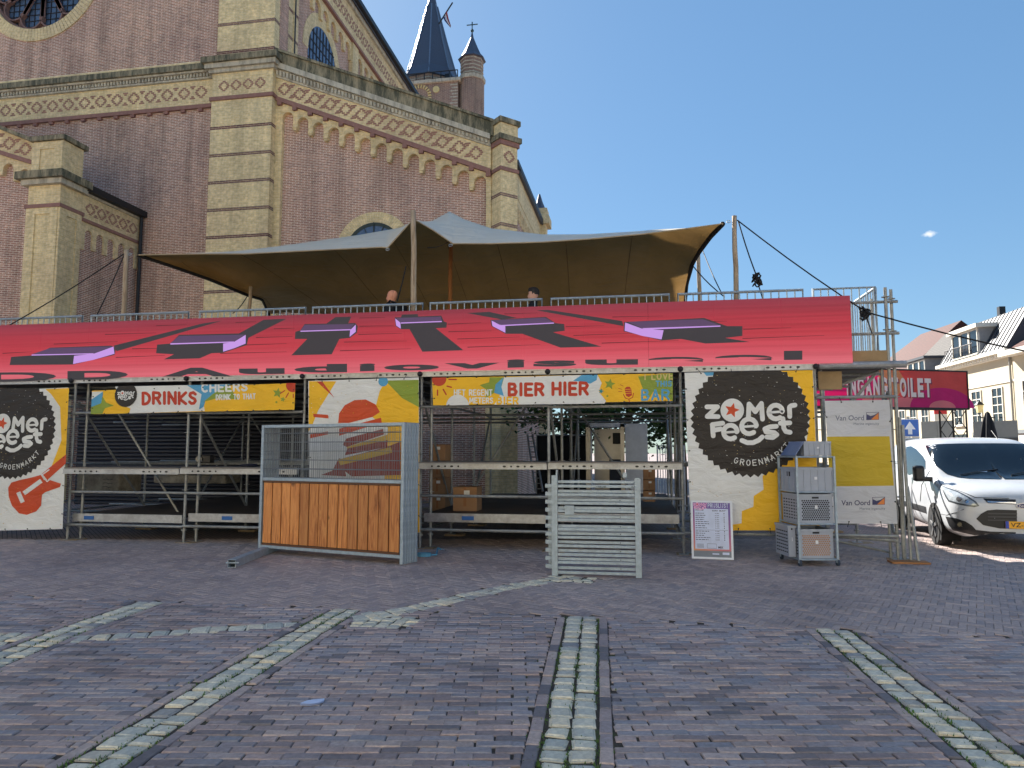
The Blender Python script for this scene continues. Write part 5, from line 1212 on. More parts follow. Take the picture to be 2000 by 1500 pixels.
def fence(k, label):
    o = empty('fence_panel', A + Vector((-dv.y, dv.x, 0)).normalized() * (.056 * k) + dv.normalized() * (.006 * k), fr_z, label, 'fence panel', 'fence panels stacked upright')
    H_ = 2.02; zm = 1.20; zb = .16
    for x in (0, fw - .05): MB().box(x, 0, 0.035, x + .05, .05, H_).build('post', M['galv2'], o, bevel=.004)
    for z, nm in ((H_ - .045, 'top_rail'), (zm - .045, 'middle_rail'), (zb - .045, 'bottom_rail')): MB().box(.052, .002, z, fw - .052, .048, z + .045).build(nm, M['galv2'], o, bevel=.003)
    m = MB(); n = 62; rw_ = random.Random(k)
    for i in range(1, n): x = .06 + (fw - .12) * i / n; m.tube((x + rw_.uniform(-.006, .006), .025, zm), (x + rw_.uniform(-.006, .006), .025, H_ - .05), .0022, 5, cap=False)
    if k in (0, 2, 5): tag(m.build('vertical_wires', wire, o), kind='stuff')
    for i in range(1, 6): z = zm + (H_ - zm - .05) * i / 5.6; MB().tube((.05, .02, z), (fw - .05, .02, z), .0045, 5).build('horizontal_wire', wire, o)
    n = 14; pw = (fw - .14) / n
    for i in range(n):
        if k > 2 and i < n - 2: continue
        MB().box(.072 + i * pw + .008, .008 + .003 * (i % 3), zb + .035, .072 + (i + 1) * pw - .008, .03 + .003 * (i % 3), zm - .08).build('plank', M['plank'], o, bevel=.006)
    if k == 0: MB().box(.06, .042, zb + .03, fw - .06, .046, zm - .06).build('backing_board', simple('dark_backing', (34, 24, 18), .9), o)  # dark sheet added so the gaps between planks read as shade
    for z in (zb + .002, zm - .078): MB().box(.07, .005, z, fw - .07, .036, z + .03).build('plank_trim', simple('brown_trim', (96, 64, 42), .7), o)
    return o
LBL = ['front wooden fence panel with wire top in the upright stack', 'second fence panel in the upright stack, just behind the front one', 'third fence panel from the front in the upright stack', 'fourth fence panel from the front in the upright stack', 'fifth fence panel from the front in the upright stack', 'rearmost fence panel in the upright stack']
for k in range(6): fence(k, LBL[k])
a = G(452, 1113); b = G(560, 1068); d_ = (b - a).normalized()
m = MB(); s_ = Vector((-d_.y, d_.x, 0)); 
for (u0, u1, z0, z1) in ((-.055, .055, .03, .036), (-.055, .055, .13, .136), (-.055, -.049, .036, .13), (.049, .055, .036, .13)):
    m.hexa([a + s_ * u0 + Vector((0, 0, z0)), a + s_ * u1 + Vector((0, 0, z0)), b + s_ * u1 + Vector((0, 0, z0)), b + s_ * u0 + Vector((0, 0, z0)), a + s_ * u0 + Vector((0, 0, z1)), a + s_ * u1 + Vector((0, 0, z1)), b + s_ * u1 + Vector((0, 0, z1)), b + s_ * u0 + Vector((0, 0, z1))])
fb = m.build('foot_beam', M['galv2']); tag(fb, 'hollow square steel foot beam lying under the fence panels', 'steel beam')
MB().tube(a - s_ * .09 + d_ * .03 + Vector((0, 0, .09)), a + s_ * .09 + d_ * .03 + Vector((0, 0, .09)), .012, 8).build('cross_bolt', M['galv2'], fb)
# ------------------------------------------------------------------ stack of galvanised frames
A2, B2 = G(1078, 1129), G(1254, 1134); dv2 = B2 - A2; w2 = dv2.length
st = empty('steel_frame_stack', A2, math.atan2(dv2.y, dv2.x), 'stack of galvanised steel frames standing before the right bar', 'steel frames')
H2 = 1.30
for x in (.0, w2 - .075):
    m = MB()
    for q in ((0, 0, .075, .006), (0, .069, .075, .075), (0, .006, .006, .069), (.069, .006, .075, .069)): m.box(x + q[0], q[1], .03, x + q[2], q[3], H2 - (.03 if x else 0))
    m.build('post', M['galv2'], st)
ys = [765, 795, 832, 855, 893, 915, 950, 970, 1010, 1033, 1078, 1098, 1130, 1155, 1190, 1215, 1250, 1275, 1308, 1330, 1370, 1400]
for i, y in enumerate(ys):
    z = (1440 - y) / (1440 - 752) * (H2 - .06); pr_ = .004 if i % 2 else .035
    MB().box(.077, pr_, z - .016, w2 - .077, pr_ + .035, z + .02).build('rail', M['galv2'], st, bevel=.003)
    if i % 2 == 0 and i > 3: MB().tube((w2 - .26, pr_ - .003, z + .003), (w2 - .26, pr_ + .002, z + .003), .007, 8).build('bolt_hole', M['blackp'], st)
for k in range(7):
    for x in (-.055 + .0, ): MB().box(x, .12 + k * .09, .1, x + .05, .16 + k * .09, H2 - .14).build('rear_post', M['galv2'], st)
for k in range(11):
    z = .12 + k * .102; m = MB().box(-.085, .03, z, -.002, .045, z + .05); m.box(-.085, .045, z, -.07, .1, z + .05); m.build('hook_bracket', M['galv2'], st, bevel=.002)
MB().box(.17, -.008, .80, .29, .002, .92).build('cover_plate', M['galv2'], st, bevel=.003)
m = MB().bar((.06, .03, H2 - .05), (.07, .03, H2 + .07), .02, .05); m.build('lug', M['galv2'], st); MB().box(w2 - .22, 0, H2 - .02, w2 - .17, .03, H2 + .04).build('lug', M['galv2'], st)
dkt = simple('stencil_black', (30, 30, 32), .7)
p = Print(.0, fn=lambda x, y: (x, y)); zt_ = (1440 - 797) / (1440 - 752) * (H2 - .06)
p.Y = .0035; p.quadtext('1700.100', [(.58, zt_ + .012), (.70, zt_ + .012), (.70, zt_ - .008), (.58, zt_ - .008)], dkt, .02); p.quadtext('EUP 5. B', [(1.02, zt_ + .012), (1.13, zt_ + .012), (1.13, zt_ - .008), (1.02, zt_ - .008)], dkt, .02); p.done('stencil_text', st)
# ------------------------------------------------------------------ price board
A3, B3 = G(1350, 1092), G(1431, 1095); dv3 = B3 - A3; w3 = dv3.length; h3 = .85
bd_ = empty('price_board', A3 + Vector((0, 0, .03)), math.atan2(dv3.y, dv3.x), 'framed price list board leaning below the right festival banner', 'price board'); bd_.location += Vector((0, -.14, 0)); bd_.rotation_euler = (R(-7), 0, math.atan2(dv3.y, dv3.x))
for q in ((0, 0, w3, .03), (0, h3 - .03, w3, h3), (0, .03, .03, h3 - .03), (w3 - .03, .03, w3, h3 - .03)): MB().box(q[0], -.012, q[1], q[2], .012, q[3]).build('frame', simple('white_frame', (222, 226, 232), .4), bd_)
t = NT('price_gradient'); tc = t.n('TexCoord'); sp = t.n('SeparateXYZ'); t.l(tc.outputs['Object'], sp.inputs[0]); mr = t.n('MapRange'); mr.inputs[2].default_value = h3; t.l(t.math('ADD', sp.outputs[2], t.math('MULTIPLY', sp.outputs[0], .35)), mr.inputs[0])
t.l(t.ramp(mr.outputs[0], [(.1, lin((222, 160, 90))), (.3, lin((206, 122, 120))), (.6, lin((170, 90, 140))), (1, lin((104, 80, 160)))]), t.b.inputs['Base Color']); t.set('Roughness', .4)
MB().box(.03, -.004, .03, w3 - .03, .006, h3 - .03).build('poster', t.mat, bd_)
pw_, pk = simple('price_panel', (206, 214, 236), .5), simple('price_ink', (60, 66, 92), .6)
p = Print(-.0045, fn=lambda x, y: (x * w3, (1 - y) * h3))
p.pl([(.09, .14), (.9, .14), (.9, .83), (.09, .83)], pw_); p.pl([(.05, .86), (.95, .86), (.95, .965), (.05, .965)], simple('price_foot', (120, 128, 138), .5)); p.layer()
p.word('PRIJSLIJST', .42, .05, .9, .115, .013, pw_, gap=.4)
wq = simple('pink_logo', (236, 170, 210), .5); sc3 = .34 / 640
p.fn = lambda x, y: ((.06 + (x - 280) * sc3) * w3, (1 - (.04 + (y - 300) * sc3 * .8)) * h3)
logo(p, wq, False, False, False, False, 34)
p.fn = lambda x, y: (x * w3, (1 - y) * h3); p.lv = 1
p.quadtext('DRANKJE', [(.11, .155), (.31, .155), (.31, .18), (.11, .18)], pk, .03); p.quadtext('EURO  MUNT*', [(.52, .16), (.86, .16), (.86, .185), (.52, .185)], pk, .03)
rb = random.Random(4)
for i in range(13):
    y = .21 + i * .036 + (.02 if i > 7 else 0); L_ = rb.uniform(.16, .34)
    x_ = .11
    while x_ < .11 + L_: w_d = rb.uniform(.03, .09); p.stroke([(x_, y + .01), (min(x_ + w_d, .12 + L_), y + .01)], .011, pk, False); x_ += w_d + .014
    p.quadtext(['3,00', '6,00', '3,50', '3,00'][i % 4], [(.58, y), (.68, y), (.68, y + .019), (.58, y + .019)], pk, .01); p.quadtext(['1', '2', '1', '1'][i % 4], [(.79, y), (.81, y), (.81, y + .019), (.79, y + .019)], pk, .01)
p.stroke([(.11, .505), (.88, .507)], .004, pk, False); p.stroke([(.38, .74), (.6, .74), (.6, .815), (.38, .815), (.38, .74)], .005, pk, False); p.quadtext('MIX', [(.64, .78), (.76, .78), (.76, .815), (.64, .815)], pk, .04)
for i in range(4): p.stroke([(.13, .75 + i * .018), (.3, .75 + i * .018)], .006, pk, False)
p.stroke([(.5, .91), (.66, .91)], .02, pw_, False); p.stroke([(.74, .9), (.9, .9)], .04, pw_, False); p.done('printing', bd_)
# ------------------------------------------------------------------ trolley with crates
A4, B4 = G(1563, 1110), G(1638, 1111); tw = (B4 - A4).length + .02; td = .62
tr_o = empty('roll_trolley', A4, YAW + R(2), 'tall wire trolley on castors carrying grey crates beside the sponsor banner', 'trolley')
for x in (0, tw):
    for y in (0, td):
        MB().box(x - .014, y - .014, .11, x + .014, y + .014, 1.54).build('upright', M['galv2'], tr_o)
        m = MB().tube((x - .014, y, .075), (x + .014, y, .075), .045, 14); wv = m.build('castor_wheel', simple('blue_grey_rubber', (50, 62, 78), .6), tr_o); MB().box(x - .02, y - .02, .07, x + .02, y + .02, .115).build('castor_fork', M['galv2'], tr_o)
for z in (.115, .60, 1.04, 1.53):
    for q in (((0, 0), (tw, 0)), ((0, td), (tw, td)), ((0, 0), (0, td)), ((tw, 0), (tw, td))): MB().tube((q[0][0], q[0][1], z), (q[1][0], q[1][1], z), .012, 8).build('shelf_rail', M['galv2'], tr_o)
    if z < 1.5: MB().box(.015, .015, z - .004, tw - .015, td - .015, z + .004).build('shelf', M['galv2'], tr_o)
crg, crd, lid_ = simple('crate_grey', (158, 165, 178), .5, var=.08), simple('crate_dark_hole', (34, 36, 42), .8), simple('crate_lid_blue', (92, 112, 150), .35)
RT = Matrix.Translation(A4) @ Matrix.Rotation(YAW + R(2), 4, 'Z')
def crate(loc, sx, sy, sz, label, kind, rz=0, content=None):
    o = empty('plastic_crate', RT @ Vector(loc), YAW + R(2) + rz, label, 'crate', 'grey crates on the trolley'); th = .012
    for q in ((0, 0, sx, th), (0, sy - th, sx, sy), (0, th, th, sy - th), (sx - th, th, sx, sy - th)): MB().box(q[0], q[1], 0, q[2], q[3], sz).build('wall', crg, o)
    MB().box(th, th, 0, sx - th, sy - th, th).build('floor', crg, o)
    for q in ((-.012, -.012, sx + .012, .0), (-.012, 0, 0, sy), (sx, 0, sx + .012, sy)): MB().box(q[0], q[1], sz - .03, q[2], q[3], sz + .002).build('rim', crg, o)
    if kind == 'ribs':
        for k in range(6): x = sx * k / 5; MB().box(x - .008, -.01, 0, x + .008, -.001, sz - .03).build('rib', crg, o)
        for k in range(3): y = sy * (.15 + .35 * k); MB().box(-.01, y - .008, 0, -.001, y + .008, sz - .03).build('rib', crg, o)
        MB().box(-.004, sy * .4, sz * .62, -.0015, sy * .6, sz * .82).build('hand_hole', crd, o)
    else:
        m = MB(); r = .0125; pit_ = .03
        for j in range(int((sz - .1) / (pit_ * .87))):
            for i in range(int((sx - .09) / pit_)):
                x = .055 + i * pit_ + (pit_ / 2 if j % 2 else 0); z = .05 + j * pit_ * .87
                m.prism([(x + r * math.cos(k * math.pi / 3), z + r * math.sin(k * math.pi / 3)) for k in range(6)], -.0012, .002)
        hm = crd if content is None else simple('cardboard_in_crate', (170, 128, 92), .8)
        if content:
            m2 = MB(); keep = [(v_, f_) for v_, f_ in ()]
        tag(m.build('holes', [hm], o, recalc=False), kind='stuff')
        m = MB()
        for j in range(7):
            for i in range(6): y = .06 + i * (sy - .12) / 5; z = .05 + j * (sz - .1) / 7; m.box(-.0015, y - .03, z, .001, y + .02, z + .016)
        tag(m.build('side_slots', crd, o), kind='stuff')
        MB().box(sx * .4, -.003, sz - .06, sx * .6, -.0015, sz - .035).build('hand_hole', crd, o)
    MB().box(sx * .48, -.0122 if kind == 'ribs' else -.004, sz * .5, sx * .56, -.0105 if kind == 'ribs' else -.002, sz * .62).build('sticker', simple('sticker_white', (220, 222, 226), .5), o)
    return o
crate((.02, .05, .125), tw - .05, .5, .40, 'perforated grey crate with cardboard inside on the bottom shelf', 'holes', 0, True)
crate((-.10, .12, .14), .1, .45, .43, 'narrow grey crate end sticking out left at the bottom of the trolley', 'holes')
crate((.02, .03, .61), tw - .05, .54, .40, 'perforated empty grey crate on the middle shelf of the trolley', 'holes')
crate((.01, .02, 1.05), tw - .03, .56, .33, 'closed ribbed grey crate on the upper shelf of the trolley', 'ribs')
crate((.14, .05, 1.548), tw - .16, .5, .2, 'shallow open grey crate on top of the trolley', 'ribs')
lo = MB().hexa([RT @ Vector(q) for q in ((-.02, .0, 1.552), (-.02, .5, 1.552), (-.012, .5, 1.545), (-.012, .0, 1.545), (.125, .02, 1.75), (.125, .48, 1.75), (.133, .48, 1.743), (.133, .02, 1.743))]).build('crate_lid', lid_); tag(lo, 'blue-grey crate lid leaning against the topmost crate', 'lid')
# ------------------------------------------------------------------ ratchet strap, litter
blue = simple('blue_strap', (86, 150, 182), .6)
s0 = G(828, 1091); m = MB()
for k in range(5):
    r = .085 - .012 * k; pts = []
    for i in range(17): t_ = i * math.pi / 8; pts.append((s0.x + r * 1.25 * math.cos(t_), s0.y + r * math.sin(t_)))
    for a_, b_ in zip(pts, pts[1:]): m.hexa([(a_[0], a_[1], .035), (b_[0], b_[1], .035), (b_[0] * .999, b_[1] + .004, .035), (a_[0] * .999, a_[1] + .004, .035), (a_[0], a_[1], .085), (b_[0], b_[1], .085), (b_[0] * .999, b_[1] + .004, .085), (a_[0] * .999, a_[1] + .004, .085)])
e1 = G(862, 1078)
m.path([(s0.x + .1, s0.y + .05, .05), (s0.x + .16, s0.y + .12, .045), (e1.x - .06, e1.y, .06), (e1.x, e1.y, .04)], .014, 6); so_ = m.build('lashing_strap', blue); tag(so_, 'blue lashing strap coiled on the paving beside the fence panels', 'strap')
MB().path([(e1.x, e1.y, .045), (e1.x + .03, e1.y - .02, .05), (e1.x + .045, e1.y + .01, .035)], .008, 6).build('hook', M['galv2'], so_)
s1 = G(778, 1098); m = MB()
for k in range(3): m.lathe([(.10 - .02 * k, .035), (.10 - .02 * k, .06)], s1.x - .12, s1.y + .28, 16)
tag(m.build('lashing_strap', blue), 'blue lashing strap rolled up under the fence panels', 'strap')
lp = [G(*q, .036) for q in ((585, 1374), (600, 1371), (612, 1369), (634, 1365), (632, 1371), (620, 1375), (606, 1378), (588, 1377))]
rl = random.Random(1); m = MB(); m.poly([(q.x, q.y, .036 + rl.uniform(.001, .012)) for q in lp]); m.poly([(q.x, q.y, .0335) for q in reversed(lp)])
tag(m.build('crumpled_paper', simple('paper_pale_blue', (206, 216, 238), .7)), 'small torn piece of pale paper lying on the bricks', 'litter')
gl = MB(); rq = random.Random(9)
for _ in range(60):
    q = cw(rq.uniform(-5, 6), rq.uniform(4, 10.5), .034); s_ = rq.uniform(.004, .012); gl.poly([(q.x - s_, q.y, q.z), (q.x + s_ * .5, q.y - s_, q.z + .004), (q.x + s_, q.y + s_ * .4, q.z + .002), (q.x, q.y + s_, q.z)])
tag(gl.build('fallen_leaf_bits', simple('dry_leaf', (120, 96, 52), .8, var=.4), recalc=False), 'scattered bits of dry leaves and litter on the paving', 'litter', kind='stuff')
# ------------------------------------------------------------------ things inside and behind the bar
card = simple('cardboard', (160, 122, 88), .85, var=.1, scale=4)
zd = W(948, 1012, YS + .05)[1] + .06
def cbox(px, pytop, pybot, pxr, Y, label, z0=None, grp='cardboard boxes in the bar'):
    x0, z1 = W(px, pytop, Y); x1, zb_ = W(pxr, pybot, Y); z0 = zb_ if z0 is None else z0
    o = empty('cardboard_box', (x0, Y, z0), 0, label, 'box', grp); w_, h_ = x1 - x0, z1 - z0
    MB().box(0, 0, 0, w_, .4, h_).build('carton', card, o, bevel=.004); MB().box(w_ * .44, -.001, h_ * .2, w_ * .56, .401, h_ + .0015).build('tape', simple('brown_tape', (150, 100, 60), .35), o)
    MB().box(w_ * .46, -.003, h_ * .68, w_ * .7, -.0015, h_ * .86).build('shipping_label', simple('label_white', (224, 224, 220), .6), o)
cbox(885, 951, 994, 931, 12.1, 'lone cardboard box with white label on the lower deck', zd)
for k in range(4): cbox(838 + (k % 2), 868 + k * 33, 900 + k * 33, 869, 13.0, 'cardboard box in the left pile in the right bar, %s' % ['topmost', 'second from top', 'third from top', 'lowest'][k])
for k in range(3): cbox(1256, 915 + k * 22, 936 + k * 22, 1280, 13.0, 'cardboard box in the right pile behind the steel frames, %s' % ['topmost', 'middle one', 'lowest'][k])
conc = stone('concrete_block_mat', (176, 164, 142), (120, 110, 96), sc=3, streak=False)
def blockc(px0, px1, yt, yb_, Y, label):
    x0, z1 = W(px0, yt, Y); x1, z0 = W(px1, yb_, Y); o = empty('concrete_block', (x0, Y, z0), 0, label, 'concrete block', 'concrete ballast blocks under the stage'); w_, h_ = x1 - x0, z1 - z0
    MB().box(0, 0, 0, w_, .7, h_).build('body', conc, o, bevel=.03)
    for k in range(2): MB().lathe([(w_ * .2, h_ + .001), (w_ * .18, h_ + .05), (w_ * .12, h_ + .08)], w_ * (.27 + .46 * k), .35, 14).build('stud', conc, o, True)
    p = Print(-.0005, fn=lambda x, y: (x * w_, (1 - y) * h_))
    for i in range(3): p.stroke([(.62, .3 + i * .2), (.7, .28 + i * .2), (.76, .33 + i * .2), (.84, .3 + i * .2)], .02, dkt)
    p.done('handwriting', o)
blockc(150, 232, 925, 962, 13.6, 'pale concrete block with scribbled writing in the left bar'); blockc(300, 440, 928, 945, 16.4, 'pale concrete block deeper in the left bar, half hidden by the counter')
for k, (px0, px1) in enumerate(((300, 420), )):
    pass
# black wall of shutters behind the left bar
sh = empty('roller_shutter', (0, 0, 0), 0, 'dark ribbed shutter wall at the back of the left bar', 'shutter'); xa, xb_ = W(150, 900, 17.6)[0], W(620, 900, 17.6)[0]; shm = simple('dark_shutter', (36, 33, 40), .5, var=.15)
for k in range(26): z = .15 + k * .1; MB().prism([(17.6, z), (17.57, z + .03), (17.57, z + .07), (17.6, z + .1), (17.63, z + .1), (17.63, z)], xa, xb_, 'x').build('slat', shm, sh)
sp_ = empty('spotlight', (*W(405, 905, 12.6)[:1], 12.6, W(405, 905, 12.6)[1]), R(8), 'small black spotlight on the left bar counter', 'spotlight')
MB().box(-.22, 0, 0, .05, .2, .16).build('housing', M['blackp'], sp_, bevel=.02); MB().tube((-.16, .02, .08), (-.16, -.03, .08), .06, 16).build('lens', M['glass'], sp_); MB().path([(.05, .1, .02), (.12, .1, .1), (.05, .1, .18)], .01).build('bracket', M['blackp'], sp_)
cl_ = MB(); x, z = W(490, 909, 11.8); cl_.ball((x, 11.8, z), .1, 8, (1.3, 1, .35)); cl_.ball((x - .12, 11.8, z - .005), .08, 8, (1.2, 1, .35)); tag(cl_.build('folded_cloth', simple('navy_cloth', (26, 28, 46), .9), None, True), 'dark folded jacket lying on the left bar counter', 'jacket')
# cold room with open door
fx0, fz1 = W(1148, 828, 18.5); fx1, _ = W(1216, 828, 18.5); fx2, _ = W(1264, 828, 18.5)
fg = empty('cold_room', (fx0, 18.5, 0), 0, 'white cold room with open steel door behind the right bar', 'cold room'); ss = simple('stainless', (176, 172, 166), .3, .7, var=.1); wh = simple('white_panel', (214, 218, 224), .4)
w_ = fx1 - fx0; h_ = fz1; w2_ = fx2 - fx0
MB().box(-.05, 0, .1, .06, .1, h_).build('door_jamb', ss, fg); MB().box(w_ - .06, 0, .1, w_ + .04, .1, h_).build('door_jamb', ss, fg); MB().box(-.05, 0, h_ - .08, w_ + .04, .1, h_ + .02).build('door_head', wh, fg)
MB().box(.06, 1.6, .1, w_ - .06, 1.65, h_ - .08).build('inner_wall', ss, fg); MB().box(-.05, .1, .1, 0, 1.65, h_).build('side_wall', wh, fg); MB().box(0, .1, h_ - .05, w2_, 1.65, h_).build('roof', wh, fg); MB().box(0, .1, .1, w_, 1.65, .15).build('floor', ss, fg)
MB().box(w_ + .06, -.05, .9 - .4, w2_, .04, h_).build('front_panel', wh, fg); zyy = W(1240, 905, 18.5)[1]; MB().box(w_ + .06, -.055, zyy - .08, w2_ + .01, -.051, zyy + .03).build('yellow_stripe', simple('yellow_paint', (226, 190, 40), .5), fg)
MB().box(w_ - .3, 1.3, h_ - .5, w_ - .08, 1.58, h_ - .2).build('evaporator', M['blackp'], fg); MB().box(w_ * .55, 1.2, .4, w_ - .08, 1.58, h_ * .6).build('stored_goods', simple('dark_goods', (52, 54, 60), .7), fg)
# ladder, screen fence
def pt3(px, py, Y): a_, b_ = W(px, py, Y); return Vector((a_, Y, b_))
la = empty('ladder', (0, 0, 0), 0, 'aluminium ladder leaning on the church wall behind the right bar', 'ladder')
for (a_, b_) in (((1030, 848), (1046, 960)), ((1040, 848), (1060, 960))): MB().bar(pt3(*a_, 19.2), pt3(*b_, 18.6), .03, .07).build('stile', M['alu'], la)
for k in range(11): t_ = (k + .5) / 11; MB().tube(pt3(1030, 848, 19.2).lerp(pt3(1046, 960, 18.6), t_), pt3(1040, 848, 19.2).lerp(pt3(1060, 960, 18.6), t_), .014, 6).build('rung', M['alu'], la)
sf = empty('screen_fence', (0, 0, 0), 0, 'black mesh covered site fence behind the right bar', 'fence'); a_, b_ = W(1048, 850, 20)[0], W(1145, 850, 20)[0]; zt_ = W(1100, 850, 20)[1]
MB().box(a_, 20, .1, b_, 20.01, zt_).build('mesh_cover', simple('black_mesh', (30, 30, 34), .8), sf)
for x in (a_, (a_ + b_) / 2 + .25, b_): MB().tube((x, 19.98, 0), (x, 19.98, zt_ + .03), .02, 8).build('post', M['galv'], sf)
MB().tube((a_, 19.98, zt_), (b_, 19.98, zt_), .02, 8).build('rail', M['galv'], sf)
for k, (pa, pb) in enumerate(((1284, 1310), (1312, 1336))):
    o = empty('crowd_barrier', (W(pa, 890, 19)[0], 19, 0), 0, ['white crowd barrier behind the right bar, nearer the cold room', 'white crowd barrier behind the right bar, nearer the stage post'][k], 'barrier'); L_ = W(pb, 890, 19)[0] - W(pa, 890, 19)[0]; zt2 = W(pa, 870, 19)[1]
    MB().path([(0, 0, .1), (0, 0, zt2), (L_, 0, zt2), (L_, 0, .1)], .02, 8).build('frame', simple('barrier_white', (206, 208, 210), .5), o)
    for i in range(1, 5): MB().tube((L_ * i / 5, 0, .1), (L_ * i / 5, 0, zt2), .012, 6).build('bar', simple('barrier_white', 0), o)
# ------------------------------------------------------------------ trees behind the bar
lf = []
for k, c in enumerate(((52, 78, 30), (70, 98, 38), (40, 62, 26))):
    t = NT('leaf_%d' % k); oi = t.noise(t.coord(), 2.5, 3, .6); cc = t.ramp(oi, [(.3, tuple(x * .7 for x in lin(c)[:3])), (.7, tuple(x * 1.25 for x in lin(c)[:3]))]); t.l(cc, t.b.inputs['Base Color']); t.set('Roughness', .6)
    tl = t.n('BsdfTranslucent'); t.l(cc, tl.inputs['Color']); mx = t.n('MixShader'); mx.inputs[0].default_value = .3; t.l(t.b.outputs[0], mx.inputs[1]); t.l(tl.outputs[0], mx.inputs[2]); t.l(mx.outputs[0], t.o.inputs['Surface']); lf.append(t.mat)
bark = simple('bark', (84, 72, 60), .9, var=.3, scale=12, bump=.5)
def tree(base, ht, rad, seed, label, n=2600, zc=.62):
    o = empty('tree', base, 0, label, 'tree', 'trees behind the bar'); rt = random.Random(seed)
    m = MB(); m.path([(0, 0, 0), (.03, .02, ht * .25), (-.02, .04, ht * .5), (.03, 0, ht * .8)], [.16, .13, .1, .03], 10); tips = []
    for k in range(11):
        a_ = rt.uniform(0, 6.28); z0 = ht * rt.uniform(.32, .6); r = rad * rt.uniform(.6, 1.0); z1 = min(ht * .96, z0 + r * rt.uniform(.25, .9))
        mid_ = Vector((math.cos(a_) * r * .5, math.sin(a_) * r * .5, lerp(z0, z1, .6))); end = Vector((math.cos(a_ + .2) * r, math.sin(a_ + .2) * r, z1)); m.path([(0, 0, z0), mid_, end], [.05, .035, .012], 6); tips += [mid_, end, (mid_ + end) / 2]
    m.build('trunk', bark, o, True)
    f = MB()
    for i in range(n):
        c = rt.choice(tips) + Vector((rt.gauss(0, .34), rt.gauss(0, .34), rt.gauss(0, .26))); s_ = rt.uniform(.05, .1); a_ = Vector((rt.gauss(0, 1), rt.gauss(0, 1), rt.gauss(0, .6))).normalized() * s_; b_ = a_.cross(Vector((rt.gauss(0, 1), rt.gauss(0, 1), rt.gauss(0, 1)))).normalized() * s_ * .55
        f.m = rt.randrange(3); f.poly([c - a_, c + b_ - a_ * .2, c + a_, c - b_ - a_ * .2])
    f.build('crown', lf, o, recalc=False)
tree(Vector((W(1120, 900, 21.5)[0], 21.5, 0)), 4.6, 1.9, 1, 'leafy tree behind the right bar, left of the cold room', 3000)
tree(Vector((W(1230, 900, 22.5)[0], 22.5, 0)), 5.0, 2.0, 2, 'leafy tree behind the cold room', 3400)
tree(Vector((W(1330, 900, 20.5)[0], 20.5, 0)), 5.2, 1.7, 3, 'leafy tree behind the right end of the bar', 2600)
# ------------------------------------------------------------------ van
VY = R(16); F = (7.93, 11.25)                       # nose centre, metres right of / ahead of the camera
van = empty('white_van', cw(*F), YAW - VY, 'white delivery van parked right of the stage, nose towards the camera', 'van')
VM = Matrix.Translation(cw(*F)) @ Matrix.Rotation(YAW - VY, 4, 'Z')
t = NT('van_paint'); n_ = t.noise(t.coord(), 3, 4, .6); t.l(t.ramp(n_, [(.3, lin((186, 190, 194))[:3]), (.7, lin((200, 203, 206))[:3])]), t.b.inputs['Base Color']); t.set('Roughness', .28); t.set('Coat Weight', .5); t.set('Coat Roughness', .08); paint = t.mat
vglass = simple('van_glass', (22, 30, 36), .06, spec=.9); vblack = simple('van_black_trim', (24, 24, 26), .45); chrome = simple('van_chrome', (190, 192, 196), .15, .9)
# stations: y, half width, z bottom, z shoulder, roof-edge half width, z roof-edge, z centre
ST = [(.0, .60, .34, .66, .50, .78, .82), (.06, .80, .28, .72, .66, .86, .90), (.18, .93, .25, .80, .72, .955, 1.0), (.45, .975, .24, .90, .76, 1.035, 1.08), (.80, .985, .24, 1.0, .80, 1.10, 1.15), (1.02, .985, .24, 1.08, .82, 1.15, 1.19),
      (1.35, .985, .24, 1.12, .80, 1.44, 1.485), (1.72, .985, .24, 1.12, .76, 1.765, 1.80), (2.0, .985, .24, 1.12, .75, 1.83, 1.865), (3.2, .985, .24, 1.12, .75, 1.85, 1.885), (4.7, .98, .26, 1.12, .74, 1.84, 1.875), (4.95, .95, .34, 1.1, .70, 1.80, 1.83)]
rowsv = []
for (y, w_, zb, zs, wr_, zr_, zc_) in ST:
    half_ = [(w_ * .8, zb), (w_ * .985, zb + .08), (w_, (zb + zs) / 2), (w_ * .985, zs), (lerp(w_, wr_, .55), lerp(zs, zr_, .62)), (wr_, zr_), (wr_ * .55, lerp(zr_, zc_, .75)), (0, zc_)]
    rowsv.append([(-x, y, z) for x, z in half_] + [(x, y, z) for x, z in reversed(half_[:-1])])
m = MB().grid(rowsv); n = len(rowsv[0]); L0 = len(rowsv) - 1
m.f.append(tuple(range(n - 1, -1, -1))); m.mi.append(0); m.f.append(tuple(L0 * n + i for i in range(n))); m.mi.append(0)
body = m.build('body', paint, van, True); sb_ = body.modifiers.new('s', 'SUBSURF'); sb_.levels = 2; sb_.render_levels = 2
bpy.context.view_layer.update()
from mathutils.bvhtree import BVHTree
dg = bpy.context.evaluated_depsgraph_get(); bme_ = body.evaluated_get(dg).to_mesh()
bvh = BVHTree.FromPolygons([v.co.copy() for v in bme_.vertices], [tuple(p_.vertices) for p_ in bme_.polygons])
VI = VM.inverted(); camL = VI @ Vector((0, 0, EYE))
def hit(zx, zy):                                    # photo point -> point on the van's skin (van coordinates)
    px, py = 1700 + zx / 4.687, 800 + zy / 4.687; d_ = (VI.to_3x3() @ _ray(px, py)).normalized()
    h_, nn, _, _ = bvh.ray_cast(camL, d_); return h_, nn
def fit(p):                                         # nearest skin point for van-space guesses
    h_, nn, _, _ = bvh.find_nearest(Vector(p)); return h_, nn
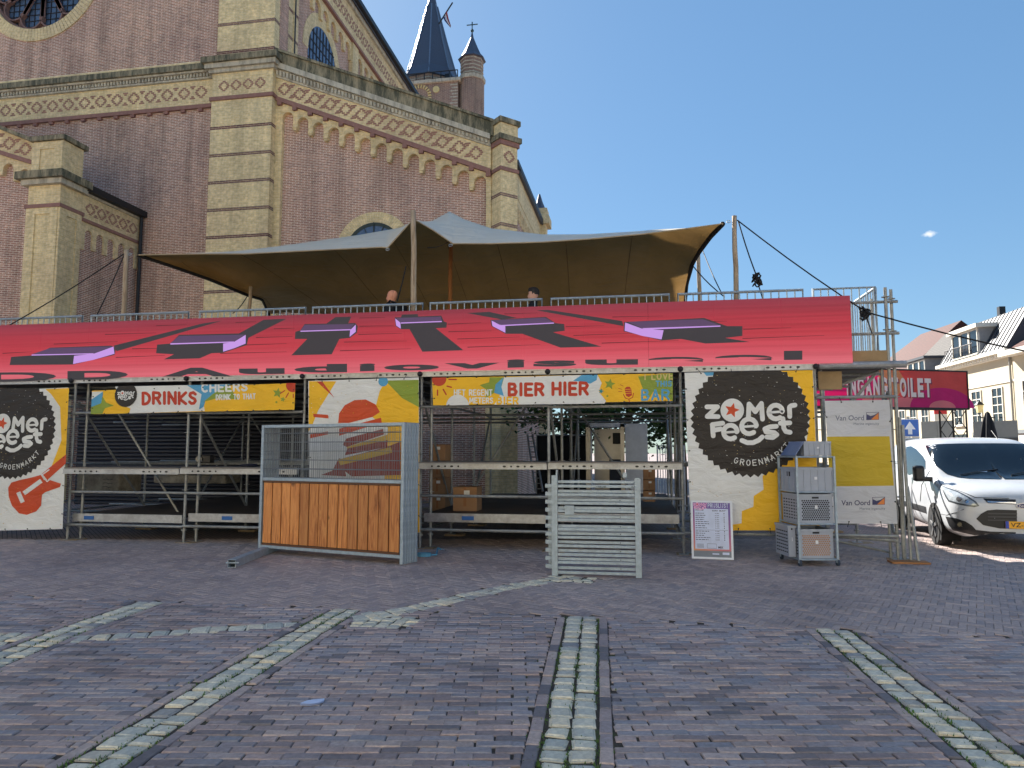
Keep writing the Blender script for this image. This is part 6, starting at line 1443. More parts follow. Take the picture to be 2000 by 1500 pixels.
def patch(name, outline, mat, off=.006, par=van, mirror=True, sm=5):
    """outline in van space; fills with rings that hug the skin"""
    c = sum((Vector(p) for p in outline), Vector()) / len(outline); rings = []
    for k in range(sm + 1):
        t_ = k / sm; rw_ = []
        for p in outline:
            q, nn = fit(c.lerp(Vector(p), max(t_, .02))); rw_.append(q + nn * off)
        rings.append(rw_ + [rw_[0]])
    out_ = []
    for sg in ((1, -1) if mirror else (1,)):
        m = MB().grid([[(p.x * sg, p.y, p.z) for p in r_] for r_ in rings]); o_ = m.build(name, mat, par, True); out_.append(o_)
    return out_
def zp(*pts):
    r_ = []
    for q in pts:
        h_, nn = hit(*q)
        if h_ is not None: r_.append(h_)
    return r_
def patch_px(name, zpts, mat, off=.006, mirror=True, sm=6, clampx=False):
    """outline read off the photograph, projected on the van's skin, then mirrored to the other side"""
    cx, cy = sum(p[0] for p in zpts) / len(zpts), sum(p[1] for p in zpts) / len(zpts); fine = []
    for p_, q_ in zip(zpts, zpts[1:] + zpts[:1]):
        for k in range(4): fine.append((lerp(p_[0], q_[0], k / 4), lerp(p_[1], q_[1], k / 4)))
    rings = []
    for k in range(sm + 1):
        t_ = max(.02, k / sm); row = []
        for p_ in fine:
            h_, nn = hit(lerp(cx, p_[0], t_), lerp(cy, p_[1], t_))
            if h_ is None: h_, nn = row[-1] if row else (Vector((0, 0, 1)), Vector((0, -1, 0))), Vector(); h_ = h_ if isinstance(h_, Vector) else h_[0]
            q_ = h_ + nn * off
            if clampx: q_.x = min(q_.x, 0.0)
            row.append(q_)
        rings.append(row + [row[0]])
    for sg in ((1, -1) if mirror else (1,)): MB().grid([[(p_.x * sg, p_.y, p_.z) for p_ in r_] for r_ in rings]).build(name, mat, van, True)
def line_px(name, zpts, mat, w_=.006, off=.003):
    pts = []
    for p_, q_ in zip(zpts, zpts[1:]):
        for k in range(8): h_, nn = hit(lerp(p_[0], q_[0], k / 8), lerp(p_[1], q_[1], k / 8)); pts.append(h_ + nn * off) if h_ is not None else None
    for sg in (1, -1): MB().path([(p_.x * sg, p_.y, p_.z) for p_ in pts], w_, 5).build(name, mat, van, True)
gap = simple('panel_gap', (70, 74, 80), .6)
patch_px('windscreen', [(505, 330), (540, 410), (600, 515), (690, 588), (800, 622), (905, 634), (1190, 640), (1190, 312), (905, 311), (780, 313), (620, 318)], vglass, .007, sm=8, clampx=True)
patch_px('side_window', [(330, 342), (375, 336), (420, 362), (480, 425), (506, 470), (506, 545), (430, 575), (352, 600), (314, 540)], vglass, .006)
patch_px('headlight', [(640, 688), (700, 712), (800, 745), (900, 798), (965, 840), (998, 882), (950, 893), (880, 884), (800, 868), (715, 842), (688, 800), (660, 740)], simple('headlight_rim', (84, 90, 96), .2, .4), .004)
patch_px('headlight_lens', [(655, 700), (710, 728), (800, 760), (890, 808), (950, 848), (975, 878), (900, 874), (810, 856), (725, 830), (700, 790)], simple('headlight_clear', (176, 184, 190), .06, .25, var=.35, scale=14), .009)
patch_px('headlight_bulb', [(815 + 28 * math.cos(k * .785), 822 + 24 * math.sin(k * .785)) for k in range(8)], chrome, .012); patch_px('headlight_bulb', [(885 + 22 * math.cos(k * .785), 845 + 18 * math.sin(k * .785)) for k in range(8)], chrome, .012)
patch_px('upper_grille', [(1030, 815), (1120, 818), (1330, 824), (1330, 868), (1200, 862), (1075, 856)], vblack, .006, clampx=True)
patch_px('chrome_strip', [(1065, 838), (1330, 848), (1330, 862), (1075, 852)], chrome, .011, clampx=True)
patch_px('lower_grille', [(968, 1000), (1010, 955), (1070, 922), (1150, 915), (1340, 920), (1340, 1092), (1180, 1088), (1030, 1056)], vblack, .007, clampx=True)
for zz in (945, 975, 1005): patch_px('grille_bar', [(1070, zz), (1340, zz + 3), (1340, zz + 15), (1075, zz + 11)], simple('grille_bar_grey', (62, 62, 66), .4), .016, clampx=True)
patch_px('fog_pod', [(690, 978), (780, 994), (870, 1022), (930, 1060), (985, 1120), (960, 1150), (860, 1128), (760, 1104), (722, 1060)], vblack, .006)
patch_px('bumper_strip', [(950, 1098), (1100, 1116), (1330, 1122), (1330, 1172), (1100, 1168), (950, 1148)], vblack, .007, clampx=True)
patch_px('fog_lamp', [(820 + 22 * math.cos(k * .785), 1050 + 20 * math.sin(k * .785)) for k in range(8)], simple('fog_glass', (170, 160, 130), .1, .5), .012)
line_px('bonnet_gap', [(575, 562), (640, 680), (800, 738), (965, 806), (1310, 814)], gap); line_px('door_gap', [(545, 560), (470, 690), (455, 860)], gap); line_px('bumper_gap', [(600, 945), (700, 965), (880, 905)], gap, .004)
patch('side_rub_strip', [(-.985, 1.5, .50), (-.985, 4.6, .50), (-.985, 4.6, .62), (-.985, 1.5, .62)], vblack, .006)
# number plate and badge
pf = fit((0, 0, .47))[0].y - .03
MB().box(-.26, pf, .415, .26, pf + .012, .525).build('number_plate', simple('plate_yellow', (232, 168, 30), .4), van)
MB().box(-.26, pf - .0015, .415, -.215, pf - .0003, .525).build('plate_band', simple('plate_blue', (40, 70, 170), .4), van)
p = Print(pf - .0002, fn=lambda x, y: (x, y)); p.quadtext('VZ-36', [(-.19, .505), (.09, .505), (.09, .438), (-.19, .438)], simple('plate_black', (20, 20, 20), .5), .01); p.done('plate_text', van)
bf = fit((0, 0, .765))[0].y - .022
MB().prism([(.095 * math.cos(k * .3142), .765 + .04 * math.sin(k * .3142)) for k in range(20)], bf, bf + .02).build('badge_rim', chrome, van)
MB().prism([(.083 * math.cos(k * .3142), .765 + .031 * math.sin(k * .3142)) for k in range(20)], bf - .003, bf + .0).build('badge', simple('badge_blue', (24, 42, 96), .3), van)
p = Print(bf - .0035, fn=lambda x, y: (x, y)); p.quadtext('Ford', [(-.055, .783), (.055, .783), (.055, .747), (-.055, .747)], chrome, .01); p.done('badge_script', van)
# wheels, arches, mirrors, wipers, cabin
for sx in (-1, 1):
    for yw in (.98, 3.95):
        x0 = sx * .74; x1 = sx * .955
        ar = MB().prism([(yw + .40 * math.cos(k * math.pi / 12), .33 + .40 * math.sin(k * math.pi / 12)) for k in range(-2, 15)], sx * .7, sx * .992, 'x'); ar.build('wheel_arch', simple('arch_dark', (12, 12, 13), .9), van)
        wh_ = MB().tube((x0, yw, .335), (x1, yw, .335), .335, 28).build('tyre', simple('tyre_rubber', (26, 26, 27), .85), van, 'auto', bevel=.03)
        wh_.location.x = sx * .045
        rm = MB().tube((x1 - sx * .01, yw, .335), (x1 + sx * .003, yw, .335), .215, 24); rm.build('rim', simple('rim_dark', (40, 40, 44), .5, .4), wh_)
        for k in range(5):
            a_ = k * 1.2566 + .3; MB().bar((x1 + sx * .006, yw, .335), (x1 + sx * .006, yw + .2 * math.cos(a_), .335 + .2 * math.sin(a_)), .055, .02, (1, 0, 0)).build('spoke', simple('alloy', (150, 150, 150), .4, .7), wh_)
        MB().tube((x1, yw, .335), (x1 + sx * .02, yw, .335), .05, 12).build('hub', simple('alloy', 0), wh_)
    mh = MB().box(sx * 1.06, 1.08, 1.08, sx * 1.25, 1.2, 1.36).build('mirror', vblack, van, bevel=.05); MB().box(sx * .9, 1.18, 1.08, sx * 1.12, 1.3, 1.16).build('mirror_arm', vblack, mh, bevel=.02)
    MB().box(sx * 1.075, 1.202, 1.1, sx * 1.235, 1.206, 1.34).build('mirror_glass', chrome, mh)
for a_, b_ in (((-.55, 1.0), (.05, 1.12)), ((.2, .99), (.72, 1.14))):
    p0, n0 = fit((a_[0], a_[1], 1.2)); p1, n1 = fit((b_[0], b_[1], 1.3)); MB().path([p0 + n0 * .02, (p0 + p1) / 2 + n0 * .025, p1 + n1 * .015], .008, 6).build('wiper', vblack, van)
seat_m = simple('seat_shape', (50, 58, 66), .8)
pm, nm_ = fit((0, 1.62, 1.7)); MB().box(-.12, pm.y - .03, pm.z - .09, .12, pm.y - .01, pm.z - .03).build('interior_mirror', vblack, van)
for x in (-.45, .45, .05):                         # headrests seen through the glass as paler shapes
    pass
an_, nn = fit((.35, 1.95, 1.86)); MB().tube(an_, an_ + Vector((-.02, .22, .16)), .006, 6).build('aerial', vblack, van)
patch('sticker', [(-.25, 1.08, 1.24), (-.12, 1.08, 1.24), (-.12, 1.1, 1.26), (-.25, 1.1, 1.26)], simple('paper_on_dash', (110, 140, 180), .5), .009, mirror=False)
body.evaluated_get(dg).to_mesh_clear()
# ------------------------------------------------------------------ people on the platform
def person(px, pytop, Y, label, hair, skin=(206, 148, 124), pack=True, face=-1):
    x, zt = W(px, pytop, Y); Hh = zt - zDeck; k = Hh / 1.80
    o = empty('person', (x, Y, zDeck), 0, label, 'person'); o.scale = (k, k, k)
    cloth = simple('black_jacket', (24, 25, 30), .85); sk = simple('skin_%d' % px, skin, .55, var=.06, scale=9, spec=.4)
    me = bpy.data.meshes.new('body')
    V_ = [((0, 0, .95), .16), ((0, 0, 1.15), .15), ((0, .01, 1.35), .17), ((0, .01, 1.47), .09), ((0, -.0, 1.54), .062), ((.0, 0, .9), .15),
          ((.0, -.1, .88), .1), ((.02, -.1, .5), .07), ((0, -.1, .09), .05), ((face * .14, -.1, .04), .04), ((0, .1, .88), .1), ((-.03, .1, .5), .07), ((0, .1, .09), .05), ((face * .14, .1, .04), .04),
          ((0, -.2, 1.40), .085), ((face * .04, -.25, 1.14), .06), ((face * .22, -.2, 1.0), .045), ((face * .29, -.19, .98), .04), ((0, .2, 1.40), .085), ((face * .02, .25, 1.14), .06), ((face * .2, .2, .98), .045), ((face * .27, .19, .96), .04)]
    E_ = [(0, 1), (1, 2), (2, 3), (3, 4), (0, 6), (6, 7), (7, 8), (8, 9), (0, 10), (10, 11), (11, 12), (12, 13), (2, 14), (14, 15), (15, 16), (16, 17), (2, 18), (18, 19), (19, 20), (20, 21)]
    used = sorted({i for e in E_ for i in e}); mp = {a_: i for i, a_ in enumerate(used)}
    me.from_pydata([V_[i][0] for i in used], [(mp[a_], mp[b_]) for a_, b_ in E_], [])
    ob = bpy.data.objects.new('body', me); C.objects.link(ob); ob.parent = o
    sm_ = ob.modifiers.new('skin', 'SKIN'); 
    for i, a_ in enumerate(used): me.skin_vertices[0].data[i].radius = (V_[a_][1], V_[a_][1])
    me.skin_vertices[0].data[0].use_root = True; sm_.use_smooth_shade = True; ob.modifiers.new('sub', 'SUBSURF').render_levels = 2; me.materials.append(cloth)
    # head: profile turned to the left, jaw, nose, brow, ear
    hd = MB(); f_ = face
    rings = [(1.50, .055, .058, .0), (1.545, .06, .062, .008), (1.575, .078, .066, .022), (1.60, .094, .072, .02), (1.64, .1, .077, .008), (1.68, .104, .08, .0), (1.72, .104, .08, -.006), (1.755, .094, .074, -.008), (1.78, .07, .056, -.01), (1.795, .036, .03, -.01), (1.80, .006, .006, -.01)]
    G_ = []
    for z, rx, ry, off in rings: G_.append([(f_ * off + rx * math.cos(2 * math.pi * i / 20), ry * math.sin(2 * math.pi * i / 20), z) for i in range(21)])
    hd.grid(G_); hb = hd.build('head', sk, o, True)
    MB().hexa([(f_ * .095, -.013, 1.625), (f_ * .095, .013, 1.625), (f_ * .09, .008, 1.69), (f_ * .09, -.008, 1.69), (f_ * .128, -.01, 1.63), (f_ * .128, .01, 1.63), (f_ * .1, .006, 1.69), (f_ * .1, -.006, 1.69)]).build('nose', sk, hb, bevel=.006)
    for sg in (-1, 1):
        MB().ball((f_ * -.012, sg * .08, 1.655), .032, 8, (.7, .35, 1.1)).build('ear', sk, hb, True)
        MB().ball((f_ * .086, sg * .033, 1.682), .011, 8).build('eye', simple('eye_dark', (40, 34, 32), .3), hb, True)
    MB().bar((f_ * .1, -.022, 1.598), (f_ * .1, .022, 1.598), .012, .006).build('mouth', simple('lip', (150, 84, 76), .5), hb)
    if hair:
        hm = simple('hair_dark', hair, .7, var=.3, scale=30, bump=.6, bscale=90); hr = MB(); G_ = []
        for z, rx, ry, off in ((1.66, .1, .083, -.014), (1.70, .108, .086, -.012), (1.735, .112, .086, -.008), (1.775, .108, .078, .0), (1.805, .088, .062, .008), (1.825, .05, .035, .01), (1.828, .006, .006, .01)): G_.append([(f_ * off + rx * math.cos(2 * math.pi * i / 20) * (1 if not (z < 1.73 and math.cos(2 * math.pi * i / 20) * f_ > .35) else .55), ry * math.sin(2 * math.pi * i / 20), z) for i in range(21)])
        hr.grid(G_); hr.build('hair', hm, hb, True)
    col_ = MB().lathe([(.075, 1.47), (.078, 1.535), (.066, 1.54)], 0, 0, 16); col_.build('collar', cloth, o, True)
    for sg in (-1, 1):
        hx, hy, hz = (face * .29, sg * .19, .98); hn = MB(); hn.ball((hx + face * .03, hy, hz - .01), .042, 8, (1.1, .5, .9))
        for q in range(4): hn.path([(hx + face * .06, hy + (q - 1.5) * .016, hz), (hx + face * (.1 + .008 * (q in (1, 2))), hy + (q - 1.5) * .018, hz - .012), (hx + face * .115, hy + (q - 1.5) * .017, hz - .045)], [.009, .0085, .007], 6)
        hn.path([(hx + face * .02, hy - sg * .02, hz), (hx + face * .05, hy - sg * .045, hz - .005), (hx + face * .08, hy - sg * .045, hz - .015)], [.011, .01, .008], 6); hn.build('hand', sk, o, True)
    if pack:
        pk_ = MB().box(-face * .12, -.15, 1.08, -face * .30, .15, 1.52).build('backpack', simple('backpack_black', (18, 18, 21), .9), o, bevel=.06)
        for sg in (-1, 1): MB().path([(-face * .14, sg * .1, 1.5), (face * .0, sg * .11, 1.565), (face * .15, sg * .1, 1.42), (face * .13, sg * .1, 1.2), (-face * .1, sg * .13, 1.1)], .02, 6).build('strap', simple('backpack_black', 0), pk_)
    return o
person(766, 567, 12.45, 'bald man in black jacket with backpack, standing left of the tall tent pole', None, (212, 146, 118))
person(1042, 563, 12.6, 'dark-haired man in black standing behind the barrier under the tent', (34, 28, 26), (206, 158, 138), False)
# ------------------------------------------------------------------ right-hand street: houses, toilet sign, small things
WHT = simple('white_render', (200, 190, 164), .85, var=.05, scale=1.2, bump=.15, bscale=30)
trimw = simple('white_trim', (224, 220, 206), .6); zinc = simple('zinc_roof', (72, 76, 82), .55, .1, var=.1, scale=2); zincseam = simple('zinc_seam', (44, 47, 52), .5, .3)
def tilemat(name, a_, b_, rw=.3, rh=.2):
    t = NT(name); tc = t.n('TexCoord'); sp = t.n('SeparateXYZ'); t.l(tc.outputs['Object'], sp.inputs[0]); wv = t.n('TexWave'); wv.inputs['Scale'].default_value = 1 / rw * .5; wv.inputs['Distortion'].default_value = .4; wv.bands_direction = 'Z'; t.l(tc.outputs['Object'], wv.inputs['Vector'])
    n1 = t.noise(t.coord(), 5, 4, .7); t.l(t.mix(1.0, t.ramp(n1, [(.3, lin(a_)[:3]), (.7, lin(b_)[:3])]), t.ramp(wv.outputs['Fac'], [(0, (.6, .6, .6, 1)), (.5, (1, 1, 1, 1))]), 'MULTIPLY'), t.b.inputs['Base Color']); t.set('Roughness', .8); t.bump(wv.outputs['Fac'], .6, .05); return t.mat
tred, tgrey = tilemat('red_roof_tiles', (66, 29, 20), (92, 42, 28)), tilemat('grey_roof_tiles', (66, 62, 58), (88, 82, 76))
def frame(name, x, d, x2, d2, label, cat='house', group=None):     # origin far end, local +X towards the near end, +Y into the building
    a_, b_ = cw(x, d), cw(x2, d2); v_ = b_ - a_; return empty(name, a_, math.atan2(v_.y, v_.x), label, cat, group), v_.length
def window(par, x, z, w_, h_, nx=2, nz=3, y=-.0):
    f = MB()
    for q in ((-.07, -.07, w_ + .07, 0), (-.07, h_, w_ + .07, h_ + .07), (-.07, 0, 0, h_), (w_, 0, w_ + .07, h_)): f.box(x + q[0], y - .06, z + q[1], x + q[2], y + .02, z + q[3])
    o = f.build('window', trimw, par); MB().box(x + .001, y - .012, z + .001, x + w_ - .001, y + .01, z + h_ - .001).build('pane', M['glass'], o)
    g = MB()
    for i in range(1, nx): g.box(x + w_ * i / nx - .025, y - .04, z, x + w_ * i / nx + .025, y - .014, z + h_)
    for i in range(1, nz): g.box(x, y - .038, z + h_ * i / nz - .025, x + w_, y - .0145, z + h_ * i / nz + .025)
    g.build('glazing_bars', trimw, o); MB().box(x - .12, y - .14, z - .13, x + w_ + .12, y + .02, z - .072).build('sill', trimw, o); return o
# white house with zinc mansard
hA, LA = frame('house', 30.3, 49.8, 28.9, 41.0, 'white house with grey zinc mansard roof and balconied dormer')
MB().box(0, 0, 0, LA, 9, 7.3).build('wall', WHT, hA)
MB().box(-.25, -.55, 7.3, LA + .2, .1, 7.52).build('cornice', trimw, hA); MB().box(-.1, -.28, 7.05, LA + .1, -.001, 7.3).build('cornice_moulding', trimw, hA)
m = MB()
for k in range(26): x = .1 + k * LA / 26; m.box(x, -.42, 7.12, x + .12, -.281, 7.3)
tag(m.build('cornice_brackets', trimw, hA), kind='stuff'); MB().box(-.02, -.06, 5.6, LA + .02, -.001, 5.72).build('string_course', trimw, hA)
MB().prism([(-.35, 7.52), (1.15, 10.05), (8, 10.3), (8.6, 7.52)], 0, LA, 'x').build('roof', zinc, hA)
for k in range(19):
    x = k * LA / 18; MB().bar((x, -.36, 7.54), (x, 1.15, 10.08), .04, .05).build('roof_seam', zincseam, hA)
for k in range(3): window(hA, 1.1 + k * 2.6, 3.35, 1.15, 2.0, 2, 4)
dm = MB().box(1.8, -.25, 7.5, 5.6, 1.4, 9.3); dmo = dm.build('dormer', simple('dormer_grey', (150, 150, 150), .6), hA); MB().box(1.6, -.5, 9.3, 5.8, 1.5, 9.55).build('dormer_roof', trimw, dmo)
for k in range(3): window(dmo, 2.0 + k * 1.2, 7.75, 1.0, 1.45, 1, 1, -.25)
m = MB().path([(1.7, -.7, 8.3), (5.7, -.7, 8.3)], .03)
for k in range(20): x = 1.75 + k * .2; m.path([(x, -.7, 7.6), (x + .08, -.75, 7.9), (x, -.7, 8.3)], .018, 5)
m.build('balcony_rail', M['mullion'], dmo); MB().tube((LA - .25, -.09, 0), (LA - .25, -.09, 7.1), .06).build('downpipe', simple('pipe_grey', (140, 140, 136), .5), hA)
for k in range(3): MB().box(.5 + k * 3, -.03, .3, 2.6 + k * 3, -.002, 2.7).build('shop_window', M['glass'], hA)
lt = empty('wall_lantern', cw(28.2, 43.2), 0, 'old wall lantern on a bracket on the white house', 'lantern'); 
for (nm, pr_, z0) in (('glass_box', [(.16, 3.9), (.24, 4.35)], 0), ('hood', [(.3, 4.36), (.05, 4.6)], 0)): MB().lathe(pr_, 0, 0, 4, R(45)).build(nm, simple('lantern_glass', (220, 206, 150), .3) if nm == 'glass_box' else zincseam, lt)
MB().path([(0, 0, 3.88), (0, 0, 3.6), (.9, .2, 3.6)], .04).build('bracket', M['darkmetal'], lt)
# house with grey tiles and dormer
hB, LB = frame('house', 31.6, 59.0, 30.4, 50.0, 'cream house with grey tiled roof and small white dormer')
MB().box(0, 0, 0, LB, 8, 6.6).build('wall', WHT, hB); MB().prism([(-.4, 6.5), (4.2, 11.2), (8.6, 6.5)], -.2, LB - .05, 'x').build('roof', tgrey, hB); MB().box(-.2, -.5, 6.35, LB, -.3, 6.5).build('gutter', trimw, hB)
d2 = MB().box(2.6, .1, 6.9, 5.8, 2.2, 8.5).build('dormer', simple('dormer_grey', 0), hB); MB().box(2.4, -.1, 8.5, 6.0, 2.3, 8.68).build('dormer_roof', zinc, d2)
for k in range(3): window(d2, 2.75 + k * 1.03, 7.05, .85, 1.3, 1, 1, .1)
for k in range(4): window(hB, .8 + k * 2.1, 2.9, 1.1, 1.9, 2, 3)
MB().box(LB - 1.0, 4.1, 11, LB - .65, 4.5, 11.8).build('chimney', M['darkmetal'], hB)
# far house with red hipped roof
hC, LC = frame('house', 33.2, 72.0, 32.0, 60.0, 'far house with big red tiled hipped roof')
MB().box(0, 0, 0, LC, 12, 6.8).build('wall', WHT, hC)
m = MB(); P0 = [(-.5, -.5, 6.8), (LC + .3, -.5, 6.8), (LC + .3, 12.5, 6.8), (-.5, 12.5, 6.8)]; r0, r1 = (4.2, 6, 12.6), (LC - .5, 6, 12.6)
m._add(P0 + [r0, r1], [(0, 1, 5, 4), (1, 2, 5), (2, 3, 4, 5), (3, 0, 4), (3, 2, 1, 0)]); m.build('roof', tred, hC)
for k in range(5): window(hC, .7 + k * 2.3, 3.0, 1.1, 2.0, 2, 3)
hE, LE = frame('house', 34.5, 84, 33.3, 73, 'farthest pale house beyond the red hipped roof'); MB().box(0, 0, 0, LE, 10, 6.5).build('wall', WHT, hE); MB().prism([(-.3, 6.5), (5, 9.6), (10.3, 6.5)], 0, LE, 'x').build('roof', tgrey, hE)
# near white house at the frame edge
hD, LD = frame('house', 28.9, 40.9, 27.8, 32.0, 'white house cut off by the right edge of the picture')
MB().box(0, -.12, 0, LD, 9, 7.0).build('wall', WHT, hD); MB().box(-.2, -.8, 7.0, LD, .2, 7.3).build('cornice', trimw, hD); MB().prism([(-.6, 7.3), (4.5, 10.5), (9, 7.3)], .3, LD, 'x').build('roof', tred, hD)
for k in range(3): window(hD, .9 + k * 2.7, 3.2, 1.2, 2.3, 2, 4, -.12)
MB().box(.2, -.2, .1, 2.6, -.13, 2.5).build('door_surround', trimw, hD)
# unseen houses added behind the viewer; sunlit fronts bounce light onto the stage
BW = simple('white_stucco', (232, 228, 216), .85)
for k in range(6):
    x = -34 + k * 11.4; nm = ['white', 'cream', 'pale yellow', 'bright white', 'ivory', 'chalk white'][k]; hm = [BW, simple('cream_render', (222, 212, 186), .85), simple('yellow_render', (222, 206, 160), .85), BW, simple('ivory_render', (226, 218, 198), .85), BW][k]
    ho = empty('house', (x + 11.3, -14, 0), R(180), ['white house at the far west end of the row behind the viewer', 'cream house second in the row behind the viewer', 'pale yellow house in the row behind the viewer', 'white house right of the pale yellow one behind the viewer', 'ivory house between two white ones behind the viewer', 'white house at the far east end of the row behind the viewer'][k], 'house'); h_ = 11.5 + (k * 37 % 5) * .5
    MB().box(0, 0, 0, 11.3, 8, h_).build('wall', hm, ho); MB().prism([(-.4, h_), (4, h_ + 3.5), (8.4, h_)], 0, 11.3, 'x').build('roof', tred if k % 2 else tgrey, ho)
    for i in range(4):
        for z in (.9, 4.4, 8.0): window(ho, .9 + i * 2.7, z, 1.2, 2.1, 2, 3)
# grey hoarding
gh = simple('hoarding_grey', (150, 154, 148), .7, var=.06)
for k, (pa, pb, d_) in enumerate(((1798, 1862, 33), (1899, 1986, 31.5))):
    xa_, xb_ = (pa - 1000) / 1400 * d_, (pb - 1000) / 1400 * (d_ - 1.5); o, Lh = frame('hoarding', xa_, d_, xb_, d_ - 1.5, ['pale grey hoarding left of the truss tower before the white houses', 'pale grey hoarding right of the truss tower before the white houses'][k], 'hoarding')
    for i in range(2): MB().box(i * Lh / 2 + .01, 0, .1, (i + 1) * Lh / 2 - .01, .05, 1.62 + 56 / 1400 * d_).build('panel', gh, o)
    MB().box(0, -.03, .1, Lh, -.002, 1.62 + 24 / 1400 * d_).build('base_board', simple('hoarding_dark', (90, 92, 90), .7), o)
aw_, La_ = frame('terrace_awning', 25.0, 34.5, 23.5, 27.5, 'flat grey terrace awning low in front of the white house', 'awning'); MB().box(0, -2.6, 2.35, La_, 0, 2.5).build('roof_sheet', simple('awning_grey', (120, 124, 126), .6), aw_)
for x in (.1, La_ / 2, La_ - .1): MB().box(x - .05, -2.55, 0, x + .05, -2.45, 2.35).build('post', M['darkmetal'], aw_)
# toilet sign on trusses
xs0, ds0, xs1, ds1 = (1505 - 1000) / 1400 * 18.6, 18.6, (1893 - 1000) / 1400 * 20.0, 20.0
ts, Lt = frame('toilet_sign', xs0, ds0, xs1, ds1, 'pink and orange banner reading INGANG TOILET on a truss frame', 'sign')
z0s, z1s = 1.62 + 82.5 / 1400 * 20, 1.62 + 153 / 1400 * 20
mg, ogc, pk2, yl2, pur = [vinyl('toilet_' + n_, c, .45) for n_, c in (('magenta', (214, 40, 130)), ('orange', (224, 92, 88)), ('pink', (236, 140, 150)), ('sand', (220, 160, 110)), ('purple', (150, 70, 170)))]
MB().box(0, 0, z0s, Lt, .004, z1s).build('sheet', mg, ts)
p = Print(-.0002, fn=lambda x, y: (x * Lt, lerp(z1s, z0s, y)))
p.pl([(.62, 0), (1, 0), (1, 1), (.56, 1), (.6, .6)], ogc); p.layer(); p.pl([(.54, 0), (.64, 0), (.68, .35), (.62, .75), (.56, 1), (.4, 1), (.52, .6)], yl2); p.pl([(.04, 0), (.16, 0), (.2, .2), (.1, .5), (.03, .4)], pur); p.pl([(.45, .8), (.7, .72), (.8, 1), (.42, 1)], pk2)
p.layer(); p.disc(.86, 1.0, .17, mg, 24, .55, math.pi, 2 * math.pi); p.layer(); p.disc(.86, 1.0, .07, pk2, 20, .2, math.pi, 2 * math.pi)
lw, ls = vinyl('toilet_letter', (240, 232, 232), .3), vinyl('toilet_letter_shadow', (150, 66, 84), .3); p.lv = 4
for dx, dy, mt in ((.006, .035, ls), (0, 0, lw)):
    for tx_, u0, u1 in (('INGANG', .372, .577), ('TOILET', .60, .805)):
        for i, (c) in enumerate(tx_):
            us = [GLW.get(k, .6) for k in tx_]; tot = sum(us) + .14 * (len(us) - 1); k_ = (u1 - u0) / tot; x = u0 + (sum(us[:i]) + .14 * i) * k_
            gq = {'I': .25}.get(c, 1)
            p.quadtext(c, [(x + dx, .2 + dy), (x + us[i] * k_ + dx, .2 + dy), (x + us[i] * k_ + dx, .72 + dy), (x + dx, .72 + dy)], mt, .05)
    p.layer()
p.done('lettering', ts)
tb = simple('truss_black', (30, 30, 32), .5, .3)
def truss(a_, b_, sz, par, axis):
    m = MB(); a_, b_ = Vector(a_), Vector(b_); n_ = max(2, int((b_ - a_).length / .45)); e1 = Vector(axis[0]) * sz / 2; e2 = Vector(axis[1]) * sz / 2
    cs = [e1 + e2, e1 - e2, -e1 - e2, -e1 + e2]
    for c in cs: m.tube(a_ + c, b_ + c, .025, 6)
    for k in range(n_):
        p0, p1 = a_.lerp(b_, k / n_), a_.lerp(b_, (k + 1) / n_)
        for q in range(4):
            c0, c1 = cs[q], cs[(q + 1) % 4]; m.tube(p0 + (c0 if k % 2 else c1), p1 + (c1 if k % 2 else c0), .012, 5)
    return m.build('truss', tb, par)
for z in (z0s + .12, z1s - .12): truss((0, .3, z), (Lt, .3, z), .29, ts, ((0, 1, 0), (0, 0, 1)))
for x in (.3, Lt - .25): truss((x, .3, .05), (x, .3, z0s - .05), .45 if x > 1 else .29, ts, ((1, 0, 0), (0, 1, 0)))
MB().box(Lt - .02, -.02, z0s - .04, Lt + .02, .3, z1s + .04).build('frame_edge', tb, ts); MB().box(0, -.015, z1s, Lt, .02, z1s + .04).build('frame_edge', tb, ts); MB().box(0, -.015, z0s - .05, Lt, .02, z0s).build('frame_edge', tb, ts)
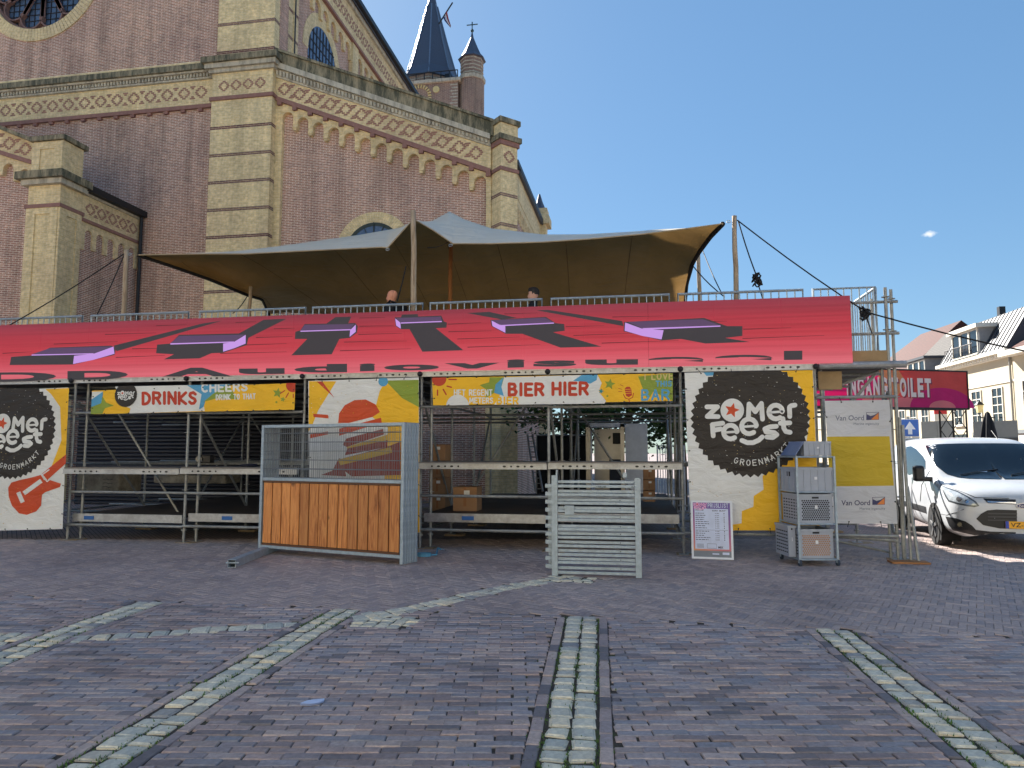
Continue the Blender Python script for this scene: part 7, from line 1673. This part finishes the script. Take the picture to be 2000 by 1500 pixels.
# traffic sign
sx_, sd_ = (1776 - 1000) / 1400 * 15.5, 15.5; sg = empty('traffic_sign', cw(sx_, sd_), YAW, 'blue square road sign with white arrow above the van', 'road sign'); zc = 1.62 + 44 / 1400 * 15.5; hs_ = .2
MB().box(-hs_, 0, zc - hs_ * .95, hs_, .02, zc + hs_ * .95).build('plate', simple('sign_white', (220, 222, 226), .4), sg); MB().box(-hs_ + .012, -.003, zc - hs_ * .95 + .012, hs_ - .012, -.0005, zc + hs_ * .95 - .012).build('face', simple('sign_blue', (26, 92, 176), .35), sg)
MB().prism([(-.045, zc - .14), (.045, zc - .14), (.045, zc - .03), (.12, zc - .03), (0, zc + .14), (-.12, zc - .03), (-.045, zc - .03)], -.006, -.0035).build('arrow', simple('sign_white', 0), sg); MB().tube((0, .05, 0), (0, .05, zc + .25), .03, 10).build('post', M['galv'], sg)
MB().box(-hs_, 0, zc - .28, hs_, .015, zc - .21).build('lower_plate', simple('sign_white', 0), sg); p = Print(-.0005, fn=lambda x, y: (x, y)); p.quadtext('uitgezonderd', [(-.17, zc - .23), (.17, zc - .23), (.17, zc - .262), (-.17, zc - .262)], dkt, .01); p.done('lower_text', sg)
# folded parasol, small red sign, pots
ux_, ud = (1929 - 1000) / 1400 * 24, 24; um = empty('folded_parasol', cw(ux_, ud), 0, 'black folded parasol standing behind the van', 'parasol'); zt_ = 1.62 + 76 / 1400 * 24
m = MB(); G_ = []
for z, r in ((zt_ - 1.9, .28), (zt_ - 1.5, .3), (zt_ - .9, .24), (zt_ - .35, .15), (zt_ - .05, .06), (zt_, .01)): G_.append([(r * (1 + .18 * math.cos(6 * 2 * math.pi * i / 36)) * math.cos(2 * math.pi * i / 36), r * (1 + .18 * math.cos(6 * 2 * math.pi * i / 36)) * math.sin(2 * math.pi * i / 36), z) for i in range(37)])
m.grid(G_); m.build('canopy', simple('parasol_black', (24, 24, 28), .85), um, True); MB().tube((0, 0, 0), (0, 0, zt_ - 1.4), .03).build('pole', M['darkmetal'], um)
rs_, rd = (1838 - 1000) / 1400 * 40, 40; so2 = empty('red_wall_sign', cw(rs_, rd), YAW, 'small red and white sign hanging below the toilet banner', 'sign'); z_ = 1.62 + 78 / 1400 * 40
MB().box(-.35, 0, z_ - .2, .35, .05, z_ + .22).build('red_panel', simple('sign_red', (196, 36, 44), .5), so2); MB().box(-.35, 0, z_ - .6, .35, .05, z_ - .205).build('white_panel', trimw, so2); MB().tube((0, .1, 0), (0, .1, z_), .04).build('post', M['galv'], so2)
